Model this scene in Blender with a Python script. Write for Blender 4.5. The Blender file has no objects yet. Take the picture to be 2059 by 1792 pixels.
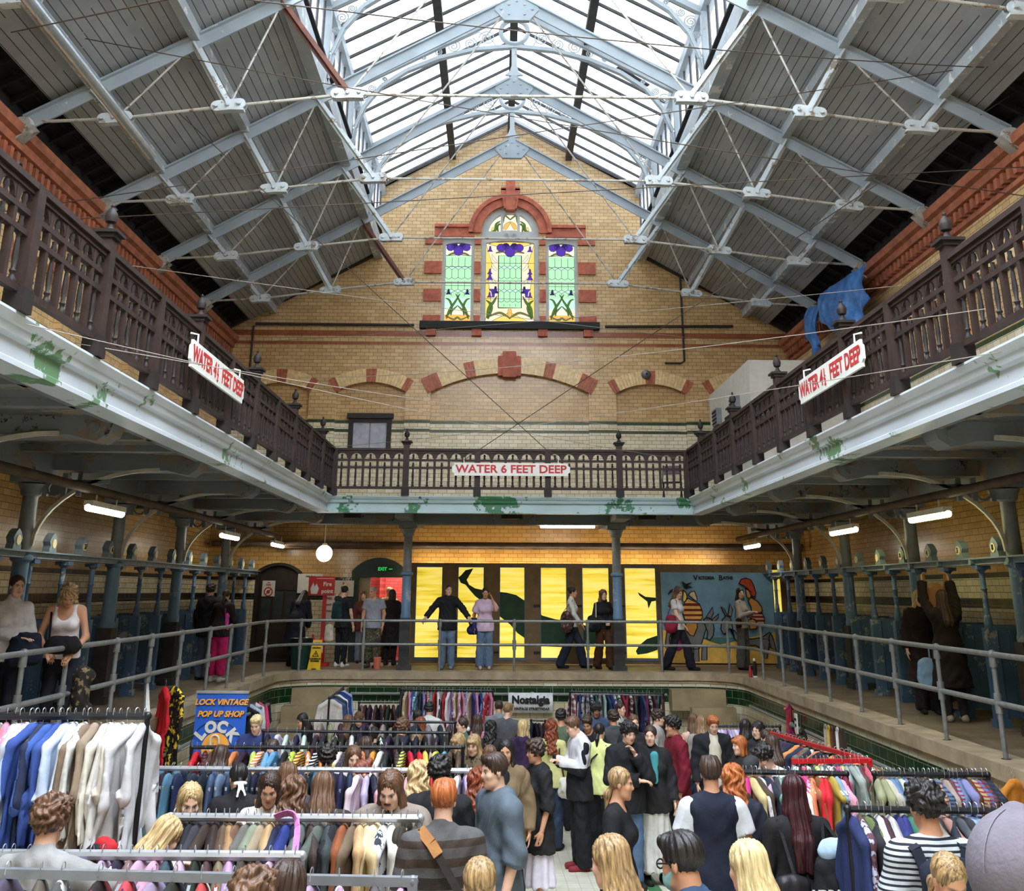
import bpy, bmesh, math, random
import numpy as np
from math import sin, cos, pi, radians, sqrt, atan2
from mathutils import Vector, Matrix
from mathutils.geometry import tessellate_polygon

SC = bpy.context.scene
COL = SC.collection
random.seed(11)

# ------------------------------------------------------------------ camera
FPX, PCX, PCY = 2020.0, 1029.5, 530.0
PITCH, YAW, ROLL = radians(18.1), radians(.72), radians(.3)
CAM = Vector((-.28, 0, 1.67))
cd = bpy.data.cameras.new('camera')
cd.sensor_fit = 'HORIZONTAL'; cd.sensor_width = 36.0
cd.lens = 36.0 * FPX / 2059
cd.shift_x = 0.0; cd.shift_y = (PCY - 896.0) / 2059
cd.clip_start = .05; cd.clip_end = 200
cam = bpy.data.objects.new('camera', cd); COL.objects.link(cam)
cam.location = CAM
cam.matrix_world = (Matrix.Translation(CAM) @ Matrix.Rotation(-YAW, 4, 'Z') @
                    Matrix.Rotation(pi / 2 + PITCH, 4, 'X') @ Matrix.Rotation(ROLL, 4, 'Z'))
SC.camera = cam

# ------------------------------------------------------------------ daylight and exposure
W = bpy.data.worlds.new('overcast_sky'); SC.world = W; W.use_nodes = True
bg = W.node_tree.nodes['Background']
bg.inputs[0].default_value = (.90, .95, 1.0, 1); bg.inputs[1].default_value = 17.0
def area(name, loc, sx, sy, rot, portal=True, power=0, color=(1, 1, 1)):
    l = bpy.data.lights.new(name, 'AREA'); l.shape = 'RECTANGLE'; l.size = sx; l.size_y = sy
    l.energy = power; l.color = color
    if portal: l.cycles.is_portal = True
    o = bpy.data.objects.new(name, l); COL.objects.link(o); o.location = loc; o.rotation_euler = rot
    return o
area('skylight_portal', (0, 11, 14.9), 7.6, 31, (0, 0, 0))
SC.view_settings.view_transform = 'Standard'; SC.view_settings.look = 'None'
SC.view_settings.gamma = 1; SC.view_settings.use_curve_mapping = False
SC.view_settings.exposure = 0.32
cy = SC.cycles
cy.max_bounces = 7; cy.diffuse_bounces = 5; cy.glossy_bounces = 2; cy.transmission_bounces = 3
cy.transparent_max_bounces = 8; cy.caustics_reflective = False; cy.caustics_refractive = False
cy.use_denoising = True; cy.sample_clamp_indirect = 6

# ------------------------------------------------------------------ picture measurements -> places
def ray(px, py):
    a, b = px - PCX, py - PCY
    u, w = a * cos(ROLL) + b * sin(ROLL), -a * sin(ROLL) + b * cos(ROLL)
    x, v = u / FPX, -w / FPX
    y = cos(PITCH) - v * sin(PITCH); z = sin(PITCH) + v * cos(PITCH)
    return Vector((x * cos(YAW) + y * sin(YAW), -x * sin(YAW) + y * cos(YAW), z))
def atY(px, py, Y): r = ray(px, py); return CAM + r * ((Y - CAM.y) / r.y)
def atX(px, py, X): r = ray(px, py); return CAM + r * ((X - CAM.x) / r.x)
def atZ(px, py, Z): r = ray(px, py); return CAM + r * ((Z - CAM.z) / r.z)
def pool_z(y): return -1.70 - (.065 if y < 14 else .06) * (y - 14)

# ------------------------------------------------------------------ colours and materials
def S(r, g, b):
    f = lambda c: (c / 255 / 12.92) if c <= 10.3 else (((c / 255) + .055) / 1.055) ** 2.4
    return (f(r), f(g), f(b), 1)
MATS = {}
class NT:
    def __init__(s, m): s.t = m.node_tree; s.n = s.t.nodes; s.l = s.t.links
    def new(s, typ, **kw):
        n = s.n.new(typ)
        for k, v in kw.items():
            if k.startswith('i_'):
                k = k[2:]; k = int(k) if k.isdigit() else k.replace('_', ' ')
                n.inputs[k].default_value = v
            else: setattr(n, k, v)
        return n
    def link(s, a, b): s.l.new(a, b)
    def math(s, op, a, b=None, c=None):
        n = s.n.new('ShaderNodeMath'); n.operation = op
        for i, v in enumerate((a, b, c)):
            if v is None: continue
            if isinstance(v, (int, float)): n.inputs[i].default_value = v
            else: s.l.new(v, n.inputs[i])
        return n.outputs[0]
    def mix(s, f, a, b, mode='MIX'):
        n = s.n.new('ShaderNodeMix'); n.data_type = 'RGBA'; n.blend_type = mode
        for i, v in ((0, f), (6, a), (7, b)):
            if isinstance(v, (int, float)): n.inputs[i].default_value = v
            elif isinstance(v, tuple): n.inputs[i].default_value = v
            else: s.l.new(v, n.inputs[i])
        return n.outputs[2]
    def noise(s, vec, scale, detail=3, rough=.55):
        n = s.n.new('ShaderNodeTexNoise'); n.inputs['Scale'].default_value = scale
        n.inputs['Detail'].default_value = detail; n.inputs['Roughness'].default_value = rough
        if vec is not None: s.l.new(vec, n.inputs['Vector'])
        return n.outputs['Fac']
    def ramp(s, f, stops, interp='LINEAR'):
        n = s.n.new('ShaderNodeValToRGB'); cr = n.color_ramp; cr.interpolation = interp
        while len(cr.elements) < len(stops): cr.elements.new(.5)
        for e, (p, c) in zip(cr.elements, stops): e.position = p; e.color = c
        s.l.new(f, n.inputs[0]); return n.outputs[0]
    def bump(s, h, strength, dist=.02):
        n = s.n.new('ShaderNodeBump'); n.inputs['Strength'].default_value = strength
        n.inputs['Distance'].default_value = dist; s.l.new(h, n.inputs['Height']); return n.outputs[0]
def base(name, rough=.6, metal=0, spec=.4):
    m = bpy.data.materials.new(name); m.use_nodes = True; MATS[name] = m
    b = m.node_tree.nodes['Principled BSDF']
    b.inputs['Roughness'].default_value = rough; b.inputs['Metallic'].default_value = metal
    b.inputs['Specular IOR Level'].default_value = spec
    return m, NT(m), b
def plain(name, col, rough=.6, metal=0, var=.12, scale=6, bump=0, spec=.4):
    if name in MATS: return MATS[name]
    m, t, b = base(name, rough, metal, spec)
    co = t.new('ShaderNodeTexCoord').outputs['Object']
    f = t.noise(co, scale, 4)
    dark = tuple(c * (1 - var * 1.6) for c in col[:3]) + (1,)
    lite = tuple(min(1, c * (1 + var)) for c in col[:3]) + (1,)
    t.link(t.ramp(f, [(.3, dark), (.7, lite)]), b.inputs['Base Color'])
    if bump: t.link(t.bump(t.noise(co, scale * 4, 4), bump), b.inputs['Normal'])
    return m
def peeling(name, col, under, amount=.5, scale=3, rough=.5, edge=None, bump=.4):
    """old paint with flaked patches; amount = noise level above which the paint is gone"""
    m, t, b = base(name, rough)
    co = t.new('ShaderNodeNewGeometry').outputs['Position']
    n1 = t.noise(co, scale, 6, .65); n2 = t.noise(co, scale * 9, 3)
    f = t.math('ADD', t.math('MULTIPLY', n1, .8), t.math('MULTIPLY', n2, .2))
    k = t.ramp(f, [(amount, (0, 0, 0, 1)), (amount + .015, (1, 1, 1, 1))])
    c0 = t.ramp(t.noise(co, scale * .6, 4), [(.3, tuple(c * .78 for c in col[:3]) + (1,)), (.7, col)])
    if isinstance(under, list): u = t.ramp(t.noise(co, scale * 2, 2), [(.42, under[0]), (.5, under[1])])
    else: u = under
    t.link(t.mix(k, c0, u), b.inputs['Base Color'])
    if bump: t.link(t.bump(t.math('SUBTRACT', 1, k), bump, .006), b.inputs['Normal'])
    return m
def emit(name, col, strength):
    m = bpy.data.materials.new(name); m.use_nodes = True; MATS[name] = m
    t = NT(m); t.n.clear()
    o = t.new('ShaderNodeOutputMaterial'); e = t.new('ShaderNodeEmission')
    e.inputs[0].default_value = col; e.inputs[1].default_value = strength
    t.link(e.outputs[0], o.inputs[0]); return m
def tiled(name, axis, bands, bw=.23, bh=.10, mortar=.005, mcol=S(96, 78, 52), rough=.25, patches=None, offset=.5, zoff=0):
    """glazed wall tiles; bands = [(z from, colour, ...)] rising; axis = which way the wall runs"""
    m, t, b = base(name, rough, 0, .5)
    pos = t.new('ShaderNodeNewGeometry').outputs['Position']
    sp = t.new('ShaderNodeSeparateXYZ'); t.link(pos, sp.inputs[0])
    cb = t.new('ShaderNodeCombineXYZ')
    t.link(sp.outputs['X' if axis == 'X' else 'Y'], cb.inputs[0]); t.link(sp.outputs[2], cb.inputs[1])
    br = t.new('ShaderNodeTexBrick', offset=offset)
    br.inputs['Scale'].default_value = 1; br.inputs['Brick Width'].default_value = bw
    br.inputs['Row Height'].default_value = bh; br.inputs['Mortar Size'].default_value = mortar
    br.inputs['Mortar Smooth'].default_value = .3; br.inputs['Bias'].default_value = 0
    br.inputs['Mortar'].default_value = mcol
    t.link(cb.outputs[0], br.inputs['Vector'])
    zf = t.math('MULTIPLY_ADD', sp.outputs[2], 1 / 20, 3 / 20)
    c1 = t.ramp(zf, [(max(0, (z + 3) / 20), c) for z, c in bands], 'CONSTANT')
    n = t.noise(pos, 1.3, 4); n2 = t.noise(pos, 30, 1)
    c1 = t.mix(t.math('MULTIPLY', n, .55), c1, t.mix(1.0, c1, S(196, 180, 158), 'MULTIPLY'))
    c2 = t.mix(1.0, c1, (.80, .76, .68, 1), 'MULTIPLY')
    if patches:
        pf = t.math('ADD', t.math('MULTIPLY', t.noise(pos, .55, 3, .6), .75), t.math('MULTIPLY', t.noise(br.outputs['Color'], 1, 0), 0))
        pf = t.math('ADD', pf, t.math('MULTIPLY', n2, .1))
        k = t.ramp(pf, [(patches[1], (0, 0, 0, 1)), (patches[1] + .02, (1, 1, 1, 1))])
        c1 = t.mix(t.math('MULTIPLY', k, .75), c1, patches[0]); c2 = t.mix(t.math('MULTIPLY', k, .6), c2, patches[0])
    t.link(c1, br.inputs['Color1']); t.link(c2, br.inputs['Color2'])
    t.link(br.outputs['Color'], b.inputs['Base Color'])
    t.link(t.bump(br.outputs['Fac'], -.25, .01), b.inputs['Normal'])
    return m

# ------------------------------------------------------------------ mesh builder
class MB:
    def __init__(s): s.v = []; s.f = []; s.m = []
    def add(s, vs, fs, mi=0):
        o = len(s.v); s.v += [tuple(p) for p in vs]
        s.f += [tuple(i + o for i in f) for f in fs]; s.m += [mi] * len(fs)
    def box(s, c, d, mi=0, rot=None):
        x, y, z = d[0] / 2, d[1] / 2, d[2] / 2
        vs = [Vector((i, j, k)) for i in (-x, x) for j in (-y, y) for k in (-z, z)]
        if rot is not None: vs = [rot @ p for p in vs]
        c = Vector(c); vs = [p + c for p in vs]
        s.add(vs, [(0, 1, 3, 2), (4, 6, 7, 5), (0, 4, 5, 1), (2, 3, 7, 6), (0, 2, 6, 4), (1, 5, 7, 3)], mi)
    def box2(s, a, b, mi=0):
        s.box([(p + q) / 2 for p, q in zip(a, b)], [abs(q - p) for p, q in zip(a, b)], mi)
    def bar(s, p0, p1, w, h, mi=0, up=(0, 0, 1)):
        p0 = Vector(p0); p1 = Vector(p1); d = p1 - p0; L = d.length
        if L < 1e-6: return
        d.normalize(); u = Vector(up)
        if abs(d.dot(u)) > .98: u = Vector((0, 1, 0))
        sx = d.cross(u).normalized(); uu = sx.cross(d)
        s.box((p0 + p1) / 2, (w, L, h), mi, Matrix((sx, d, uu)).transposed())
    def tube(s, pts, r, n=8, mi=0, cap=True):
        pts = [Vector(p) for p in pts]; rs = r if isinstance(r, (list, tuple)) else [r] * len(pts)
        vs = []; ref = None
        for i, p in enumerate(pts):
            d = (pts[min(i + 1, len(pts) - 1)] - pts[max(i - 1, 0)])
            d = d.normalized() if d.length > 1e-9 else Vector((0, 0, 1))
            if ref is None: ref = Vector((0, 0, 1)) if abs(d.z) < .9 else Vector((1, 0, 0))
            a = d.cross(ref).normalized(); b = a.cross(d); ref = b
            for k in range(n):
                t = 2 * pi * k / n; vs.append(p + (a * cos(t) + b * sin(t)) * rs[i])
        fs = [(i * n + k, i * n + (k + 1) % n, (i + 1) * n + (k + 1) % n, (i + 1) * n + k) for i in range(len(pts) - 1) for k in range(n)]
        if cap: fs += [tuple(range(n - 1, -1, -1)), tuple(range((len(pts) - 1) * n, len(pts) * n))]
        s.add(vs, fs, mi)
    def lathe(s, prof, c=(0, 0, 0), n=12, mi=0, axis='Z', sc=(1, 1)):
        vs = []
        for r, z in prof:
            for k in range(n):
                t = 2 * pi * k / n; a, b = r * cos(t) * sc[0], r * sin(t) * sc[1]
                vs.append((c[0] + a, c[1] + b, c[2] + z) if axis == 'Z' else (c[0] + a, c[1] + z, c[2] + b) if axis == 'Y' else (c[0] + z, c[1] + a, c[2] + b))
        fs = [(i * n + k, i * n + (k + 1) % n, (i + 1) * n + (k + 1) % n, (i + 1) * n + k) for i in range(len(prof) - 1) for k in range(n)]
        fs += [tuple(range(n - 1, -1, -1)), tuple(range((len(prof) - 1) * n, len(prof) * n))]
        s.add(vs, fs, mi)
    def prism(s, loops, fn, d0, d1, mi=0):
        """loops = [outline, hole, ...] of 2D points; fn(u, v, d) gives the 3D place"""
        flat = [p for l in loops for p in l]; n = len(flat)
        tri = tessellate_polygon([[Vector((p[0], p[1], 0)) for p in l] for l in loops])
        vs = [fn(p[0], p[1], d0) for p in flat] + [fn(p[0], p[1], d1) for p in flat]
        fs = [tuple(t) for t in tri] + [tuple(i + n for i in reversed(t)) for t in tri]
        o = 0
        for l in loops:
            k = len(l); fs += [(o + i, o + (i + 1) % k, n + o + (i + 1) % k, n + o + i) for i in range(k)]; o += k
        s.add(vs, fs, mi)
    def sphere(s, c, r, n=12, mi=0, sc=(1, 1, 1)):
        m = max(6, n // 2 + 2)
        prof = [(r * sin(pi * i / m), -r * cos(pi * i / m)) for i in range(m + 1)]
        o = len(s.v); s.lathe([(max(a, 1e-4), b) for a, b in prof], (0, 0, 0), n, mi)
        for i in range(o, len(s.v)):
            p = s.v[i]; s.v[i] = (c[0] + p[0] * sc[0], c[1] + p[1] * sc[1], c[2] + p[2] * sc[2])
    def mesh(s, name, mats, smooth=None):
        me = bpy.data.meshes.new(name); me.from_pydata(s.v, [], s.f)
        for m in (mats if isinstance(mats, (list, tuple)) else [mats]): me.materials.append(m)
        if any(s.m): me.polygons.foreach_set('material_index', s.m)
        bm = bmesh.new(); bm.from_mesh(me); bmesh.ops.recalc_face_normals(bm, faces=bm.faces); bm.to_mesh(me); bm.free()
        if smooth:
            me.polygons.foreach_set('use_smooth', [True] * len(me.polygons))
            me.set_sharp_from_angle(angle=radians(smooth))
        return me
    def build(s, name, mats, parent=None, smooth=None, local=False):
        """parent given: vertices are in the world unless local"""
        me = s.mesh(name, mats, smooth)
        o = bpy.data.objects.new(name, me); COL.objects.link(o)
        if parent is not None:
            if not local:
                top = parent; L = Vector((0, 0, 0))
                while top is not None: L += top.location; top = top.parent
                me.transform(Matrix.Translation(-L))
            o.parent = parent
        return o
def tag(o, label=None, cat=None, group=None, kind=None):
    if label: o['label'] = label
    if cat: o['category'] = cat
    if group: o['group'] = group
    if kind: o['kind'] = kind
    return o
def empty(name, loc=(0, 0, 0), rz=0, label=None, cat=None, group=None):
    o = bpy.data.objects.new(name, None); COL.objects.link(o); o.location = loc; o.rotation_euler = (0, 0, rz)
    o.empty_display_size = .1
    return tag(o, label, cat, group)
def struct(mb, name, mats, smooth=None):
    return tag(mb.build(name, mats, None, smooth), kind='structure')
KIDS = {}
def children(o): return [c for c in o.children]
def copy_tree(o, parent=None):
    c = o.copy(); COL.objects.link(c); c.parent = parent
    for ch in children(o): copy_tree(ch, c)
    return c
def text_mb(s, size, bold=0, shear=0, ext=.004, sx=1.0):
    """letters as a mesh in the x-z plane facing -y, centred"""
    cu = bpy.data.curves.new('t', 'FONT'); cu.body = s; cu.size = size; cu.extrude = ext; cu.offset = bold
    cu.align_x = 'CENTER'; cu.align_y = 'CENTER'; cu.shear = shear; cu.resolution_u = 3
    o = bpy.data.objects.new('t', cu); COL.objects.link(o)
    dg = bpy.context.evaluated_depsgraph_get(); me = bpy.data.meshes.new_from_object(o.evaluated_get(dg))
    mb = MB(); mb.add([(v.co.x * sx, -v.co.z, v.co.y) for v in me.vertices], [tuple(p.vertices) for p in me.polygons])
    bpy.data.objects.remove(o); bpy.data.curves.remove(cu); bpy.data.meshes.remove(me)
    return mb
def put(dst, src, M, mi=0):
    dst.add([M @ Vector(p) for p in src.v], src.f, mi)
def arc(cx, cy, r, a0, a1, n): return [(cx + r * cos(a0 + (a1 - a0) * i / n), cy + r * sin(a0 + (a1 - a0) * i / n)) for i in range(n + 1)]
FRONT = lambda y: (lambda u, v, d: (u, y + d, v))
# ================================================================== the hall itself
YB, XW, ZE = 26.6, 7.6, 8.3          # back wall, side walls, eaves
YN = -5.0                            # near end of the hall, behind the camera
XD, YD = 4.95, 23.5                  # pool edge
GX, GY, GZ0, GZ1 = 3.95, 22.2, 3.27, 3.60   # gallery front edges, underside and floor
TY = [23.4, 20.17, 16.95, 13.7, 10.5, 7.3, 4.1, .9, -2.3]   # roof trusses

BRICK = S(222, 188, 138); AMBER = S(204, 162, 98); CREAM = S(232, 224, 198); GREEN = S(30, 66, 38); REDB = S(172, 102, 72); BLK = S(26, 26, 24)  # lower brick: same tile as above, warm lamplight mixed into its colour
UP = [(-3, AMBER), (-.4, CREAM), (1.45, BLK), (1.56, CREAM), (1.88, BLK), (2.0, AMBER), (3.3, CREAM), (5.60, GREEN), (5.70, CREAM), (5.83, GREEN), (5.93, BRICK),
      (7.97, REDB), (8.07, BRICK), (8.24, REDB), (8.34, BRICK)]
tile_back = tiled('golden_brick_back', 'X', UP, patches=(S(226, 218, 206), .60))
UPS = [(-3, AMBER), (-.4, CREAM), (1.45, BLK), (1.56, CREAM), (1.88, BLK), (2.0, AMBER), (3.3, CREAM), (5.45, GREEN), (5.55, BRICK)]
tile_side = tiled('golden_brick_side', 'Y', UPS, patches=(S(230, 224, 214), .62))
tile_plainx = tiled('golden_brick_plain', 'X', [(-3, AMBER), (3.3, CREAM), (5.60, GREEN), (5.70, CREAM), (5.83, GREEN), (5.93, S(214, 178, 126))], patches=(S(226, 218, 206), .58))
vous_y = plain('voussoir_yellow', S(224, 192, 138), .35, var=.18, scale=9)
vous_r = plain('voussoir_red', S(170, 92, 64), .5, var=.25, scale=9)
terra = plain('terracotta', S(172, 90, 64), .6, var=.22, scale=7, bump=.1)
terra_side = plain('terracotta_cornice', S(160, 94, 66), .6, var=.22, scale=5)

def arch_loop(x0, x1, z0, zs, rise, n=10):
    """opening: sill z0, springing zs, segmental rise"""
    w = (x1 - x0) / 2; r = (w * w + rise * rise) / (2 * rise); a = math.asin(min(1, w / r)); c = (x0 + x1) / 2
    return [(x0, z0), (x1, z0)] + [(c + r * sin(a - 2 * a * i / n), zs + rise - r + r * cos(a - 2 * a * i / n)) for i in range(n + 1)]

# back wall: front skin with the blind arches and the window openings, and the wall behind it
gable = [(-XW, -.5), (XW, -.5), (XW, ZE + .42), (3.76, 10.95), (3.76, 12.62), (0, 14.75), (-3.76, 12.62), (-3.76, 10.95), (-XW, ZE + .42)]
H_C = [(-.80, 8.68), (.80, 8.68), (.80, 11.25)] + arc(0, 11.25, .80, 0, pi, 14)[1:-1] + [(-.80, 11.25)]
H_L = [(-1.88, 8.68), (-1.0, 8.68), (-1.0, 11.12), (-1.88, 11.12)]
H_R = [(1.0, 8.68), (1.88, 8.68), (1.88, 11.12), (1.0, 11.12)]
ARCH = [(-2.1, 2.12, 6.74, .52), (-4.62, -2.78, 6.74, .25), (2.86, 4.72, 6.74, .25), (-6.85, -5.33, 6.74, .22), (5.4, 6.95, 6.74, .22)]
arches = [arch_loop(a, b, 3.7, z, r) for a, b, z, r in ARCH]
DOOR1 = arch_loop(-6.38, -5.2, 0.0, 2.12, .22); DOOR2 = arch_loop(-3.95, -2.56, 0.0, 2.15, .33)
WIN = [(-4.25, 5.15), (-3.12, 5.15), (-3.12, 6.05), (-4.25, 6.05)]
mb = MB()
mb.prism([gable, H_C, H_L, H_R, DOOR1, DOOR2] + arches, FRONT(YB), 0, .14)
struct(mb, 'wall_back', tile_back)
mb = MB()
mb.prism([gable, H_C, H_L, H_R, DOOR1, DOOR2, WIN], FRONT(YB), .14, .45)
struct(mb, 'wall_back_recess', tile_plainx)

# brick arches over the blind panels, red blocks and keystones
mb = MB()
for k, (x0, x1, zs, rise) in enumerate(ARCH):
    w = (x1 - x0) / 2; r = (w * w + rise * rise) / (2 * rise); a = math.asin(w / r); c = (x0 + x1) / 2; zc = zs + rise - r
    n = max(9, int(2 * a * (r + .2) / .085)); n += 1 - n % 2
    th = .42 if k == 0 else .36
    A = a * 1.04
    for i in range(n):
        t0 = -A + 2 * A * i / n; t1 = -A + 2 * A * (i + .93) / n; f = (i + .5) / n
        red = (abs(f - .5) < (.0 if k == 0 else .07) or f < .1 or f > .9 or (k == 0 and (.25 < f < .31 or .69 < f < .75)))
        q = [(c + rr * sin(t), zc + rr * cos(t)) for rr, t in ((r, t0), (r, t1), (r + th, t1), (r + th, t0))]
        mb.prism([q], FRONT(YB), -.03, .10, 1 if red else 0)
for x, w, z0, z1, d in ((0, .62, 7.18, 7.72, -.07), (0, .36, 7.14, 7.84, -.12)): mb.box2((x - w / 2, YB + d, z0), (x + w / 2, YB + .1, z1), 2)
struct(mb, 'trim_1', [vous_y, vous_r, terra])

# terracotta dressing of the stained glass window
mb = MB()
ho = arc(0, 11.25, 1.12, 0, pi, 20); hi = arc(0, 11.25, .82, pi, 0, 20)
mb.prism([ho + hi], FRONT(YB), -.07, .1); ho = arc(0, 11.25, 1.17, 0, pi, 20); hi = arc(0, 11.25, 1.05, pi, 0, 20)
mb.prism([ho + hi], FRONT(YB), -.13, .1)
for s in (-1, 1):
    xs = sorted((s * 1.08, s * 2.12))
    mb.box2((xs[0], YB - .05, 11.14), (xs[1], YB + .1, 11.45)); mb.box2((xs[0], YB - .11, 11.40), (xs[1], YB + .1, 11.49))
    for z in (11.02, 10.1, 9.3, 8.55):
        h = .30 if z < 11 else .14
        if z > 11: z -= .06
        xs2 = sorted((s * 1.9, s * 2.38)); mb.box2((xs2[0], YB - .06, z - .05), (xs2[1], YB + .1, z + h))
        xs3 = sorted((s * .82, s * .99)); mb.box2((xs3[0], YB - .06, z - .05), (xs3[1], YB + .1, z + h))
    mb.prism([[(s * 1.0, 11.12), (s * 1.9, 11.12), (s * 1.9, 11.17), (s * 1.45, 11.24), (s * 1.0, 11.17)]], FRONT(YB), -.09, .1)
for x in (-2.14, -.9, .9, 2.14): mb.box2((x - .13, YB - .12, 8.27), (x + .13, YB + .1, 8.46))
mb.prism([[(-.18, 11.95), (.18, 11.95), (.27, 12.55), (-.27, 12.55)]], FRONT(YB), -.17, .1)
mb.box2((-.13, YB - .2, 11.9), (.13, YB + .1, 12.85)); mb.box2((-.27, YB - .17, 12.5), (.27, YB + .1, 12.6))
struct(mb, 'trim_2', terra)
mb = MB(); mb.box2((-2.45, YB - .16, 8.46), (2.45, YB + .1, 8.66)); struct(mb, 'window_sill', plain('sooty_stone', S(38, 38, 36), .8))

# raking timber at the gable edge of the lantern
mb = MB()
for s in (-1, 1):
    mb.bar((s * 3.62, YB - .06, 12.66), (0, YB - .06, 14.78), .12, .10); mb.bar((s * 3.66, YB - .06, 10.66), (s * XW, YB - .06, ZE + .2), .14, .14)
struct(mb, 'trim_3', plain('dark_timber_edge', S(56, 50, 42), .8))

# side walls with blind arches and a terracotta cornice
def side_wall(s, name):
    loops = [[(YN, -.5), (YB + .14, -.5), (YB + .14, ZE), (YN, ZE)]]
    c = 25.0; AR = []
    while c > -3:
        loops.append(arch_loop(c - 1.05, c + 1.05, 5.75, 6.35, .32)); AR.append(c); c -= 3.23
    X = lambda u, v, d: (s * (XW + d), u, v)
    mb = MB(); mb.prism(loops, X, 0, .12); mb.prism([loops[0]], X, .12, .4)
    struct(mb, name, tile_side)
    mb = MB()
    for c in AR:
        w = 1.05; rise = .32; r = (w * w + rise * rise) / (2 * rise); a = math.asin(w / r); zc = 6.35 + rise - r; n = 23
        for i in range(n):
            t0 = -a + 2 * a * i / n; t1 = -a + 2 * a * (i + .94) / n
            q = [(c + rr * sin(t), zc + rr * cos(t)) for rr, t in ((r, t0), (r, t1), (r + .36, t1), (r + .36, t0))]
            mb.prism([q], X, -.03, .1, 1 if i in (0, 1, 6, 7, 11, 15, 16, 21, 22) else 0)
    struct(mb, 'trim_4', [vous_y, vous_r])
    mb = MB()
    prof = [(0, 7.55), (-.06, 7.58), (-.06, 7.66), (-.02, 7.68), (-.02, 7.86), (-.16, 7.9), (-.18, 8.02), (-.26, 8.06), (-.28, 8.2), (.1, 8.2), (.1, 7.55)]
    mb.prism([prof], lambda u, v, d: (s * (XW + u), d, v), YN, YB)
    y = YB - .1
    while y > 5: mb.box2((s * (XW - .13), y - .1, 7.7), (s * XW, y, 7.87)); y -= .21
    struct(mb, 'trim_5', terra_side)
side_wall(-1, 'wall_left'); side_wall(1, 'wall_right')
mb = MB(); mb.prism([[(-XW, -1.5), (XW, -1.5), (XW, ZE), (3.6, 10.6), (3.6, 12.6), (0, 14.7), (-3.6, 12.6), (-3.6, 10.6), (-XW, ZE)]], FRONT(YN), -.3, 0)
struct(mb, 'wall_front', tile_back)

# ------------------------------------------------------------------ stained glass window
GL = {k: emit('glass_' + k, c, s) for k, c, s in (('green', S(180, 238, 188), 1), ('aqua', S(196, 240, 222), 1), ('gold', S(250, 214, 110), 1), ('peach', S(252, 230, 200), 1),
      ('pale', S(246, 243, 214), 1.0), ('violet', S(98, 66, 186), .8), ('deep', S(62, 44, 128), .7), ('leaf', S(92, 132, 62), .75), ('olive', S(128, 134, 70), .75), ('orange', S(248, 190, 96), .95))}
lead = plain('window_lead', S(58, 66, 60), .7)
ORDER = list(GL); GM = [GL[k] for k in ORDER] + [lead]
GI = {k: i for i, k in enumerate(ORDER)}; LD = len(ORDER)
YG = YB + .16
def leafstroke(mb, pts, w, mi, d):
    """a tapering curved leaf in the plane of the glass"""
    P = [Vector((a, b)) for a, b in pts]; Q = []
    for i in range(len(P) * 4 - 3):
        t = i / 4; k = min(int(t), len(P) - 2); f = t - k
        p0, p1, p2, p3 = P[max(k - 1, 0)], P[k], P[k + 1], P[min(k + 2, len(P) - 1)]
        Q.append(.5 * ((2 * p1) + (p2 - p0) * f + (2 * p0 - 5 * p1 + 4 * p2 - p3) * f * f + (3 * p1 - p0 - 3 * p2 + p3) * f ** 3))
    L, R = [], []
    for i, p in enumerate(Q):
        d_ = (Q[min(i + 1, len(Q) - 1)] - Q[max(i - 1, 0)]).normalized(); nrm = Vector((-d_.y, d_.x))
        ww = w * (.15 + sin(pi * min(1, .12 + .88 * i / (len(Q) - 1)))) / 1.15
        L.append(p + nrm * ww / 2); R.append(p - nrm * ww / 2)
    mb.prism([[tuple(p) for p in L] + [tuple(p) for p in reversed(R)]], FRONT(YG), d, d + .006, mi)
    for side in (L, R): mb.tube([(p.x, YG + d, p.y) for p in side], .0045, 4, LD)
def poly(mb, pts, mi, d=-.01): mb.prism([pts], FRONT(YG), d, d + .006, mi); mb.tube([(a, YG + d, b) for a, b in pts + pts[:1]], .006, 4, LD)
def iris(mb, x, z, w, d=-.02):
    for dx, dz, r, k in ((-.36, .05, .17, 'violet'), (.36, .05, .17, 'violet'), (0, -.1, .2, 'violet'), (-.17, .12, .13, 'deep'), (.17, .12, .13, 'deep')):
        poly(mb, [(x + dx * w + r * w * cos(a) * 1.1, z + dz * w + r * w * sin(a) * (1.25 if dx == 0 else 1)) for a in [2 * pi * i / 9 for i in range(9)]], GI[k], d)
def bell(mb, x, z, w, k='violet', up=1): poly(mb, [(x - w * .5, z), (x - w * .2, z + up * w * .35), (x - w * .1, z + up * w), (x + w * .12, z + up * w), (x + w * .2, z + up * w * .35), (x + w * .5, z)], GI[k], -.018)
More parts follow.
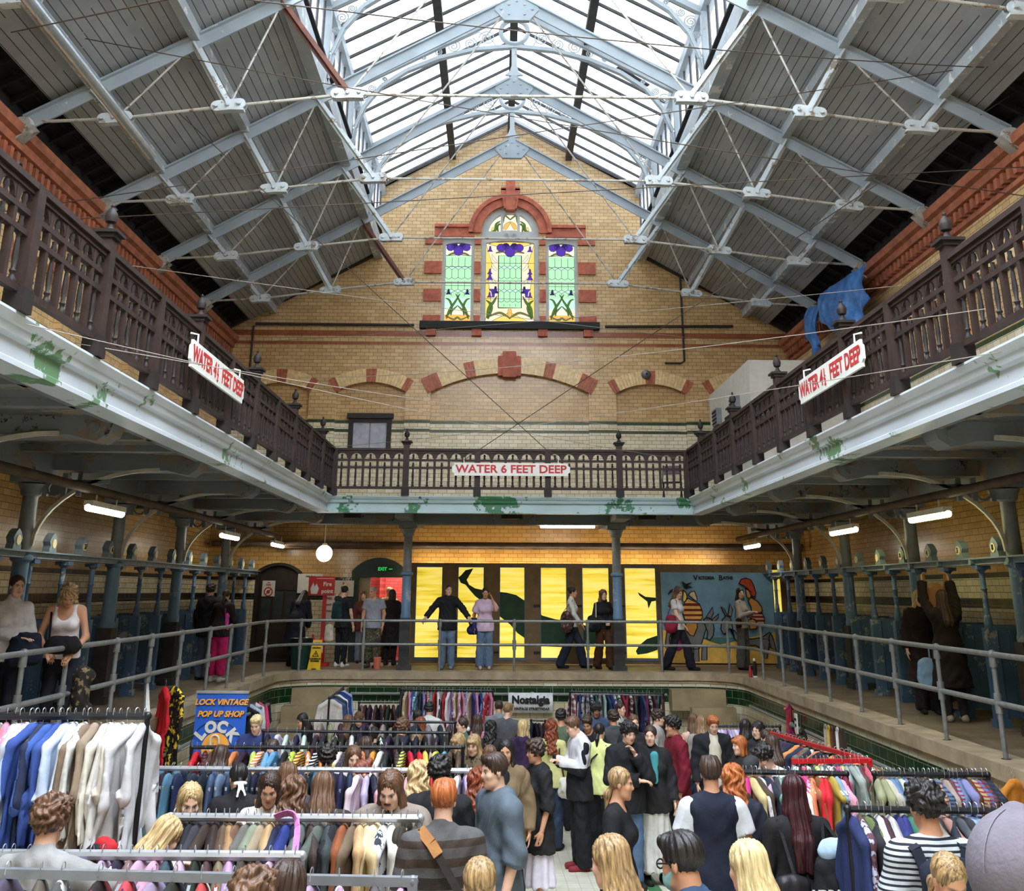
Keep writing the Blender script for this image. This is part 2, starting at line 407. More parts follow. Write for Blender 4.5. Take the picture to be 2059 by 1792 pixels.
def lattice(mb, x0, x1, z0, z1, n):
    mb.prism([[(x0, z0), (x1, z0), (x1, z1), (x0, z1)]], FRONT(YG), -.006, 0, GI['green'])
    w = (x1 - x0) / n; hs = .34; z = z1; row = 0
    while z > z0 + .05:
        zt, zb = z, max(z0, z - hs)
        for i in range(n + 1):
            x = x0 + i * w; mb.tube([(x, YG - .01, zt - .05), (x, YG - .01, max(z0, zb + .05))], .006, 4, LD)
            if i < n and zb > z0 + .03:
                xc = x + w / 2; mb.tube([(x, YG - .01, zb + .05), (xc, YG - .01, zb), (x + w, YG - .01, zb + .05)], .006, 4, LD)
                if row % 2 == 0:
                    mb.tube([(x, YG - .01, zb - .06), (xc, YG - .01, zb), (x + w, YG - .01, zb - .06)], .006, 4, LD)
                    if i: mb.prism([[(x - w / 2, zb), (x, zb - .06), (x + w / 2, zb), (x, zb + .05)]], FRONT(YG), -.009, -.006, GI['aqua'])
        z -= hs; row += 1
def side_light(xc):
    mb = MB(); x0, x1, z0, z1 = xc - .36, xc + .36, 8.72, 10.98
    top = arch_loop(x0, x1, z0, z1 - .06, .06, 6)
    mb.prism([top], FRONT(YG), 0, .012, GI['pale'])
    lattice(mb, x0, x1, 9.4, 10.62, 4)
    mb.prism([[(x0, 9.1), (x1, 9.1), (x1, 9.4), (x0, 9.4)]], FRONT(YG), -.006, 0, GI['aqua'])
    mb.prism([[(x0, 8.72), (x1, 8.72), (x1, 8.92), (x0, 8.92)]], FRONT(YG), -.006, 0, GI['orange'])
    iris(mb, xc - .01, 10.84, .62); mb.tube([(x0, YG - .01, 10.63), (xc, YG - .01, 10.66), (x1, YG - .01, 10.63)], .01, 4, LD)
    for s in (-1, 1):
        leafstroke(mb, [(xc, 10.68), (xc + s * .16, 10.70), (xc + s * .3, 10.64)], .05, GI['olive'], -.014)
        bell(mb, xc + s * .26, 9.50, .15, 'deep')
        leafstroke(mb, [(xc + s * .30, 8.8), (xc + s * .22, 9.05), (xc + s * .06, 9.3), (xc - s * .06, 9.52)], .06, GI['leaf'], -.016)
        leafstroke(mb, [(xc + s * .18, 8.9), (xc + s * .16, 9.15), (xc + s * .24, 9.34), (xc + s * .34, 9.38)], .055, GI['leaf'], -.014)
        leafstroke(mb, [(xc + s * .33, 8.86), (xc + s * .18, 9.0), (xc, 9.18)], .05, GI['olive'], -.013)
    leafstroke(mb, [(xc - .28, 8.86), (xc - .1, 8.78), (xc, 8.84), (xc + .1, 8.78), (xc + .28, 8.86)], .05, GI['olive'], -.014)
    for z in (10.3, 9.75): mb.tube([(x0, YG - .02, z), (x1, YG - .02, z)], .006, 4, LD)
    return mb
def centre_light():
    mb = MB(); x0, x1 = -.68, .68
    mb.prism([arch_loop(x0, x1, 8.72, 10.98, .08, 8)], FRONT(YG), 0, .012, GI['peach'])
    for s in (-1, 1):
        poly(mb, [(s * .68, 8.75), (s * .52, 9.3), (s * .60, 9.9), (s * .50, 10.4), (s * .68, 10.98)], GI['gold'], -.008)
        for z, w in ((10.76, .16), (10.1, .15), (9.93, .2), (9.42, .15)): bell(mb, s * .56, z, w, 'violet')
        bell(mb, s * .46, 9.66, .24, 'violet', -1); bell(mb, s * .40, 9.54, .2, 'deep')
        leafstroke(mb, [(s * .62, 8.82), (s * .58, 9.1), (s * .44, 9.3), (s * .36, 9.46)], .08, GI['leaf'], -.016)
        leafstroke(mb, [(s * .60, 8.8), (s * .5, 9.1), (s * .56, 9.26), (s * .66, 9.34)], .07, GI['leaf'], -.014)
        leafstroke(mb, [(s * .6, 8.86), (s * .3, 8.98), (s * .1, 8.9), (0, 8.82)], .06, GI['olive'], -.014)
        leafstroke(mb, [(s * .4, 10.72), (s * .2, 10.76), (s * .08, 10.68)], .05, GI['olive'], -.014)
        for z in (10.45, 10.2, 9.8): leafstroke(mb, [(s * .36, z), (s * .46, z + .1), (s * .5, z + .22)], .07, GI['pale'], -.012)
    poly(mb, [(-.6, 10.98), (0, 10.82), (.6, 10.98), (.5, 11.03), (0, 11.05), (-.5, 11.03)], GI['gold'], -.008)
    poly(mb, [(-.5, 8.74), (0, 9.0), (.5, 8.74)], GI['gold'], -.008); leafstroke(mb, [(0, 9.1), (0, 8.8)], .12, GI['orange'], -.012)
    iris(mb, 0, 10.84, .7)
    lattice(mb, -.32, .32, 9.12, 10.64, 4)
    mb.tube([(-.32, YG - .02, 9.12), (.32, YG - .02, 9.12), (.32, YG - .02, 10.64), (-.32, YG - .02, 10.64), (-.32, YG - .02, 9.12)], .014, 4, LD)
    for z in (10.42, 9.9, 9.38): mb.tube([(x0, YG - .02, z), (x1, YG - .02, z)], .006, 4, LD)
    return mb
def top_light():
    mb = MB(); L = arc(0, 11.29, .62, 0, pi, 16)
    mb.prism([[(p[0], max(p[1], 11.3)) for p in L]], FRONT(YG), 0, .012, GI['pale'])
    for s in (-1, 1):
        leafstroke(mb, [(0, 11.72), (s * .16, 11.84), (s * .22, 11.62), (s * .36, 11.55)], .05, GI['olive'], -.012)
        leafstroke(mb, [(s * .56, 11.34), (s * .42, 11.4), (s * .4, 11.58), (s * .28, 11.68)], .07, GI['leaf'], -.012)
        leafstroke(mb, [(s * .34, 11.34), (s * .36, 11.5), (s * .3, 11.62)], .05, GI['leaf'], -.014)
        leafstroke(mb, [(s * .16, 11.42), (s * .1, 11.55), (0, 11.66)], .12, GI['orange'], -.010)
        leafstroke(mb, [(s * .5, 11.36), (s * .48, 11.5)], .07, GI['gold'], -.010)
    return mb
grey_paint = plain('grey_window_paint', S(176, 176, 172), .5, var=.06)
def sframe(x0, x1, z0, z1, inner, outer):
    mb = MB(); mb.prism([outer, inner], FRONT(YB), .05, .17); return mb
for i, (nm, mbf, H, inner) in enumerate((('window_1', lambda: side_light(-1.44), H_L, arch_loop(-1.8, -1.08, 8.72, 10.92, .06, 6)),
                                         ('window_2', centre_light, None, None), ('window_3', lambda: side_light(1.44), H_R, arch_loop(1.08, 1.8, 8.72, 10.92, .06, 6)))):
    root = tag(empty(nm, (0, YB, 8.7)), 'stained glass window with irises', kind='structure')
    if H: fr = MB(); fr.prism([H, inner], FRONT(YB), .04, .17)
    else:
        fr = MB(); fr.prism([[(p[0], p[1]) for p in H_C], arch_loop(-.68, .68, 8.72, 10.98, .08, 8), [(-.2, 11.36)] + [(-.2, 11.79)] + [(-.13, 11.86), (.13, 11.86), (.2, 11.79), (.2, 11.36)],
                             [(.27, 11.32), (.27, 11.82)] + arc(0, 11.27, .62, 1.1, .1, 5), [(-.27, 11.82), (-.27, 11.32)] + arc(0, 11.27, .62, pi - .1, pi - 1.1, 5)], FRONT(YB), .04, .17)
        for s in (-1, 1): fr.tube([(s * (.10 + .07 * cos(a) * (1 - a / 14)), YB + .02, 11.2 + .07 * sin(a) * (1 - a / 14)) for a in [i * .5 for i in range(20)]], .012, 5)
        mt = top_light().build('upper_pane', GM, root); mt['label'] = 'semicircular pane with leaves'
    fr.build('window_frame', grey_paint, root); mbf().build('pane', GM, root)

# small painted window on the gallery
root = tag(empty('window_4', (-3.68, YB, 5.2)), kind='structure')
mb = MB(); mb.prism([WIN, [(-4.13, 5.2), (-3.24, 5.2), (-3.24, 5.93), (-4.13, 5.93)]], FRONT(YB), .08, .2); mb.box2((-4.3, YB + .02, 6.03), (-3.07, YB + .2, 6.16)); mb.build('window_frame', plain('dark_window_frame', S(46, 40, 36), .7), root)
mb = MB(); mb.prism([[(-4.13, 5.2), (-3.24, 5.2), (-3.24, 5.93), (-4.13, 5.93)]], FRONT(YB), .14, .16); mb.build('pane', plain('whitened_glass', S(168, 170, 180), .3), root)
mb = MB(); mb.box2((-3.70, YB + .12, 5.2), (-3.67, YB + .15, 5.93)); mb.build('glazing_bar', plain('grey_bar', S(130, 128, 130), .6), root)

# ------------------------------------------------------------------ walkway, pool
walk_m, t, b = base('worn_concrete', .55)
pos = t.new('ShaderNodeNewGeometry').outputs['Position']
n1 = t.noise(pos, 1.4, 6); n2 = t.noise(pos, 22, 3)
f = t.math('ADD', t.math('MULTIPLY', n1, .75), t.math('MULTIPLY', n2, .25))
t.link(t.ramp(f, [(.32, S(84, 72, 58)), (.5, S(122, 106, 86)), (.7, S(150, 134, 110))]), b.inputs['Base Color'])
t.link(t.bump(n2, .15, .01), b.inputs['Normal'])
cope_m = plain('worn_sandstone', S(160, 142, 116), .7, var=.22, scale=3, bump=.25)
def pool_loop(o, n=8, near=-3.2):
    """pool outline moved outwards by o, far corners rounded"""
    r = 1.0 + o; x = XD + o; y = YD + o
    return [(-x, near)] + [(x, near)] + arc(x - r, y - r, r, 0, pi / 2, n) + arc(-x + r, y - r, r, pi / 2, pi, n)
outer = [(-XW, YN), (XW, YN), (XW, YB), (-XW, YB)]
FLAT = lambda u, v, d: (u, v, d)
mb = MB(); mb.prism([outer, pool_loop(.34)], FLAT, -.25, 0); struct(mb, 'floor_walkway', walk_m)
mb = MB(); mb.prism([pool_loop(.36), pool_loop(-.06)], FLAT, -.14, .02); mb.prism([pool_loop(.36), pool_loop(-.02)], FLAT, -.20, -.14)
struct(mb, 'trim_6', cope_m)
PB = [(-3, S(222, 216, 192)), (-.62, S(26, 62, 36)), (-.32, S(224, 220, 200))]
m_px = tiled('pool_tiles_x', 'X', PB, .30, .15, .006, S(120, 112, 92)); m_py = tiled('pool_tiles_y', 'Y', PB, .30, .15, .006, S(120, 112, 92))
L = pool_loop(0, 8); mb = MB(); n = len(L)
for i in range(n):
    (x0, y0), (x1, y1) = L[i], L[(i + 1) % n]
    mb.add([(x0, y0, -3), (x1, y1, -3), (x1, y1, -.14), (x0, y0, -.14)], [(0, 1, 2, 3)], 0 if abs(x1 - x0) > abs(y1 - y0) else 1)
struct(mb, 'wall_pool', [m_px, m_py])
pf, t, b = base('pool_floor_tiles', .3)
pos = t.new('ShaderNodeNewGeometry').outputs['Position']; sp = t.new('ShaderNodeSeparateXYZ'); t.link(pos, sp.inputs[0])
br = t.new('ShaderNodeTexBrick', offset=0.0); t.link(pos, br.inputs['Vector'])
for k, v in (('Scale', 1), ('Brick Width', .15), ('Row Height', .15), ('Mortar Size', .003)): br.inputs[k].default_value = v
xs = t.math('ADD', sp.outputs[0], t.math('MULTIPLY', sp.outputs[1], .0))
lane = t.math('LESS_THAN', t.math('ABSOLUTE', t.math('SUBTRACT', xs, 1.72)), .48)
st = t.math('LESS_THAN', t.math('FRACT', t.math('MULTIPLY', xs, 2.6)), .42)
k = t.math('MULTIPLY', lane, st)
wht = t.ramp(t.noise(pos, 3, 4), [(.3, S(196, 190, 168)), (.7, S(226, 222, 204))])
t.link(t.mix(k, wht, S(58, 122, 76)), br.inputs['Color1']); t.link(t.mix(k, wht, S(66, 130, 84)), br.inputs['Color2']); br.inputs['Mortar'].default_value = S(150, 144, 124)
t.link(br.outputs[0], b.inputs['Base Color'])
mb = MB(); mb.add([(-5.2, -3.3, pool_z(-3.3)), (5.2, -3.3, pool_z(-3.3)), (5.2, 14, pool_z(14)), (-5.2, 14, pool_z(14)), (5.2, 24, pool_z(24)), (-5.2, 24, pool_z(24)), (-5.2, -3.3, -3.2), (5.2, -3.3, -3.2), (5.2, 24, -3.2), (-5.2, 24, -3.2)],
                  [(0, 1, 2, 3), (3, 2, 4, 5), (6, 7, 8, 9), (0, 1, 7, 6), (4, 5, 9, 8)])
struct(mb, 'floor_pool', pf)
# stone steps in the two far corners
for s, nm in ((-1, 'left'), (1, 'right')):
    mb = MB()
    for i in range(6):
        y1 = YD - .03; y0 = YD - .45 - i * .38; z1 = -.30 - i * .31
        xa, xb = s * 3.45, s * (4.6 if i == 0 else 4.72)
        mb.box2((min(xa + s * (.35 if i else 0), xb), y0, pool_z(22) - .02 if i else z1 - .4), (max(xa + s * (.35 if i else 0), xb), y1 - (.5 if i else 0), z1))
    tag(mb.build('pool_steps', plain('stained_stone', S(150, 132, 100), .75, var=.2, scale=2.2, bump=.2)), 'worn sandstone steps in the far %s corner of the pool' % nm, 'steps')
# grab rail on the green band
def grab(pts, lab):
    mb = MB(); mb.tube(pts, .028, 8); root = mb.build('grab_rail', plain('dull_grey_metal', S(120, 122, 116), .5), None, 40)
    tag(root, lab, 'rail')
    for i in range(1, len(pts) - 1):
        mb = MB(); p = Vector(pts[i]); mb.sphere(p, .05, 10)
        mb.build('rail_bracket', MATS['dull_grey_metal'], root, 40)
grab([(-3.4, YD - .1, -.42), (-1.5, YD - .1, -.42), (.5, YD - .1, -.42), (2.2, YD - .1, -.42), (3.4, YD - .1, -.42)], 'long grey grab pipe on the green band of the far pool wall')
grab([(XD - .1, 22.0, -.5)] + [(XD - .1, y, -.5) for y in (19, 16, 13, 10.2, 8)], 'grey grab pipe along the green band of the right pool wall')
grab([(-XD + .1, 22.0, -.5)] + [(-XD + .1, y, -.5) for y in (19, 16, 13, 10.2, 8)], 'grey grab pipe along the green band of the left pool wall')

# ------------------------------------------------------------------ gallery
blue_white = peeling('gallery_blue_white_paint', S(214, 222, 228), [S(70, 118, 78), S(104, 140, 104)], .585, 1.1, .45)
gallery_green = peeling('gallery_back_paint', S(176, 196, 198), [S(38, 92, 60), S(58, 112, 78)], .545, 1.25, .45)
soffit = peeling('soffit_peeling', S(104, 104, 104), [S(50, 38, 30), S(138, 122, 102)], .505, 1.2, .8)
soffit_beam = peeling('beam_peeling', S(124, 128, 130), [S(44, 32, 24), S(128, 112, 94)], .525, 1.6, .75)
prof = [(.0, GZ0), (.03, GZ0), (.03, GZ0 + .04), (.0, GZ0 + .06), (.0, GZ1 - .14), (.05, GZ1 - .12), (.07, GZ1 - .06), (.09, GZ1 - .05), (.12, GZ1), (.12, GZ1 + .02), (-.22, GZ1 + .02), (-.22, GZ0)]
def sweep(prof, mats, name):
    mb = MB(); st = []
    for o, z in prof: st.append([(-(GX - o), YN, z), (-(GX - o), GY - o, z), (GX - o, GY - o, z), (GX - o, YN, z)])
    n = len(prof); vs = [p for s in st for p in s]
    for i in range(n):
        j = (i + 1) % n
        for k in range(3): mb.f.append((i * 4 + k, i * 4 + k + 1, j * 4 + k + 1, j * 4 + k)); mb.m.append(1 if k == 1 else 0)
    mb.v = vs; return struct(mb, name, mats)
sweep(prof, [blue_white, gallery_green], 'trim_7')
U = [(-XW, YN), (-GX - .15, YN), (-GX - .15, GY + .15), (GX + .15, GY + .15), (GX + .15, YN), (XW, YN), (XW, YB), (-XW, YB)]
mb = MB(); mb.prism([U], FLAT, GZ0 + .10, GZ1); struct(mb, 'ceiling_gallery', soffit)
mb = MB()
for ny, s in [(y, s) for y in (23.4, 20.17, 16.95, 13.7, 10.5, 7.3) for s in (-1, 1)]:
    X = lambda u, v, d: (s * u, ny + d, v)
    mb.prism([[(GX + .25, GZ0 + .1), (GX + .3, GZ0 - .08), (GX + .42, GZ0 - .16), (GX + .55, GZ0 - .14), (GX + .7, GZ0 - .1), (XW, GZ0 - .1), (XW, GZ0 + .1)]], X, -.17, .17)
    mb.lathe([(.06, -.2), (.06, .2)], (s * (GX + .45), ny, GZ0 - .03), 10, 0, 'Y')
    for k in (-1.08, 1.08): mb.box2((s * (GX + .3), ny + k - .07, GZ0 + .02), (s * XW, ny + k + .07, GZ0 + .12))
for s in (-1, 1): mb.box2((s * 6.15, YN, GZ0 - .16), (s * 6.6, YB, GZ0 + .1)); mb.box2((s * (GX + .2), YN, GZ0 + .02), (s * (GX + .34), GY, GZ0 + .1))
mb.box2((-4.6, 23.75, GZ0 - .14), (4.6, 24.15, GZ0 + .1))
for x in (-2.35, 2.45): mb.box2((x - .16, GY + .2, GZ0 - .08), (x + .16, YB, GZ0 + .1))
struct(mb, 'trim_8', soffit_beam)

# ------------------------------------------------------------------ roof boarding and lantern
boards = {}
for s, nm in ((-1, 'left'), (1, 'right')):
    m, t, b = base('roof_boards_' + nm, .55)
    pos = t.new('ShaderNodeNewGeometry').outputs['Position']; sp = t.new('ShaderNodeSeparateXYZ'); t.link(pos, sp.inputs[0])
    q = t.math('FRACT', t.math('MULTIPLY', sp.outputs[0], 8.2)); gap = t.math('LESS_THAN', q, .09)
    cb = t.new('ShaderNodeCombineXYZ'); t.link(t.math('FLOOR', t.math('MULTIPLY', sp.outputs[0], 8.2)), cb.inputs[0]); t.link(t.math('MULTIPLY', sp.outputs[1], .35), cb.inputs[1])
    n = t.noise(cb.outputs[0], 1.7, 2); n3 = t.noise(pos, .8, 5, .65); n4 = t.noise(cb.outputs[0], 9, 4)
    c = t.ramp(t.math('ADD', t.math('MULTIPLY', n, .5), t.math('MULTIPLY', n3, .5)), [(.3, S(132, 134, 136)), (.7, S(176, 178, 178))])
    gapw = t.math('MULTIPLY', gap, t.math('GREATER_THAN', t.noise(cb.outputs[0], 2.3, 2), .38))
    c = t.mix(gapw, c, S(52, 52, 52)); c = t.mix(t.math('GREATER_THAN', n4, .735), c, S(44, 42, 40))
    t.link(c, b.inputs['Base Color']); boards[s] = m
def rz(x): return 8.25 + .581 * (7.4 - abs(x)) + .16          # upper face of the rafters
slates = plain('roof_void_slates', S(34, 32, 32), .9, var=.3, scale=5)
for s, nm in ((-1, 'left'), (1, 'right')):
    X = lambda u, v, d: (s * u, d, v)
    mb = MB(); mb.prism([[(3.62, rz(3.62) + .08), (7.08, rz(7.08) + .08), (7.08, rz(7.08) + .11), (3.62, rz(3.62) + .11)]], X, YN, YB)
    struct(mb, 'ceiling_' + nm, boards[s])
    mb = MB(); mb.prism([[(3.55, rz(3.55) + .45), (7.95, rz(7.95) + .3), (7.95, rz(7.95) + .36), (3.55, rz(3.55) + .5)]], X, YN, YB + .4)
    y = YB
    while y > 8:
        mb.prism([[(6.5, rz(6.5) + .17), (7.9, rz(7.9) + .17), (7.9, rz(7.9) + .27), (6.5, rz(6.5) + .27)]], X, y - .06, y); y -= .45
    for i in range(6): mb.box2((s * (6.7 + i * .2), YN, rz(6.7 + i * .2) + .27), (s * (6.74 + i * .2), YB, rz(6.7 + i * .2) + .31))
    mb.box2((s * 7.55, YN, ZE), (s * 8.0, YB, rz(7.8) + .4))
    struct(mb, 'ceiling_slates_' + nm, slates)
    # purlins and the lantern sill beam
    mb = MB()
    for x in (5.0, 6.45): mb.box2((s * (x - .07), YN, rz(x) - .1), (s * (x + .07), YB, rz(x) + .1))
    mb.box2((s * 3.55, YN, rz(3.62) - .14), (s * 3.78, YB, rz(3.62) + .16))
    struct(mb, 'trim_9', peeling('purlin_paint_' + nm, S(168, 174, 176), [S(96, 74, 58), S(210, 212, 208)], .57, 3, .5))
white_iron = peeling('white_iron', S(176, 184, 188), [S(120, 92, 72), S(160, 150, 140)], .63, 3.5, .45)
grey_iron = peeling('grey_iron', S(160, 170, 176), [S(98, 76, 62), S(188, 192, 192)], .63, 3, .45)
dark_bar = plain('dark_glazing_bar', S(70, 70, 68), .7, var=.2)
def lantern_glass(name, k):
    m = bpy.data.materials.new(name); m.use_nodes = True; t = NT(m); t.n.clear()
    o_ = t.new('ShaderNodeOutputMaterial'); tr = t.new('ShaderNodeBsdfTransparent'); tl = t.new('ShaderNodeBsdfTranslucent'); mx = t.new('ShaderNodeMixShader')
    tr.inputs[0].default_value = (.94 * k, .97 * k, k, 1); tl.inputs[0].default_value = (.8 * k, .84 * k, .9 * k, 1); mx.inputs[0].default_value = .16
    t.link(tr.outputs[0], mx.inputs[1]); t.link(tl.outputs[0], mx.inputs[2]); t.link(mx.outputs[0], o_.inputs[0]); return m
clear_pane, dimmed_pane = lantern_glass('clear_lantern_glass', 1.0), lantern_glass('dimmed_lantern_glass', .40)  # second glass: tint added to dim sky and daylight at the far end
def lz(x): return 12.55 + (14.62 - 12.55) * (1 - abs(x) / 3.72)
for i, s in enumerate((-1, 1)):
    root = tag(empty('window_%d' % (5 + i), (s * 1.86, 11, 13.6)), kind='structure')
    X = lambda u, v, d: (s * u, d, v)
    for ya, yb_, mt in ((YN, 11.5, clear_pane), (11.5, YB, dimmed_pane)):
        mb = MB(); mb.prism([[(0.03, lz(0)), (3.72, lz(3.72)), (3.72, lz(3.72) + .012), (0.03, lz(0) + .012)]], X, ya, yb_)
        mb.prism([[(3.66, rz(3.62) + .2), (3.68, rz(3.62) + .2), (3.68, 12.5), (3.66, 12.5)]], X, ya, yb_); mb.build('pane', mt, root)
    mb = MB(); y = YB - .3
    while y > 6:
        mb.bar((0, y, lz(0) - .03), (s * 3.7, y, lz(3.7) - .03), .045, .06); mb.bar((s * 3.66, y, rz(3.6)), (s * 3.66, y, 12.55), .04, .05, 0, (1, 0, 0)); y -= .64
    mb.build('glazing_bars', dark_bar, root)
    mb = MB(); mb.box2((s * 1.58, YN, lz(1.65) - .2), (s * 1.76, YB, lz(1.65) - .04)); mb.build('lantern_purlin', plain('dark_purlin', S(66, 64, 60), .7, var=.25), root)
    mb = MB(); mb.box2((s * 3.55, YN, 12.36), (s * 3.78, YB, 12.6)); mb.box2((s * 3.56, YN, rz(3.6) + .1), (s * 3.7, YB, rz(3.6) + .3)); mb.build('lantern_eaves_beam', white_iron, root)
mb = MB(); mb.box2((-.09, YN, 14.36), (.09, YB, 14.62)); struct(mb, 'trim_10', MATS['dark_purlin'])
# slipped pane and loose board lying on the glass
mb = MB(); mb.bar((2.35, 20.6, lz(2.5) - .06), (3.1, 20.9, lz(3.05) - .06), .3, .03, 0, (.5, 0, .9)); tag(mb.build('loose_board', plain('weathered_board', S(84, 80, 76), .8)), 'dark loose board slipped under the glass of the lantern', 'board')
# ================================================================== balustrades on the gallery
wood = plain('dark_brown_paint', S(50, 33, 28), .6, var=.28, scale=7, bump=.08)
wood_d = plain('black_brown_paint', S(34, 25, 23), .65, var=.25)
BAL = [(.030, 0), (.034, .03), (.020, .05), (.018, .07), (.028, .09), (.016, .11), (.024, .2), (.018, .34), (.014, .36), (.026, .38), (.026, .39), (.015, .41), (.02, .43), (.026, .46), (.018, .49), (.02, .52)]
def finial_mb(p):
    m = MB(); x, y, z = p
    m.box((x, y, z + .02), (.17, .17, .04)); m.box((x, y, z + .055), (.23, .23, .03)); m.lathe([(.07, .07), (.03, .12), (.022, .15), (.05, .17), (.06, .22), (.055, .25), (.03, .29), (.014, .31), (.02, .33), (.004, .35)], (x, y, z), 12)
    return m
def balustrade(P0, P1, posts, finials, label, dn, nper=5, z0=GZ1 + .02, full=True):
    """P0->P1 straight run, posts = distances along it, dn = unit normal towards the pool"""
    P0 = Vector(P0); P1 = Vector(P1); u = (P1 - P0).normalized(); Lh = (P1 - P0).length; dn = Vector(dn)
    root = empty('balustrade', P0, 0, label, 'balustrade')
    at = lambda d, z, o=0: P0 + u * d + dn * o + Vector((0, 0, z - P0.z))
    m = MB(); m.bar(at(0, z0 + .985), at(Lh, z0 + .985), .12, .05); m.bar(at(0, z0 + .94), at(Lh, z0 + .94), .07, .05); m.build('top_rail', wood, root)
    for nm, zz, h in (('upper_rail', .76, .045), ('middle_rail', .60, .045), ('bottom_rail', .17, .055)):
        m = MB(); m.bar(at(0, z0 + zz), at(Lh, z0 + zz), .055, h); m.build(nm, wood, root)
    cb = cp = None; nb = 0
    for d in posts:
        fin = d in finials
        m = MB(); m.box(at(d, z0 + .55), (.125, .125, 1.10 if fin else .92)); m.box(at(d, z0 + .09), (.16, .16, .18), 1)
        po = m.build('post', [wood, wood_d], root)
        if fin: finial_mb(at(d, z0 + 1.10)).build('finial', wood_d, po, 40)
    for a, b in zip(posts[:-1], posts[1:]):
        w = (b - a) / nper; m = MB()
        for i in range(nper):                                        # arched heads between the pickets
            c0 = a + w * i; r = w * .36; cx = w / 2
            ol = [(0.02, .945), (.02, .80)] + [(cx - r, .80)] + [(cx - r * cos(t), .80 + min(r, .12) * sin(t)) for t in [pi * k / 8 for k in range(1, 8)]] + [(cx + r, .80)] + [(w - .02, .80), (w - .02, .945)]
            m.prism([ol], lambda p, q, d: P0 + u * (c0 + p) + dn * d + Vector((0, 0, z0 + q - P0.z)), -.02, .02)
        m.build('arcade', wood, root)
        for i in range(nper):
            d = a + w * (i + .5)
            if cb is None:
                m = MB(); m.lathe(BAL, (0, 0, 0), 8); m.lathe([(.016, .55), (.026, .6), (.016, .63), (.026, .66), (.018, .70)], (0, 0, 0), 8)
                cb = m.build('baluster', wood_d, root, 40, local=True); cb.location = at(d, z0 + .19) - P0
            elif nb < 98:
                o = cb.copy(); COL.objects.link(o); o.parent = root; o.location = at(d, z0 + .19) - P0
            nb += 1
            if i:
                d = a + w * i
                if cp is None:
                    m = MB(); m.box((0, 0, .39), (.05, .05, .76)); cp = m.build('picket', wood, root, local=True); cp.location = at(d, z0 + .17) - P0
                else:
                    o = cp.copy(); COL.objects.link(o); o.parent = root; o.location = at(d, z0 + .17) - P0
    return root
GB = .08
pl = [22.2 - GB - .02 - 1.485 * k for k in range(15)][::-1]; y0 = pl[0]
balustrade((-GX + GB, y0, GZ1), (-GX + GB, 22.12, GZ1), [p - y0 for p in pl], [p - y0 for i, p in enumerate(pl[::-1]) if i in (1, 3, 5, 7, 9, 11, 13)], 'dark brown turned balustrade along the left gallery front', (1, 0, 0))
balustrade((GX - GB, y0, GZ1), (GX - GB, 22.12, GZ1), [p - y0 for p in pl], [p - y0 for i, p in enumerate(pl[::-1]) if i in (1, 3, 5, 7, 9, 11, 13)], 'dark brown turned balustrade along the right gallery front', (-1, 0, 0))
xs = [-3.83, -2.28, -.73, .80, 2.36, 3.83]
balustrade((-3.83, 22.12, GZ1), (3.83, 22.12, GZ1), [x + 3.83 for x in xs], [xs[1] + 3.83, xs[4] + 3.83], 'dark brown balustrade across the far end below the stained glass', (0, -1, 0))

# depth signs hung on the balustrades
sign_w = plain('sign_white', S(226, 226, 218), .5, var=.06); sign_r = plain('sign_red', S(190, 46, 46), .6, var=.15)
def depth_sign(loc, rz_, w, h, txt, tsx, label, half=None, size=.2):
    root = empty('depth_sign', loc, rz_, label, 'sign')
    m = MB(); k = h / 2; c = .05
    ol = []
    for sx, sy in ((1, -1), (1, 1), (-1, 1), (-1, -1)):
        e = [(sx * (w / 2 - c), sy * k), (sx * (w / 2 - c), sy * (k - c)), (sx * w / 2, sy * (k - c * 1.6))]
        ol += e if (sx * sy) < 0 else e[::-1]
    m.prism([ol], lambda a, b, d: (a, d, b), -.015, .015); m.build('board', sign_w, root, local=True)
    m = MB(); put(m, text_mb(txt, size, .006, 0, .002, tsx), Matrix.Translation((0, -.019, 0)))
    if half:
        put(m, text_mb('1', size * .5, .002), Matrix.Translation((half, -.019, .05))); put(m, text_mb('2', size * .5, .002), Matrix.Translation((half + .012, -.019, -.065)))
        m.bar((half - .035, -.02, -.01), (half + .04, -.02, .012), .004, .006)
    m.build('lettering', sign_r, root, local=True)
    for s in (-1, 1):
        m = MB(); m.tube([(s * w * .4, 0, k), (s * w * .4, 0, k + .10), (s * w * .4, .09, k + .12)], .012, 6); m.build('hook', sign_w, root, local=True)
    return root
depth_sign((.0, 22.0, GZ1 + .58), 0, 2.55, .27, 'WATER 6 FEET DEEP', 1.12, 'white depth sign hung on the far balustrade, reading 6 feet', None, .235)
yl = (atX(374, 770, -GX + .2).y + atX(480, 830, -GX + .2).y) / 2; yr = (atX(1614, 825, GX - .2).y + atX(1746, 752, GX - .2).y) / 2
depth_sign((-GX + .22, yl, GZ1 + .60), pi / 2, 2.45, .31, 'WATER 4    FEET DEEP', .9, 'white depth sign on the left balustrade, reading four and a half feet', -.115, .26)
depth_sign((GX - .22, yr, GZ1 + .60), -pi / 2, 2.45, .31, 'WATER 4    FEET DEEP', .9, 'white depth sign on the right balustrade, reading four and a half feet', -.115, .26)

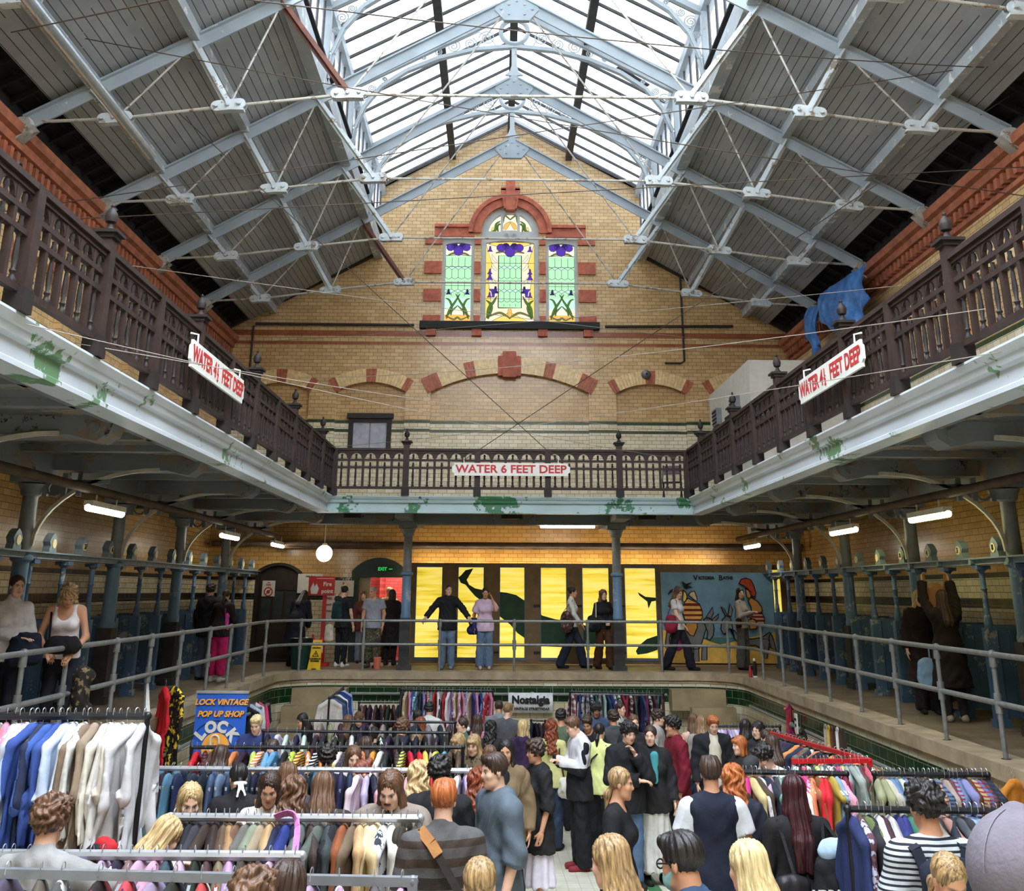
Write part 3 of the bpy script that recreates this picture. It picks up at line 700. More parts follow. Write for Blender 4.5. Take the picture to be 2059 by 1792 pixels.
# ================================================================== roof trusses
tie_m = peeling('tie_rod_paint', S(176, 172, 162), [S(92, 78, 64), S(120, 106, 90)], .55, 6, .5)
strut_m = peeling('strut_paint', S(192, 200, 202), [S(110, 70, 52), S(140, 130, 118)], .56, 4, .5)
rust_m = plain('rusty_red_iron', S(104, 66, 54), .7, var=.2)
RE, R1, R2, R3, RA = (7.4, 8.25), (6.45, 8.82), (5.0, 9.66), (3.72, 10.40), (0, 12.55)
N1, N2, N3 = (6.05, 8.37), (4.38, 8.60), (2.6, 8.82)
def plate_mb(c, y, w=.5, h=.15, ang=0):
    m = MB(); M = Matrix.Translation((c[0], y, c[1])) @ Matrix.Rotation(-ang, 4, 'Y')
    for d in (-.05, .05):
        k = MB(); ol = arc(w / 2 - h / 2, 0, h / 2, -pi / 2, pi / 2, 6) + arc(-w / 2 + h / 2, 0, h / 2, pi / 2, 3 * pi / 2, 6)
        k.prism([ol], lambda a, b, e: (a, e, b), d - .012, d + .012)
        if d > 0:
            for x in (-.17, 0, .17): k.lathe([(.032, -.15), (.032, .04)], (x, d, 0), 6, 0, 'Y')
        put(m, k, M)
    m.box((c[0], y, c[1] - h * .4), (w * .9, .12, .03))
    return m
for ti, y in enumerate(TY[:6]):
    place = ['nearest the stained glass wall', 'second from the stained glass wall', 'third from the stained glass wall', 'fourth from the stained glass wall', 'fifth from the stained glass wall', 'sixth from the stained glass wall'][ti]
    root = empty('roof_truss', (0, y, 8.2), 0, 'grey painted iron roof truss, ' + place, 'roof truss', 'roof trusses')
    P = lambda p, s: (s * p[0], y, p[1])
    for s in (-1, 1):
        m = MB(); m.bar(P(RE, s), P((.1, 12.50), s), .035, .22); m.bar((s * 7.4, y, 8.37), (s * .1, y, 12.62), .16, .03); m.build('rafter', grey_iron, root)
        for a, b, mt in ((R1, N1, strut_m), (R2, N2, strut_m), (R3, N3, rust_m if (ti in (0, 3) and s < 0) else strut_m)):
            m = MB(); m.bar(P(a, s), P(b, s), .03, .13); m.bar(P(a, s), P(b, s), .16, .03)
            m.build('strut', mt, root)
        for a, b in ((N1, R2), (N2, R3), (N3, (.18, 12.4))):
            m = MB(); m.tube([P(a, s), P(b, s)], .017, 6); m.build('diagonal_rod', tie_m, root)
        for a, b in (((7.35, 8.3), N1), (N1, N2), (N2, N3)):
            m = MB(); m.tube([P(a, s), P(b, s)], .026, 8); m.build('tie_rod', tie_m, root)
        for c, d in ((N1, .12), (N2, .13), (N3, .06)): plate_mb((s * c[0], c[1]), y, .52, .17, s * -d).build('node_plate', strut_m, root, 40)
        m = MB(); m.lathe([(.13, -.1), (.15, -.04), (.15, .04), (.13, .1)], (s * 7.38, y, 8.22), 12, 0, 'Y'); m.prism([[(s * 7.45, 8.3), (s * 7.2, 8.2), (s * 7.42, 7.98), (s * 7.62, 7.95)]], FRONT(y), -.12, .12)
        m.build('wall_shoe', tie_m, root, 40)
    m = MB(); m.tube([P(N3, -1), P(N3, 1)], .024, 8); m.build('tie_rod', tie_m, root)
    m = MB(); m.prism([[(-.42, 12.34), (-.24, 12.12), (.24, 12.12), (.42, 12.34), (.42, 12.44), (0, 12.72), (-.42, 12.44)]], FRONT(y), -.05, .05)
    for x, z in ((-.3, 12.36), (-.15, 12.46), (0, 12.54), (.15, 12.46), (.3, 12.36), (-.15, 12.25), (.15, 12.25)): m.lathe([(.025, -.075), (.025, .075)], (x, y, z), 6, 0, 'Y')
    m.build('apex_plate', grey_iron, root)
# lantern frames with scrollwork, standing on the trusses
def spiral(c, r, y, s=1, t0=0, turns=2.2, n=26): return [(c[0] + s * r * (1 - i / n * .88) * cos(t0 + turns * 2 * pi * i / n), y, c[1] + r * (1 - i / n * .88) * sin(t0 + turns * 2 * pi * i / n)) for i in range(n + 1)]
AR_ = [(3.58, 10.85), (3.50, 11.35), (3.30, 11.9), (2.95, 12.38), (2.4, 12.78), (1.7, 13.1), (.9, 13.33), (0, 13.42)]
for ti, y in enumerate(TY[:5]):
    place = ['nearest the stained glass wall', 'second from the stained glass wall', 'third from the stained glass wall', 'fourth from the stained glass wall', 'fifth from the stained glass wall'][ti]
    root = empty('lantern_frame', (0, y, 12.6), 0, 'white iron lantern arch with ring and scrolls, ' + place, 'lantern frame', 'lantern frames')
    for s in (-1, 1):
        m = MB(); m.bar((s * 3.62, y, 12.38), (s * .08, y, 14.36), .035, .15); m.bar((s * 3.62, y, 12.31), (s * .08, y, 14.29), .11, .03); m.build('lantern_rafter', white_iron, root)
        m = MB()
        for p, q in zip(AR_[:-1], AR_[1:]): m.bar((s * p[0], y, p[1]), (s * q[0], y, q[1]), .12, .035); m.bar((s * p[0], y, p[1] + .04), (s * q[0], y, q[1] + .04), .03, .11)
        m.build('arch_rib', white_iron, root)
        m = MB(); m.box2((s * 3.56, y - .08, 10.45), (s * 3.72, y + .08, 12.5)); m.build('lantern_post', white_iron, root)
        m = MB()
        for c, r, t0 in (((s * .62, 13.66), .19, 0), ((s * 1.0, 13.52), .15, 2), ((s * 1.38, 13.44), .17, 1), ((s * 1.72, 13.28), .10, 0), ((s * 2.05, 13.14), .07, 0), ((s * 3.36, 12.16), .14, 1), ((s * 3.18, 12.36), .09, 2.5), ((s * 3.46, 11.86), .08, 0), ((s * 2.9, 12.58), .06, 0)):
            m.tube(spiral(c, r, y, s, t0), .013, 4)
        m.tube([(s * .4, y, 13.42), (s * .5, y, 13.6), (s * .8, y, 13.82), (s * 1.3, y, 13.55), (s * 1.9, y, 13.25)], .012, 4)
        m.build('scrollwork', white_iron, root)
    m = MB(); m.tube([(.31 * cos(a), y, 13.83 + .31 * sin(a)) for a in [2 * pi * i / 24 for i in range(25)]], .055, 6, 0, False); m.build('ring', white_iron, root, 60)
    m = MB(); m.prism([[(-.06, 13.4), (-.06, 12.95), (-.1, 12.8), (-.2, 12.72), (-.05, 12.70), (.05, 12.70), (.2, 12.72), (.1, 12.8), (.06, 12.95), (.06, 13.4)]], FRONT(y), -.03, .03); m.build('king_post', white_iron, root)

# silver duct along the left purlin, dark conduit beyond
m = MB(); a = atX(60, 0, -5.85); b_ = atX(304, 312, -5.85); m.tube([(-5.85, 8.0, a.z), (-5.85, b_.y, b_.z)], .085, 12)
tag(m.build('silver_pipe', plain('bare_silver', S(206, 214, 220), .25, .8, var=.08), None, 40), 'shiny silver pipe running under the left roof boards', 'pipe')

# ------------------------------------------------------------------ thin wires across the hall
wire_m = plain('old_wire', S(74, 62, 52), .7); wire_l = plain('pale_wire', S(150, 142, 130), .6)
def wire(p, q, lab, sag=.12, mt=None, r=.008):
    p = Vector(p); q = Vector(q); n = 12
    m = MB(); m.tube([p.lerp(q, i / n) - Vector((0, 0, sag * 4 * (i / n) * (1 - i / n))) for i in range(n + 1)], r, 5)
    tag(m.build('overhead_wire', mt or wire_m), lab, 'wire', 'wires across the hall')
XL, XR = -7.45, 7.45
wire(atX(0, 44, XL), atX(2059, 394, XR), 'thin dark wire falling from the upper left wall to the right cornice')
wire(atX(100, -10, XL), (1.02, 22.0, GZ1 + .78), 'dark wire from the top left roof to the right end of the far sign', .0)
wire(atX(2059, 173, XR), (-1.02, 22.0, GZ1 + .78), 'dark wire from the top right roof to the left end of the far sign', .0)
wire(atX(470, -4, -3.0), atX(2059, 139, XR), 'thin dark wire crossing the top of the skylight')
wire(atX(0, 427, XL), atX(2059, 120, XR), 'thin dark wire rising from the left finial to the top right roof', .0)
wire(atX(0, 449, XL), atX(2059, 336, XR), 'thin dark wire crossing just above the window arch', .0)
wire(atX(0, 496, XL), atX(1590, 700, XR), 'pale thin wire falling from the left gallery to the far right corner', .1, wire_l, .006)
wire(atX(2059, 548, XR), atX(480, 690, XL), 'pale thin wire falling from the right gallery to the far left corner', .1, wire_l, .006)
wire(atX(0, 70, XL), atX(360, -6, -2.6), 'dark wire in the top left corner of the roof', .0)
wire(atX(2059, 610, GX + .1), atX(600, 760, -GX), 'pale slack wire over the far gallery from the right balustrade', .15, wire_l, .0042)
wire(atX(150, 690, -GX), atX(1395, 870, GX), 'pale slack wire from the left balustrade to the far right corner', .1, wire_l, .0042)
wire(atX(2059, 700, GX), atX(655, 900, -GX), 'pale low wire from the right gallery edge to the far left corner', .1, wire_l, .0042)
wire(atX(0, 640, -GX), atX(1385, 925, GX), 'pale low wire along the left gallery edge', .1, wire_l, .0042)

# ================================================================== iron columns under the gallery
col_m = peeling('column_blue_paint', S(100, 128, 156), [S(44, 46, 50), S(150, 158, 156)], .585, 3.2, .45)
col_up = plain('column_grey_paint', S(122, 126, 128), .55, var=.15)
def column(x, y, label, side=0, top=GZ0 - .15):
    root = empty('iron_column', (x, y, 0), 0, label, 'column', 'iron columns')
    m = MB(); m.box((0, 0, .55), (.24, .24, 1.1)); m.box((0, 0, .06), (.32, .32, .12)); m.build('base', plain('dark_column_base', S(52, 50, 50), .6, var=.3), root, local=True)
    m = MB(); m.lathe([(.115, 1.1), (.12, 1.15), (.105, 1.2), (.10, 2.0), (.14, 2.03), (.14, 2.07), (.10, 2.1)], (0, 0, 0), 14); m.build('shaft', col_m, root, 40, local=True)
    m = MB(); m.lathe([(.10, 2.1), (.095, top - .3), (.13, top - .27), (.14, top - .2), (.18, top - .14)], (0, 0, 0), 14); m.box((0, 0, top - .06), (.42, .42, .12)); m.build('capital', col_up, root, 40, local=True)
    if side:
        s = -side; m = MB()
        pts = [(s * (.1 + 1.55 * (1 - cos(t))), 0, 2.2 + .98 * sin(t)) for t in [pi / 2 * i / 12 for i in range(13)]]
        for p, q in zip(pts[:-1], pts[1:]): m.bar(p, q, .05, .045)
        m.build('bracket_rib', plain('cream_iron_rib', S(196, 190, 172), .5, var=.15), root, local=True)
        m = MB(); m.bar((s * .1, 0, 3.02), (s * 1.0, 0, 3.02), .05, .05)
        for dx in (.18, .42, .62): m.box((s * dx, 0, 2.98), (.06, .05, .3))
        m.tube([(s * .30 + .09 * cos(a), 0, 2.93 + .09 * sin(a)) for a in [2 * pi * i / 12 for i in range(13)]], .02, 5)
        m.build('bracket_web', col_up, root, local=True)
    return root
column(-2.33, 23.95, 'blue iron column on the far walkway beside the open doorway', 0, GZ0 - .1); column(2.45, 23.95, 'blue iron column on the far walkway in front of the yellow screen', 0, GZ0 - .1)
CYL, CYR = [10.3, 13.55, 16.85, 20.2, 23.6], [10.15, 13.4, 16.7, 19.95, 23.2]
ordn = ['nearest', 'second', 'third', 'fourth', 'farthest']
for i in range(5):
    column(-6.4, CYL[i], 'grey iron column with curved bracket on the left walkway, %s of five' % ordn[i], -1)
    column(6.4, CYR[i], 'grey iron column with curved bracket on the right walkway, %s of five' % ordn[i], 1)

# ------------------------------------------------------------------ changing cubicles
cub_m = peeling('cubicle_blue_paint', S(80, 110, 144), [S(40, 40, 42), S(150, 160, 158)], .575, 4.5, .45)
cub_top = plain('cubicle_rail_paint', S(118, 134, 144), .5, var=.15)
cream_dot = plain('cream_number_disc', S(232, 216, 170), .5)
def cubicle_proto(s):
    root = empty('changing_cubicle', (0, 0, 0))
    m = MB(); m.box((0, 0, .62), (.15, .13, 1.24)); m.box((0, .0, .05), (.2, .17, .1)); m.box((s * -.07, 0, .6), (.02, .06, 1.0)); m.lathe([(.05, 1.24), (.06, 1.28), (.05, 1.36), (.045, 1.4), (.036, 1.45), (.036, 1.72), (.05, 1.74), (.036, 1.76), (.038, 1.96), (.075, 2.0)], (0, 0, 0), 12); m.box((0, 0, 2.02), (.19, .17, .05))
    m.build('post', cub_m, root, 40, local=True)
    m = MB(); m.box2((0, -.02, .12), (s * 1.05, .02, 1.25))
    for i in range(6): m.box((s * (.12 + i * .16), 0, .66), (.05, .07, 1.1))
    m.build('partition', cub_m, root, local=True)
    m = MB(); m.box((0, .53, 2.09), (.16, 1.07, .07)); m.box((s * -.02, .53, 2.135), (.24, 1.07, .02)); m.lathe([(.04, -.1), (.04, .02)], (s * -.04, .02, 2.09), 10, 0, 'X'); m.build('head_rail', cub_top, root, 40, local=True)
    m = MB(); ol = [(-.14, 0), (.14, 0), (.13, .05), (.105, .1), (.15, .16), (.12, .2), (.07, .25), (.0, .29), (-.07, .25), (-.12, .2), (-.15, .16), (-.105, .1), (-.13, .05)]
    m.prism([ol], lambda a, b, d: (d, .53 + a * .85, 2.145 + b * .9), -.05, .05); pq = m.build('number_plaque', cub_top, root, local=True)
    m = MB(); m.lathe([(.062, -.064 if s > 0 else .05), (.062, -.05 if s > 0 else .064)], (0, .53, 2.265), 14, 0, 'X', (1, 1)); m.build('number_disc', cream_dot, pq, 40, local=True)
    return root
digit_m = plain('black_digit', S(40, 34, 28), .6)
ordw = ['first', 'second', 'third', 'fourth', 'fifth', 'sixth', 'seventh', 'eighth', 'ninth', 'tenth', 'eleventh', 'twelfth', 'thirteenth', 'fourteenth', 'fifteenth', 'sixteenth', 'seventeenth', 'eighteenth', 'nineteenth', 'twentieth'] + ['%dth' % i for i in range(21, 31)]
for s, side, ylist, nums in ((-1, 'left', [25.7 - 1.08 * i for i in range(17)][::-1], {6: '37', 7: '6'}), (1, 'right', [25.2 - 1.08 * i for i in range(17)][::-1], {5: '8', 6: '3', 7: '4', 8: '8'})):
    pr = cubicle_proto(s)
    for i, y in enumerate(ylist):
        o = pr if i == 0 else copy_tree(pr)
        o.location = (s * 6.4, y, 0)
        tag(o, 'blue painted changing cubicle front, %s from the near end of the %s walkway' % (ordw[i], side), 'changing cubicle', 'cubicles of the %s walkway' % side)
        if i in nums:
            pq = [c for c in o.children if c.name.startswith('number_plaque')][0]
            m = MB(); put(m, text_mb(nums[i], .1, .003), Matrix.Translation((-s * .068, .53, 2.265)) @ Matrix.Rotation(-s * pi / 2, 4, 'Z')); m.build('number', digit_m, pq, local=True)

# ------------------------------------------------------------------ tubular railing around the pool
galv = plain('galvanised_tube', S(132, 134, 132), .45, .3, var=.15, scale=12)
RL = [(-5.08, 3.0), (-5.08, 22.1)] + [(x, y) for x, y in arc(-3.88, 22.4, 1.2, pi, pi / 2, 8)] + [(3.9, 23.6)] + [(x, y) for x, y in arc(3.9, 22.4, 1.2, pi / 2, 0, 8)] + [(5.1, 22.0), (5.1, 3.0)]
root = empty('pool_railing', (0, 23.6, 0), 0, 'grey two rail tubular railing around the pool edge', 'railing')
for nm, z in (('top_rail', 1.05), ('lower_rail', .56)):
    m = MB(); m.tube([(x, y, z) for x, y in RL], .030, 10); m.build(nm, galv, root, 50)
pz = [(-5.08, y) for y in (3.2, 4.6, 6.0, 7.3, 8.6, 9.9, 11.0, 12.1, 13.65, 15.0, 16.4, 18.0, 19.4, 20.6)] + [(-5.0, 22.0), (-4.55, 23.4)] + [(x, 23.6) for x in (-3.2, -1.53, .11, 1.73, 3.35)] + [(4.75, 23.24), (5.1, 21.7), (5.1, 20.2), (5.1, 18.8)] + [(5.1, 17.45 - 1.46 * k) for k in range(10)]
cpost = None
for x, y in pz:
    if cpost is None:
        m = MB(); m.tube([(0, 0, 0), (0, 0, 1.05)], .028, 8); m.lathe([(.055, 0), (.055, .02)], (0, 0, 0), 10)
        cpost = m.build('post', galv, root, 50, local=True)
        f = MB(); f.sphere((0, 0, .56), .048, 10); f.lathe([(.042, .46), (.042, .66)], (0, 0, 0), 10); f.build('cross_joint', galv, cpost, 50, local=True)
        f = MB(); f.sphere((0, 0, 1.05), .048, 10); f.lathe([(.042, .92), (.042, 1.02)], (0, 0, 0), 10)
        f.build('tee_joint', galv, cpost, 50, local=True); o = cpost
    else: o = copy_tree(cpost, root)
    o.location = Vector((x, y, 0)) - root.location

# ------------------------------------------------------------------ lamps under the gallery and long pipes
tube_on = emit('fluorescent_tube', S(255, 252, 236), 26.0); tube_warm = emit('fluorescent_yellow', S(255, 250, 180), 22.0); fit_m = plain('lamp_body', S(214, 208, 190), .5)
def tube_lamp(c, L, ax, label, mt):
    root = empty('strip_lamp', c, 0, label, 'lamp')
    d = (L, .12, .07) if ax == 'X' else (.12, L, .07)
    m = MB(); m.box((0, 0, .06), d); m.build('housing', fit_m, root, local=True)
    m = MB(); a = Vector((L / 2, 0, 0)) if ax == 'X' else Vector((0, L / 2, 0)); m.tube([-a, a], .045, 10); m.build('tube', mt, root, local=True)
    m = MB()
    for k in (-.3, .3):
        q = Vector((L * k, 0, .09)) if ax == 'X' else Vector((0, L * k, .09)); m.tube([q, q + Vector((0, 0, .12))], .012, 6)
    m.build('hanger_rod', fit_m, root, local=True)
for px, py, s, lab, mt in ((212, 1028, -1, 'bright strip lamp under the left gallery, nearest the camera', tube_on), (462, 1080, -1, 'bright strip lamp under the left gallery, middle of three', tube_on), (569, 1102, -1, 'small bright strip lamp in the far left corner', tube_on),
                           (1868, 1040, 1, 'yellowish strip lamp under the right gallery, nearest the camera', tube_warm), (1696, 1069, 1, 'yellowish strip lamp under the right gallery, middle of three', tube_warm), (1512, 1099, 1, 'small strip lamp in the far right corner', tube_on)):
    p = atX(px, py, s * 5.65)
    tube_lamp((p.x, min(p.y, 25.6), p.z if p.y < 25.6 else 2.72), 1.25, 'Y', lab, mt)
tube_lamp(atY(1141, 1058, 23.9), 1.25, 'X', 'long bright strip lamp above the yellow screen', tube_on)
pipe_m = plain('rusty_pipe', S(86, 66, 50), .7, var=.3, scale=4)
for s, nm in ((-1, 'left'), (1, 'right')):
    m = MB(); m.tube([(s * 5.65, 7, 2.93), (s * 5.65, 25.6, 2.93)], .06, 8); m.tube([(s * 5.8, 7, 2.99), (s * 5.8, 25.6, 2.99)], .025, 6)
    tag(m.build('heating_pipe', pipe_m, None, 50), 'rusty brown pipe slung under the %s gallery' % nm, 'pipe')
for px in (105, 165, 1015, 1385, 600):
    p = atY(px, 1046, 23.6) if px > 500 else atX(px * 2.9, 1000, -5.0)
m = MB(); m.tube([(-7.4, 26.1, 2.78), (7.4, 26.1, 2.78)], .07, 8); m.tube([(-5.8, 26.2, 2.72), (7.4, 26.2, 2.72)], .05, 8)
tag(m.build('heating_pipe', pipe_m, None, 50), 'brown pipe running across the far wall above the screen', 'pipe')
for x, y, lab in ((-3.55, 23.3, 'at the left'), (-.02, 23.3, 'in the middle'), (3.1, 23.3, 'at the right')):
    m = MB(); m.box((x, y, GZ0 + .03), (.36, .2, .14)); tag(m.build('soffit_vent_box', plain('black_box', S(24, 24, 24), .6)), 'small black box under the far gallery edge, ' + lab, 'box')
# ================================================================== the far walkway: screen, boards, doors, signs
YS = 26.0
frame_m = plain('brown_screen_board', S(116, 94, 66), .7, var=.12)
blue_fr = plain('grey_blue_frame', S(84, 100, 110), .6)
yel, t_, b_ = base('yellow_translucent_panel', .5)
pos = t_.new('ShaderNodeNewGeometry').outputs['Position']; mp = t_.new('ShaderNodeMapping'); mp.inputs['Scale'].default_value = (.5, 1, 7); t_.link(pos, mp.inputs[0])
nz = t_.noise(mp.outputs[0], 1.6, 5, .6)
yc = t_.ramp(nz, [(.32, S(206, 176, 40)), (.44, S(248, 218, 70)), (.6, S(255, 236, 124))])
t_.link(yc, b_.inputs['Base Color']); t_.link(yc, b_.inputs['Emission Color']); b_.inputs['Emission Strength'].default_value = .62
whale_m = plain('whale_green_paint', S(22, 60, 34), .6, var=.2)
def clip_rect(poly_, x0, x1, z0, z1):
    def half(P, f):
        out = []
        for i in range(len(P)):
            a, b = P[i - 1], P[i]; fa, fb = f(a), f(b)
            if (fa >= 0) != (fb >= 0):
                k = fa / (fa - fb); out.append((a[0] + (b[0] - a[0]) * k, a[1] + (b[1] - a[1]) * k))
            if fb >= 0: out.append(b)
        return out
    for f in (lambda p: p[0] - x0, lambda p: x1 - p[0], lambda p: p[1] - z0, lambda p: z1 - p[1]):
        poly_ = half(poly_, f)
        if not poly_: return []
    return poly_
Z3 = lambda a, b: (800 + a / 4.118, 1040 + b / 4.118)
def q3(a, b): p = atY(*Z3(a, b), YS); return (p.x, p.z)
def q4(a, b): p = atY(1200 + a / 4.902, 1040 + b / 4.902, YS); return (p.x, p.z)
panes = [(148, 360), (497, 706), (845, 1047), (1185, 1395), (1532, 1750), (1885, 2140)]
px = [(q3(a, 800)[0], q3(b, 800)[0]) for a, b in panes]
zt, zb = 2.24, .16
xl, xr = q3(60, 800)[0], q4(1880, 900)[0]
root = empty('display_screen', (1.8, YS, 0), 0, 'brown boarded screen with six glowing yellow panels and a painted whale', 'screen')
holes = [[(a, zb), (b, zb), (b, zt), (a, zt)] for a, b in px]
xe0, xe1 = q4(1742, 800)[0], q4(1800, 900)[0] + .06
holes.append([(xe0, .1), (xe1, .1), (xe1, 2.22), (xe0, 2.22)])
m = MB(); m.prism([[(xl, .02), (xr, .02), (xr, 2.34), (xl, 2.34)]] + holes, FRONT(YS), -.04, .04); m.build('screen_board', frame_m, root)
m = MB()
for a, b in px: m.prism([[(a - .03, zb - .06), (b + .03, zb - .06), (b + .03, zt + .05), (a - .03, zt + .05)], [(a, zb), (b, zb), (b, zt), (a, zt)]], FRONT(YS), -.06, -.02)
m.build('panel_trim', blue_fr, root)
WH = [(500, 500), (520, 545), (560, 560), (600, 610), (640, 655), (700, 700), (780, 760), (840, 820), (930, 890), (990, 960), (1060, 1010), (1200, 1070), (1400, 1078), (1560, 1070), (1640, 1045), (1680, 1010), (1700, 960), (1650, 960), (1560, 900),
      (1420, 862), (1300, 845), (1195, 815), (1100, 730), (1047, 690), (980, 645), (900, 625), (845, 620), (760, 605), (700, 602), (640, 590), (590, 560), (570, 520), (600, 470), (625, 425), (560, 440), (525, 480)]
WH = [q3(a, b) for a, b in WH]
F2 = [q3(a, b) for a, b in ((1985, 620), (2050, 660), (2140, 668), (2150, 690), (2100, 700), (2075, 760), (2065, 700), (2000, 650))]
F3 = [q3(a, b) for a, b in ((2150, 980), (2060, 1010), (2000, 1060), (1970, 1110), (1985, 1140), (2060, 1130), (2150, 1100))]
for i, (a, b) in enumerate(px + [(xe0, xe1)]):
    z0, z1 = (zb, zt) if i < 6 else (.1, 2.22)
    m = MB(); m.prism([[(a, z0), (b, z0), (b, z1), (a, z1)]], FRONT(YS), 0, .015)
    pn = m.build('yellow_panel', yel, root)
    for P_ in (WH, F2, F3):
        c = clip_rect(P_, a, b, z0, z1)
        if len(c) > 2: m = MB(); m.prism([c], FRONT(YS), -.006, 0); w_ = m.build('painted_whale' if P_ is WH else 'painted_fish', whale_m, pn)
m = MB()
for a, b in zip([xl + .12] + [p[1] + .03 for p in px], [p[0] - .03 for p in px] + [xr]):
    for z in (.28, 1.35):
        if b - a > .12: m.box(((a + b) / 2 + .1, YS - .05, z), (.16, .03, .05))
m.build('hinge', plain('black_hinge', S(30, 28, 26), .6), root)
up_m = emit('warm_uplight', S(255, 240, 205), 80.0)
for a, b in px + [(4.1, 5.2)]:
    m = MB(); m.tube([(a + .05, YS + .22, 2.0), (b - .05, YS + .22, 2.0)], .03, 6); m.build('uplight_tube', up_m, root)

# painted seaside board with two riders on donkeys
sea = plain('board_sky_blue', S(116, 158, 186), .7, var=.12, scale=3); sand = plain('board_sand', S(236, 188, 92), .7, var=.12, scale=4); water = plain('board_sea', S(74, 116, 110), .7)
dk_grey = plain('painted_donkey_grey', S(120, 122, 124), .7); skin_p = plain('painted_skin', S(206, 140, 76), .7, var=.05); str_y = plain('painted_stripe_yellow', S(232, 180, 98), .7); str_r = plain('painted_stripe_red', S(120, 28, 26), .7); str_p = plain('painted_stripe_pink', S(214, 170, 160), .7)
hair_r = plain('painted_red_hair', S(176, 62, 34), .7, var=.2, scale=20); ink = plain('painted_black', S(20, 18, 18), .7); pale_p = plain('painted_cream', S(222, 200, 168), .7)
YM = YS - .12
Z5 = lambda a, b: (1310 + a / 7.1, 1130 + b / 7.1)
def q5(a, b): p = atY(*Z5(a, b), YM); return (p.x, p.z)
root = empty('seaside_board', (4.2, YM, 0), 0, 'painted blue seaside board with grey donkeys and striped swimmers', 'painted board')
c0, c1 = q5(110, 150), q5(1900, 1540); bx0 = c0[0] + .03; bx1 = q5(1745, 600)[0]; bz1 = q5(600, 150)[1]; bz0 = .06
m = MB(); m.prism([[(bx0, bz0), (bx1, bz0), (bx1, bz1), (bx0, bz1)]], FRONT(YM), 0, .03); m.build('sky_board', sea, root)
sandl = [(bx0, bz0), (bx1, bz0), (bx1, q5(1700, 1000)[1])] + [q5(a, b) for a, b in ((1400, 1080), (1180, 1140), (980, 1180), (870, 1150), (770, 1110), (500, 1040), (160, 970))]
sandl[-1] = (bx0, sandl[-1][1])
m = MB(); m.prism([[q5(a, b) for a, b in ((700, 1130), (700, 1080), (1180, 1080), (1180, 1170), (980, 1190))]], FRONT(YM), -.004, 0); m.build('painted_sea', water, root)
m = MB(); m.prism([sandl], FRONT(YM), -.006, 0); m.build('painted_sand', sand, root)
LAY = [0]
def paint(pts, mt, name='painted_figure', line=.012):
    LAY[0] += .0025
    P_ = [q5(a, b) for a, b in pts]
    m = MB(); m.prism([P_], FRONT(YM), -.008 - LAY[0], -.005, 0); m.tube([(a, YM - .009 - LAY[0], b) for a, b in P_ + P_[:1]], line, 4, 1); m.build(name, [mt, ink], root)
# left donkey and rider (seen between the walkers)
paint([(270, 960), (330, 1000), (420, 960), (560, 900), (700, 870), (800, 900), (760, 1010), (720, 1150), (680, 1240), (600, 1250), (480, 1220), (360, 1240), (330, 1180), (270, 1060)], dk_grey, 'painted_donkey')
paint([(270, 960), (215, 1010), (200, 1130), (195, 1210), (215, 1250), (260, 1200), (255, 1080), (290, 1000)], dk_grey, 'painted_donkey_tail')
for a in ((600, 1200, 640, 1420), (720, 1200, 750, 1400)): paint([(a[0], a[1]), (a[0] + 70, a[1]), (a[2] + 40, a[3]), (a[2] - 40, a[3])], dk_grey, 'painted_donkey_leg')
paint([(740, 820), (800, 790), (870, 830), (890, 950), (880, 1050), (830, 1120), (790, 1090), (800, 1000), (770, 930)], dk_grey, 'painted_donkey_head')
paint([(770, 800), (870, 645), (880, 740), (840, 820)], dk_grey, 'painted_donkey_ear', .01); paint([(850, 830), (960, 740), (950, 800), (890, 860)], dk_grey, 'painted_donkey_ear', .01)
paint([(480, 870), (640, 860), (650, 940), (600, 1060), (540, 1040), (500, 980)], skin_p, 'painted_leg')
def striped(pts, rows, ma, mb_, nm):
    paint(pts, ma, nm); P_ = [q5(a, b) for a, b in pts]
    for ra, rb in rows:
        za, zb_ = q5(500, ra)[1], q5(500, rb)[1]; c = clip_rect(P_, -99, 99, zb_, za)
        if len(c) > 2: LAY[0] += .001; m = MB(); m.prism([c], FRONT(YM), -.010 - LAY[0], -.005); m.build('painted_stripe', mb_, root)
striped([(520, 520), (600, 560), (680, 600), (720, 700), (725, 790), (690, 850), (640, 865), (480, 850), (430, 700), (470, 560)], [(590, 630), (670, 705), (745, 775), (815, 840)], str_y, str_r, 'painted_swimsuit')
paint([(520, 470), (560, 430), (610, 420), (640, 500), (650, 560), (600, 540)], pale_p, 'painted_arm'); paint([(450, 400), (490, 440), (505, 500), (480, 570), (440, 560)], plain('painted_yellow', S(246, 214, 96), .7), 'painted_face')
for pts in (((430, 280), (480, 310), (500, 370), (470, 380)), ((480, 320), (570, 290), (520, 330), (490, 390)), ((500, 330), (580, 370), (530, 360), (490, 400)), ((300, 385), (260, 410), (230, 470), (290, 430))): paint(pts, ink, 'painted_hair', .004)
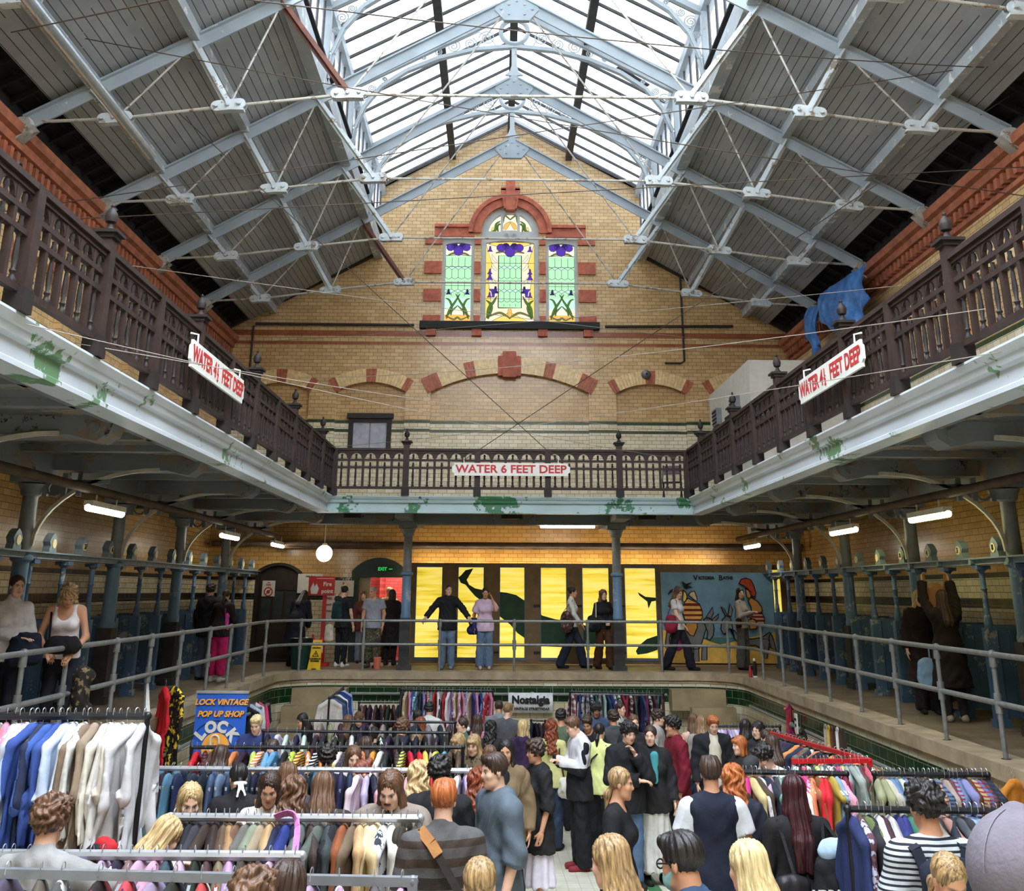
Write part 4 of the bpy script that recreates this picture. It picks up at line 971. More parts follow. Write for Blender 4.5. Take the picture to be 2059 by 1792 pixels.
# right donkey and rider
paint([(1060, 770), (1000, 830), (985, 960), (1020, 1030), (1080, 1010), (1110, 950), (1180, 980), (1240, 1080), (1420, 1100), (1560, 1080), (1680, 1000), (1720, 1060), (1700, 1180), (1650, 1280), (1560, 1240), (1480, 1190), (1280, 1190), (1180, 1100), (1140, 880), (1120, 800)], dk_grey, 'painted_donkey')
paint([(1050, 770), (985, 640), (1040, 680), (1075, 770)], dk_grey, 'painted_donkey_ear', .01); paint([(1085, 760), (1110, 595), (1150, 680), (1130, 780)], dk_grey, 'painted_donkey_ear', .01)
paint([(1560, 1100), (1680, 1100), (1640, 1380), (1590, 1380), (1600, 1240)], dk_grey, 'painted_donkey_leg'); paint([(1690, 1010), (1730, 1100), (1770, 1270), (1700, 1230), (1660, 1100)], dk_grey, 'painted_donkey_tail')
paint([(1370, 830), (1440, 810), (1500, 860), (1490, 950), (1400, 960)], skin_p, 'painted_leg')
striped([(1410, 730), (1560, 720), (1600, 800), (1600, 900), (1560, 930), (1500, 900), (1470, 820), (1400, 800)], [(745, 765), (795, 820), (850, 880)], str_r, str_p, 'painted_swimsuit')
paint([(1370, 560), (1410, 510), (1500, 560), (1560, 640), (1570, 700), (1540, 730), (1420, 700), (1410, 640)], skin_p, 'painted_torso')
paint([(1330, 380), (1420, 430), (1400, 520), (1350, 500)], skin_p, 'painted_neck')
paint([(1240, 310), (1270, 250), (1340, 230), (1410, 260), (1450, 340), (1480, 450), (1460, 500), (1410, 480), (1370, 390), (1300, 340)], hair_r, 'painted_hair')
m = MB(); pc = q5(875, 245)
xo = q5(600, 230)[0]
for txt, sz, a0 in (('V', .17, 628), ('ICTORIA', .10, 782), ('B', .17, 985), ('ATHS', .10, 1090)): put(m, text_mb(txt, sz, .004), Matrix.Translation((q5(a0, 235)[0], YM - .012, q5(a0, 232)[1])))
m.build('lettering', ink, root)

# doors and the things beside them
dk_door = plain('dark_brown_door', S(36, 26, 20), .5, var=.2); notice_w = plain('paper_white', S(206, 202, 192), .6, var=.05); notice_r = plain('notice_red', S(168, 34, 32), .5, var=.12); notice_b = plain('notice_black', S(30, 30, 32), .6)
D = lambda a, b, y: atY(480 + a / 4.98, 1040 + b / 4.98, y)
root = tag(empty('door_1', (-5.8, YB, 0)), kind='structure')
m = MB(); m.prism([DOOR1, arch_loop(-6.28, -5.3, .05, 2.08, .2)], FRONT(YB), .05, .35); m.box((-5.79, YB + .25, 1.72), (1.05, .08, .08)); m.build('door_frame', dk_door, root)
m = MB(); m.box2((-6.28, YB + .24, .02), (-5.3, YB + .3, 2.3))
for x in (-6.05, -5.55): m.box2((x - .2, YB + .22, .15), (x + .2, YB + .25, .75))
m.build('door_leaf', plain('door_leaf_brown', S(44, 32, 24), .5, var=.2), root)
m = MB()
for x in (-6.1, -5.8, -5.47): m.box2((x - .12, YB + .215, .95), (x + .12, YB + .24, 1.65))
m.build('door_glass', plain('dim_door_glass', S(58, 62, 62), .25), root)
def notice(loc, w, h, label, rows, head=None, ring=False, y=YB, mt=None, rowm=None):
    root = empty('notice', (loc[0], y, loc[1]), 0, label, 'notice')
    m = MB(); m.box((0, -.012, 0), (w, .02, h)); m.build('sheet', mt or notice_w, root, local=True)
    m = MB()
    for txt, z, s in rows: put(m, text_mb(txt, s, .002), Matrix.Translation((0, -.026, z)))
    if ring: m.tube([(.1 * cos(a), -.026, -.08 + .1 * sin(a)) for a in [2 * pi * i / 16 for i in range(17)]], .014, 4); m.bar((-.07, -.026, -.15), (.07, -.026, -.01), .01, .02); m.lathe([(.045, -.03), (.045, -.022)], (0, 0, -.08), 10, 0, 'Y')
    if m.v: m.build('lettering', rowm or notice_r, root, local=True)
    return root
p = D(300, 715, YB + .2); notice((p.x, p.z), .32, .38, 'white no entry notice with a red ring on the dark door', [('No', .14, .05), ('Entry', .09, .06)], ring=True, y=YB + .2)
p = D(715, 665, YB); notice((p.x, p.z), .62, .46, 'large white notice board beside the globe lamp', [('Gala Pool', .17, .06)], rowm=notice_b)
p = D(1060, 715, YB); notice((p.x, p.z), .46, .38, 'white poster with red heading left of the open doorway', [('Bar', .12, .08)])
p = D(905, 900, YB); notice((p.x, p.z), .30, .62, 'narrow white printed list on the tiles behind the red fire point', [('FIRE', .2, .07), ('EXIT', .05, .06), ('THIS', -.1, .06)])
# open doorway with a glimpse of a sunlit red brick room
root = tag(empty('door_2', (-3.25, YB, 0)), kind='structure')
gd = plain('dark_green_frame', S(34, 50, 52), .5)
m = MB(); m.prism([DOOR2, [(-3.78, .04), (-2.66, .04), (-2.66, 2.0), (-3.78, 2.0)]], FRONT(YB), .02, .4); m.build('door_frame', gd, root)
m = MB(); m.box2((-3.78, YB + .25, .02), (-3.5, YB + .31, 2.0)); m.build('door_leaf', plain('cream_door_edge', S(160, 150, 140), .5), root)
m = MB(); m.box((-3.1, YB + .0, 2.2), (.42, .04, .16)); sg = m.build('exit_sign', plain('exit_green_dark', S(14, 48, 26), .5), root)
m = MB(); put(m, text_mb('EXIT', .11, .004), Matrix.Translation((-3.18, YB - .026, 2.2))); m.bar((-3.02, YB - .03, 2.2), (-2.93, YB - .03, 2.2), .01, .02); m.build('exit_lettering', emit('exit_glow', S(60, 220, 110), .6), sg)
rb = tiled('red_painted_brick', 'X', [(-3, S(214, 92, 84))], .23, .08, .008, S(150, 56, 52), .7)
m = MB(); m.prism([[(-4.4, -.3), (-2.0, -.3), (-2.0, 3), (-4.4, 3)]], FRONT(YB), 2.3, 2.4); m.box2((-4.5, YB + .45, -.3), (-4.4, YB + 2.4, 3)); m.box2((-2.1, YB + .45, -.3), (-2.0, YB + 2.4, 3)); m.box2((-4.5, YB + .4, 3), (-2.0, YB + 2.4, 3.1)); m.box2((-4.5, YB + .14, -.3), (-2.0, YB + 2.4, 0)); m.box2((-3.42, YB + 1.0, 0), (-3.34, YB + 2.3, 2.4))
struct(m, 'wall_outside', rb)
area('lobby_daylight', (-2.9, YB + 1.3, 2.9), 1.2, 1.2, (0, 0, 0), False, 60, (1, .95, .9))
# globe lamp
p = atY(652, 1113, 24.6)
root = empty('globe_lamp', p, 0, 'large round white globe lamp glowing near the left corner', 'lamp')
m = MB(); m.sphere((0, 0, 0), .19, 20); gl = m.build('globe', emit('globe_white', S(255, 253, 244), 6.0), root, 60, local=True)
m = MB(); m.tube([(0, 0, .18), (0, 0, GZ0 + .05 - p.z)], .012, 6); m.lathe([(.07, .17), (.05, .23)], (0, 0, 0), 10); m.build('pendant_rod', fit_m, root, local=True)
# fire point: red post with a sign and extinguishers
p = D(800, 1200, 25.2)
root = empty('fire_point', (p.x, 25.2, 0), 0, 'red fire point stand with sign and two fire extinguishers', 'fire point')
m = MB(); m.box((.08, .06, .95), (.09, .05, 1.9)); m.box((0, .05, .04), (.5, .4, .08)); m.build('stand', notice_r, root, local=True)
m = MB(); m.box((-.0, 0, 1.78), (.62, .03, .44)); sg = m.build('sign_panel', notice_r, root, local=True)
m = MB(); put(m, text_mb('Fire', .13, .003), Matrix.Translation((.14, -.02, 1.82))); put(m, text_mb('point', .13, .003), Matrix.Translation((.14, -.02, 1.66))); m.bar((-.12, -.02, 1.95), (.28, -.02, 1.95), .006, .012)
m.prism([[(-.24, 1.6), (-.1, 1.6), (-.06, 1.72), (-.12, 1.84), (-.16, 1.76), (-.2, 1.86), (-.26, 1.72)]], lambda a, b, d: (a, -.02 + d, b), -.004, .004); m.build('lettering', notice_w, sg, local=True)
for x in (-.12, .1):
    m = MB(); m.lathe([(.07, .1), (.075, .14), (.075, .56), (.05, .62), (.025, .64), (.025, .70)], (x, -.08, 0), 12); e_ = m.build('extinguisher', plain('extinguisher_red', S(176, 24, 26), .3), root, 40, local=True)
    m = MB(); m.prism([[(x - .04, .3), (x + .04, .3), (x + .04, .5), (x - .04, .5)]], lambda a, b, d: (a, -.162 + d, b), -.004, .004); m.build('extinguisher_label', notice_w, e_, local=True)
# bin, wet floor sign, cone, bottles
p = D(620, 1520, 24.3); p = atZ(480 + 610 / 4.98, 1040 + 1520 / 4.98, 0)
root = empty('litter_bin', p, 0, 'dark green round bin with a black liner left of the yellow floor sign', 'bin')
m = MB(); m.lathe([(.19, 0), (.24, .6), (.25, .62)], (0, 0, 0), 20); m.build('tub', plain('bin_green', S(24, 58, 54), .45), root, 50, local=True)
m = MB(); m.lathe([(.255, .54), (.27, .58), (.262, .65), (.24, .66), (.2, .63), (.02, .5)], (0, 0, 0), 20); m.build('bin_liner', plain('black_plastic', S(26, 30, 34), .3), root, 50, local=True)
p = atZ(480 + 775 / 4.98, 1040 + 1525 / 4.98, 0)
wf = plain('wet_floor_yellow', S(232, 190, 34), .4)
root = empty('wet_floor_sign', p, -.15, 'yellow folding cleaning in progress floor sign', 'floor sign')
for k, nm in ((1, 'front_panel'), (-1, 'rear_panel')):
    m = MB(); ol = [(-.15, 0), (-.05, 0), (-.05, .03), (.05, .03), (.05, 0), (.15, 0), (.10, .62), (-.10, .62)]; hl = [(-.055, .5), (.055, .5), (.055, .57), (-.055, .57)]
    m.prism([ol, hl], lambda a, b, d: (a - (.0 if k > 0 else .13 * (1 - b / .62)), k * -(.17 * (1 - b / .62)) + d + .0, b), -.012, .012); pn = m.build(nm, wf, root, local=True)
    if k > 0:
        m = MB(); F_ = lambda a, b, d: (a, -(.17 * (1 - b / .62)) - .016 + d, b)
        m.prism([[(-.075, .27), (.075, .27), (0, .40)], [(-.05, .285), (.05, .285), (0, .375)]], F_, -.003, .003); m.prism([[(-.008, .3), (.008, .3), (.01, .35), (-.01, .35)]], F_, -.004, .004)
        for txt, z in (('CLEANING IN', .225), ('PROGRESS', .18), ('CAUTION', .45)): put(m, text_mb(txt, .042, .002), Matrix.Translation((0, -(.17 * (1 - z / .62)) - .02, z)) @ Matrix.Rotation(-.26, 4, 'X'))
        m.build('lettering', ink, pn, local=True)
p = atZ(480 + 1385 / 4.98, 1040 + 1520 / 4.98, 0)
m = MB(); m.lathe([(.075, 0), (.085, .16), (.09, .24), (.092, .24), (.075, .25), (.02, .25)], tuple(p), 16)
tag(m.build('terracotta_pot', plain('pot_orange', S(206, 112, 84), .6), None, 50), 'small terracotta coloured pot on the walkway in front of the camouflage trousers', 'pot')
p = atZ(1200 + 1563 / 4.902, 1040 + 1590 / 4.902, 0)
root = empty('water_bottle', p, 0, 'tall black water bottle standing at the foot of the right corner railing', 'bottle')
m = MB(); m.lathe([(.042, .03), (.044, .25), (.03, .31), (.024, .33)], (0, 0, 0), 14); m.build('flask', ink, root, 50, local=True)
m = MB(); m.lathe([(.024, .33), (.028, .335), (.028, .37), (.02, .38)], (0, 0, 0), 12); m.build('cap', fit_m, root, 50, local=True)
m = MB(); m.lathe([(.045, 0), (.045, .05)], (0, 0, 0), 14); m.build('base_ring', notice_w, root, 50, local=True)
m = MB(); q = p + Vector((-.09, .02, 0)); m.lathe([(.035, 0), (.036, .16), (.02, .2), (.02, .24)], tuple(q), 12)
tag(m.build('red_bottle', plain('red_plastic', S(170, 34, 44), .3), None, 50), 'short red bottle beside the black water bottle', 'bottle')

# ------------------------------------------------------------------ upper far wall and gallery oddments
iron_p = plain('dark_conduit', S(52, 44, 40), .6)
for pts, lab in (([(-6.9, YB - .06, 8.56), (-2.6, YB - .06, 8.56)], 'dark pipe running along the far wall left of the stained glass'), ([(2.6, YB - .06, 8.56), (6.1, YB - .06, 8.6)], 'dark pipe running along the far wall right of the stained glass'),
                 ([(4.72, YB - .05, 10.5), (4.72, YB - .05, 7.62), (4.62, YB - .05, 7.56), (4.2, YB - .05, 7.56)], 'thin conduit dropping down the right of the far wall'), ([(-6.95, YB - .05, 8.5), (-6.95, YB - .05, 6.2)], 'thin pipe dropping in the far left corner of the gallery')):
    m = MB(); m.tube(pts, .04 if 'dark' in lab else .028, 8); tag(m.build('wall_pipe', iron_p, None, 50), lab, 'pipe')
def bell_(p, axis, label):
    root = empty('alarm_bell', p, 0, label, 'bell')
    m = MB(); m.lathe([(.13, 0), (.13, -.04), (.11, -.09), (.05, -.12), (.01, -.125)] if axis == 'Y' else [(.13, 0), (.13, .04), (.11, .09), (.05, .12), (.01, .125)], (0, 0, 0), 18, 0, axis); m.build('gong', plain('grey_bell', S(112, 112, 110), .4, .4), root, 50, local=True)
    m = MB(); m.lathe([(.03, -.14), (.03, -.1)] if axis == 'Y' else [(.03, .1), (.03, .14)], (0, 0, 0), 8, 0, axis); m.build('centre_bolt', ink, root, 50, local=True)
bell_(atY(1299, 754, YB - .02), 'Y', 'round grey alarm bell on the far wall above the right blind arch')
bell_(atX(24, 332, -XW + .02), 'X', 'round grey alarm bell high on the left wall')
# white plant cabinet in the right gallery corner
pa = atY(1432, 860, 25.3)
root = empty('plant_cabinet', (5.9, 25.2, GZ1), 0, 'white boxed in cabinet with grey vents in the far right gallery corner', 'cabinet')
cw = plain('cabinet_white', S(196, 192, 180), .6, var=.06)
zt_ = atX(1493, 765, 5.2).z; yA, yB_ = atX(1432, 815, 5.2).y, atX(1493, 765, 5.2).y
m = MB(); m.box2((5.2, 21.6, GZ1), (7.5, 25.9, 6.55)); m.build('casing', cw, root)
for px_, py_, w_, nm in ((1483, 815, .4, 'vent_box'), (1447, 840, .4, 'vent_box')):
    p = atX(px_, py_, 5.2); m = MB(); m.box((5.15, p.y, p.z), (.16, w_ * 1.3, w_)); vb = m.build(nm, plain('vent_grey', S(120, 122, 124), .5), root)
    m = MB()
    for i in range(4): m.box((5.06, p.y, p.z - .14 + i * .09), (.02, w_ * 1.1, .03))
    m.build('louvre', ink, vb)
for px_, py_ in ((1466, 850), (1441, 872)):
    p = atX(px_, py_, 5.2); m = MB(); m.box((5.18, p.y, p.z), (.06, .45, .3)); m.build('grille', ink, root)
# folding chair leaning on the far gallery
p = atY(1352, 985, 23.2)
root = empty('folding_chair', (p.x, 23.2, GZ1), -.3, 'dark folding chair standing behind the far balustrade', 'chair')
for s in (-1, 1):
    m = MB(); m.tube([(s * .2, .2, 0), (s * .2, -.1, .5), (s * .2, .12, .85)], .014, 6); m.build('leg', iron_p, root, local=True)
    m = MB(); m.tube([(s * .2, -.22, 0), (s * .2, .12, .46)], .014, 6); m.build('leg', iron_p, root, local=True)
m = MB(); m.box((0, -.02, .45), (.4, .38, .03), 0, Matrix.Rotation(.15, 3, 'X')); m.build('seat', plain('chair_maroon', S(58, 24, 28), .5), root, local=True)
m = MB(); m.box((0, .12, .74), (.38, .03, .2), 0, Matrix.Rotation(-.25, 3, 'X')); m.build('backrest', MATS['chair_maroon'], root, local=True)
# blue tarpaulin hanging from the right cornice
tp, t_, b_ = base('blue_tarpaulin', .4)
pos = t_.new('ShaderNodeNewGeometry').outputs['Position']; nz = t_.noise(pos, 5, 5)
t_.link(t_.ramp(nz, [(.3, S(36, 84, 150)), (.6, S(74, 130, 196)), (.75, S(110, 156, 208))]), b_.inputs['Base Color'])
def sheet(name, top, bot, nu, nv, depth, label, xw=7.15):
    """hanging cloth between an upper and a lower edge given as (y, z)"""
    m = MB(); f = lambda P_, u: Vector(P_[min(int(u * (len(P_) - 1)), len(P_) - 2)]).lerp(Vector(P_[min(int(u * (len(P_) - 1)) + 1, len(P_) - 1)]), u * (len(P_) - 1) - min(int(u * (len(P_) - 1)), len(P_) - 2))
    for side in (0, 1):
        for j in range(nv + 1):
            for i in range(nu + 1):
                u, v = i / nu, j / nv; a, b = f(top, u), f(bot, u); q = a.lerp(b, v)
                fold = depth * (sin(u * 15 + v * 3) + .6 * sin(u * 31 - v * 4)) * (.3 + v) - .10 * sin(pi * v)
                m.v.append((xw + fold + side * .015, q.x, q.y))
    k = (nu + 1) * (nv + 1)
    for side in (0, 1):
        for j in range(nv):
            for i in range(nu):
                o = side * k + j * (nu + 1) + i; m.f.append((o, o + 1, o + nu + 2, o + nu + 1)); m.m.append(0)
    for i in range(nu):
        m.f.append((i, i + 1, k + i + 1, k + i)); o = nv * (nu + 1) + i; m.f.append((o, o + 1, k + o + 1, k + o)); m.m += [0, 0]
    for j in range(nv):
        o = j * (nu + 1); m.f.append((o, o + nu + 1, k + o + nu + 1, k + o)); o += nu; m.f.append((o, o + nu + 1, k + o + nu + 1, k + o)); m.m += [0, 0]
    return tag(m.build(name, tp, None, 80), label, 'tarpaulin')
Q = lambda a, b: (lambda p: (p.y, p.z))(atX(a, b, 7.15))
sheet('tarpaulin', [Q(1650, 590), Q(1680, 570), Q(1742, 530)], [Q(1652, 640), Q(1672, 668), Q(1722, 670), Q(1750, 600)], 24, 14, .05, 'large crumpled blue tarpaulin hanging from the right cornice')
sheet('tarpaulin', [Q(1625, 618), Q(1650, 612)], [Q(1622, 670), Q(1640, 722), Q(1650, 690)], 10, 12, .04, 'narrow torn strip of blue tarpaulin left of the large one')
# ================================================================== soft shapes: blended solids turned into one skin
def V3(*a): return np.array(a, np.float32)
class Solid:
    """a list of tapered limbs and ellipsoids blended into one continuous surface"""
    def __init__(s): s.p = []; s.cuts = []; s.carve = []
    def limb(s, a, b, ra, rb=None, flat=1.0, side=None, k=.03, end=False):
        s.p.append(('L', np.array(a, np.float32), np.array(b, np.float32), ra, ra if rb is None else rb, flat, side, k, end)); return s
    def chain(s, pts, rs, flat=1.0, side=None, k=.03):
        for i in range(len(pts) - 1): s.limb(pts[i], pts[i + 1], rs[i], rs[i + 1], flat, side, k)
        return s
    def ell(s, c, r, R=None, k=.03): s.p.append(('E', np.array(c, np.float32), np.array(r, np.float32), R, 0, 0, 0, k)); return s
    def cut(s, p, n): s.cuts.append((np.array(p, np.float32), np.array(n, np.float32) / np.linalg.norm(n))); return s
    def hollow(s, c, r, k=.01, R=None): s.carve.append((np.array(c, np.float32), np.array(r, np.float32), R, k)); return s
    @staticmethod
    def _ell(P, c, r, R):
        q = P - c
        if R is not None: q = q @ np.array(R, np.float32)
        k0 = np.sqrt(((q / r) ** 2).sum(-1)) + 1e-6; k1 = np.sqrt(((q / (r * r)) ** 2).sum(-1)) + 1e-6
        return k0 * (k0 - 1) / k1
    @staticmethod
    def _limb(P, a, b, ra, rb, flat, side, end=False):
        d = b - a; L2 = float(d @ d) + 1e-9; q = P - a; t = np.clip((q @ d) / L2, 0, 1)
        r = q - t[..., None] * d; R = ra + (rb - ra) * t
        if flat != 1.0:
            n = np.array(side if side is not None else (0, 1, 0), np.float32); dn = r @ n
            ln = np.sqrt(np.maximum((r * r).sum(-1) - dn * dn, 0) + (dn / flat) ** 2)
            o = (ln - R) * (flat + (1 - flat) * .5)
        else: o = np.sqrt((r * r).sum(-1)) - R
        return np.maximum(o, (q @ d) / sqrt(L2) - sqrt(L2)) if end else o
    def mesh(s, vox):
        lo = np.full(3, 9e9); hi = -lo
        B = []
        for p in s.p:
            if p[0] == 'L': m = max(p[3], p[4]); l = np.minimum(p[1], p[2]) - m; h = np.maximum(p[1], p[2]) + m
            else: m = float(p[2].max()); l = p[1] - m; h = p[1] + m
            B.append((l, h)); lo = np.minimum(lo, l); hi = np.maximum(hi, h)
        lo -= 2.5 * vox; hi += 2.5 * vox
        n = np.ceil((hi - lo) / vox).astype(int) + 1
        ax = [(lo[i] + vox * np.arange(n[i])).astype(np.float32) for i in range(3)]
        D = np.full(n, .3, np.float32)
        def block(l, h, mg):
            i0 = np.maximum(((l - mg - lo) / vox).astype(int), 0); i1 = np.minimum(((h + mg - lo) / vox).astype(int) + 2, n)
            sl = tuple(slice(a, b) for a, b in zip(i0, i1))
            return sl, np.stack(np.meshgrid(*[ax[i][sl[i]] for i in range(3)], indexing='ij'), -1)
        for p, (l, h) in zip(s.p, B):
            k = p[7]; sl, P = block(l, h, k + 2 * vox)
            d = s._limb(P, *p[1:7], p[8]) if p[0] == 'L' else s._ell(P, p[1], p[2], p[3])
            o = D[sl]; hh = np.maximum(k - np.abs(o - d), 0) / k
            D[sl] = np.minimum(o, d) - hh * hh * k * .25
        for c, r, R, k in s.carve:
            m = float(r.max()); sl, P = block(c - m, c + m, k + 2 * vox)
            d = -s._ell(P, c, r, R); o = D[sl]; hh = np.maximum(k - np.abs(o - d), 0) / k
            D[sl] = np.maximum(o, d) + hh * hh * k * .25
        if s.cuts:
            P = np.stack(np.meshgrid(*ax, indexing='ij'), -1)
            for p, nn in s.cuts: D = np.maximum(D, (P - p) @ nn)
        return nets(D, lo, vox)
def nets(D, lo, vox):
    """surface nets over a distance grid"""
    n = D.shape; S_ = D < 0
    c = [(i, j, k) for i in (0, 1) for j in (0, 1) for k in (0, 1)]
    sub = lambda A, o: A[o[0]:n[0] - 1 + o[0], o[1]:n[1] - 1 + o[1], o[2]:n[2] - 1 + o[2]]
    cnt = sum(sub(S_, o).astype(np.int8) for o in c)
    act = (cnt > 0) & (cnt < 8); idx = np.argwhere(act); ids = np.full(act.shape, -1, np.int64); ids[act] = np.arange(len(idx))
    acc = np.zeros((len(idx), 3), np.float32); w = np.zeros(len(idx), np.float32)
    vals = {o: sub(D, o)[act] for o in c}
    for a in c:
        for ax_ in range(3):
            if a[ax_] == 0:
                b = list(a); b[ax_] = 1; b = tuple(b); va, vb = vals[a], vals[b]; x = (va < 0) != (vb < 0)
                t = np.where(x, va / np.where(np.abs(va - vb) < 1e-9, 1, va - vb), 0)
                q = np.tile(np.array(a, np.float32), (len(idx), 1)); q[:, ax_] = t
                acc[x] += q[x]; w[x] += 1
    V = (idx + acc / np.maximum(w, 1)[:, None]) * vox + lo
    F = []
    for ax_, (u, v) in ((0, (1, 2)), (1, (2, 0)), (2, (0, 1))):
        s0 = [slice(0, n[i] - 1) if i == ax_ else slice(1, n[i] - 1) for i in range(3)]; s1 = list(s0); s1[ax_] = slice(1, n[ax_])
        A = S_[tuple(s0)]; Bx = S_[tuple(s1)]; x = np.argwhere(A != Bx)
        if not len(x): continue
        fl = A[tuple(x.T)]
        off = np.array([0 if i == ax_ else 1 for i in range(3)]); q = x + off
        e = np.zeros(3, int); du = e.copy(); du[u] = 1; dv = e.copy(); dv[v] = 1
        g = lambda p: ids[p[:, 0], p[:, 1], p[:, 2]]
        f = np.stack([g(q - du - dv), g(q - dv), g(q), g(q - du)], 1)
        f[~fl] = f[~fl][:, ::-1]; F.append(f)
    return V.astype(np.float32), (np.concatenate(F) if F else np.zeros((0, 4), int))
def smooth_v(V, F, it=2, f=.5):
    for _ in range(it):
        a = np.zeros_like(V); c = np.zeros(len(V), np.float32)
        for i in range(4):
            j = (i + 1) % 4
            np.add.at(a, F[:, i], V[F[:, j]]); np.add.at(c, F[:, i], 1); np.add.at(a, F[:, j], V[F[:, i]]); np.add.at(c, F[:, j], 1)
        V = V + f * (a / np.maximum(c, 1)[:, None] - V)
    return V
def to_mesh(name, V, F, mat, attrs=None):
    me = bpy.data.meshes.new(name)
    me.vertices.add(len(V)); me.vertices.foreach_set('co', V.astype(np.float32).ravel())
    me.loops.add(F.size); me.loops.foreach_set('vertex_index', F.astype(np.int32).ravel())
    me.polygons.add(len(F)); me.polygons.foreach_set('loop_start', np.arange(0, F.size, 4, dtype=np.int32)); me.polygons.foreach_set('loop_total', np.full(len(F), 4, np.int32))
    me.polygons.foreach_set('use_smooth', np.ones(len(F), bool))
    for k, a in (attrs or {}).items():
        at = me.attributes.new(k, 'FLOAT', 'POINT'); at.data.foreach_set('value', a.astype(np.float32))
    me.materials.append(mat); me.update(); return me

# ------------------------------------------------------------------ the figure (1.75 m, facing -y)
HS = .90; HIP = V3(0, 0, .93); HEADC = V3(0, -.015, 1.634); NECK = V3(0, .012, 1.47)
def Rx(a): return np.array([[1, 0, 0], [0, cos(a), -sin(a)], [0, sin(a), cos(a)]], np.float32)
def Rz(a): return np.array([[cos(a), -sin(a), 0], [sin(a), cos(a), 0], [0, 0, 1]], np.float32)
# elbows and wrists for the (viewer's) right side x > 0 and left side x < 0, before the trunk leans; feet
POSES = {
 'stand':  dict(e=((.245, .02, 1.15), (-.245, .02, 1.15)), w=((.25, -.06, .90), (-.25, -.06, .90))),
 'browse': dict(e=((.25, -.07, 1.17), (-.25, -.07, 1.17)), w=((.16, -.31, 1.16), (-.16, -.31, 1.13)), grip=1),
 'phone':  dict(e=((.22, -.06, 1.15), (-.22, -.06, 1.15)), w=((.055, -.27, 1.22), (-.055, -.27, 1.22)), grip=1),
 'rail':   dict(e=((.34, -.05, 1.24), (-.34, -.05, 1.24)), w=((.47, -.17, 1.06), (-.47, -.17, 1.06)), grip=1),
 'hair':   dict(e=((.24, -.20, 1.26), (-.245, .02, 1.15)), w=((.15, -.16, 1.50), (-.25, -.05, .90))),
 'crown':  dict(e=((.245, .02, 1.15), (-.30, -.16, 1.50)), w=((.25, -.06, .90), (-.10, -.12, 1.72))),
 'crownR': dict(e=((.30, -.12, 1.52), (-.245, .02, 1.15)), w=((.10, -.10, 1.73), (-.25, -.06, .90))),
 'chin':   dict(e=((.19, -.19, 1.16), (-.24, -.03, 1.15)), w=((.03, -.17, 1.41), (.06, -.22, 1.14)), grip=1),
 'walk':   dict(e=((.24, .09, 1.16), (-.24, -.06, 1.16)), w=((.25, .10, .90), (-.23, -.22, .96)), f=((.09, -.26), (-.09, .26))),
 'clasp':  dict(e=((.25, -.02, 1.16), (-.25, -.02, 1.16)), w=((.06, -.2, 1.05), (-.06, -.2, 1.05)), f=((.1, -.16), (-.1, .14)), grip=1),
 'fold':   dict(e=((.215, -.04, 1.17), (-.215, -.04, 1.17)), w=((-.1, -.21, 1.17), (.1, -.2, 1.13))),
 'hang':   dict(e=((.22, -.22, 1.62), (-.22, -.22, 1.62)), w=((.19, -.32, 1.88), (-.19, -.32, 1.88)), grip=1),
 'lookdown': dict(e=((.24, -.06, 1.14), (-.24, -.06, 1.14)), w=((.14, -.24, 1.0), (-.10, -.28, 1.02)), lean=.16, grip=1),
 'bend':   dict(e=((.22, -.14, 1.14), (-.22, -.14, 1.14)), w=((.15, -.36, 1.06), (-.15, -.34, 1.02)), lean=.5, grip=1),
 'stoop':  dict(e=((.22, -.14, 1.14), (-.22, -.14, 1.14)), w=((.15, -.36, 1.06), (-.15, -.34, 1.02)), lean=.85, grip=1),
 'onerail': dict(e=((.28, -.16, 1.2), (-.245, .02, 1.15)), w=((.34, -.40, 1.08), (-.25, -.06, .90)), lean=.12),
 'reachL': dict(e=((.24, -.06, 1.16), (-.36, -.16, 1.32)), w=((.16, -.30, 1.16), (-.52, -.34, 1.38)), grip=1),
}
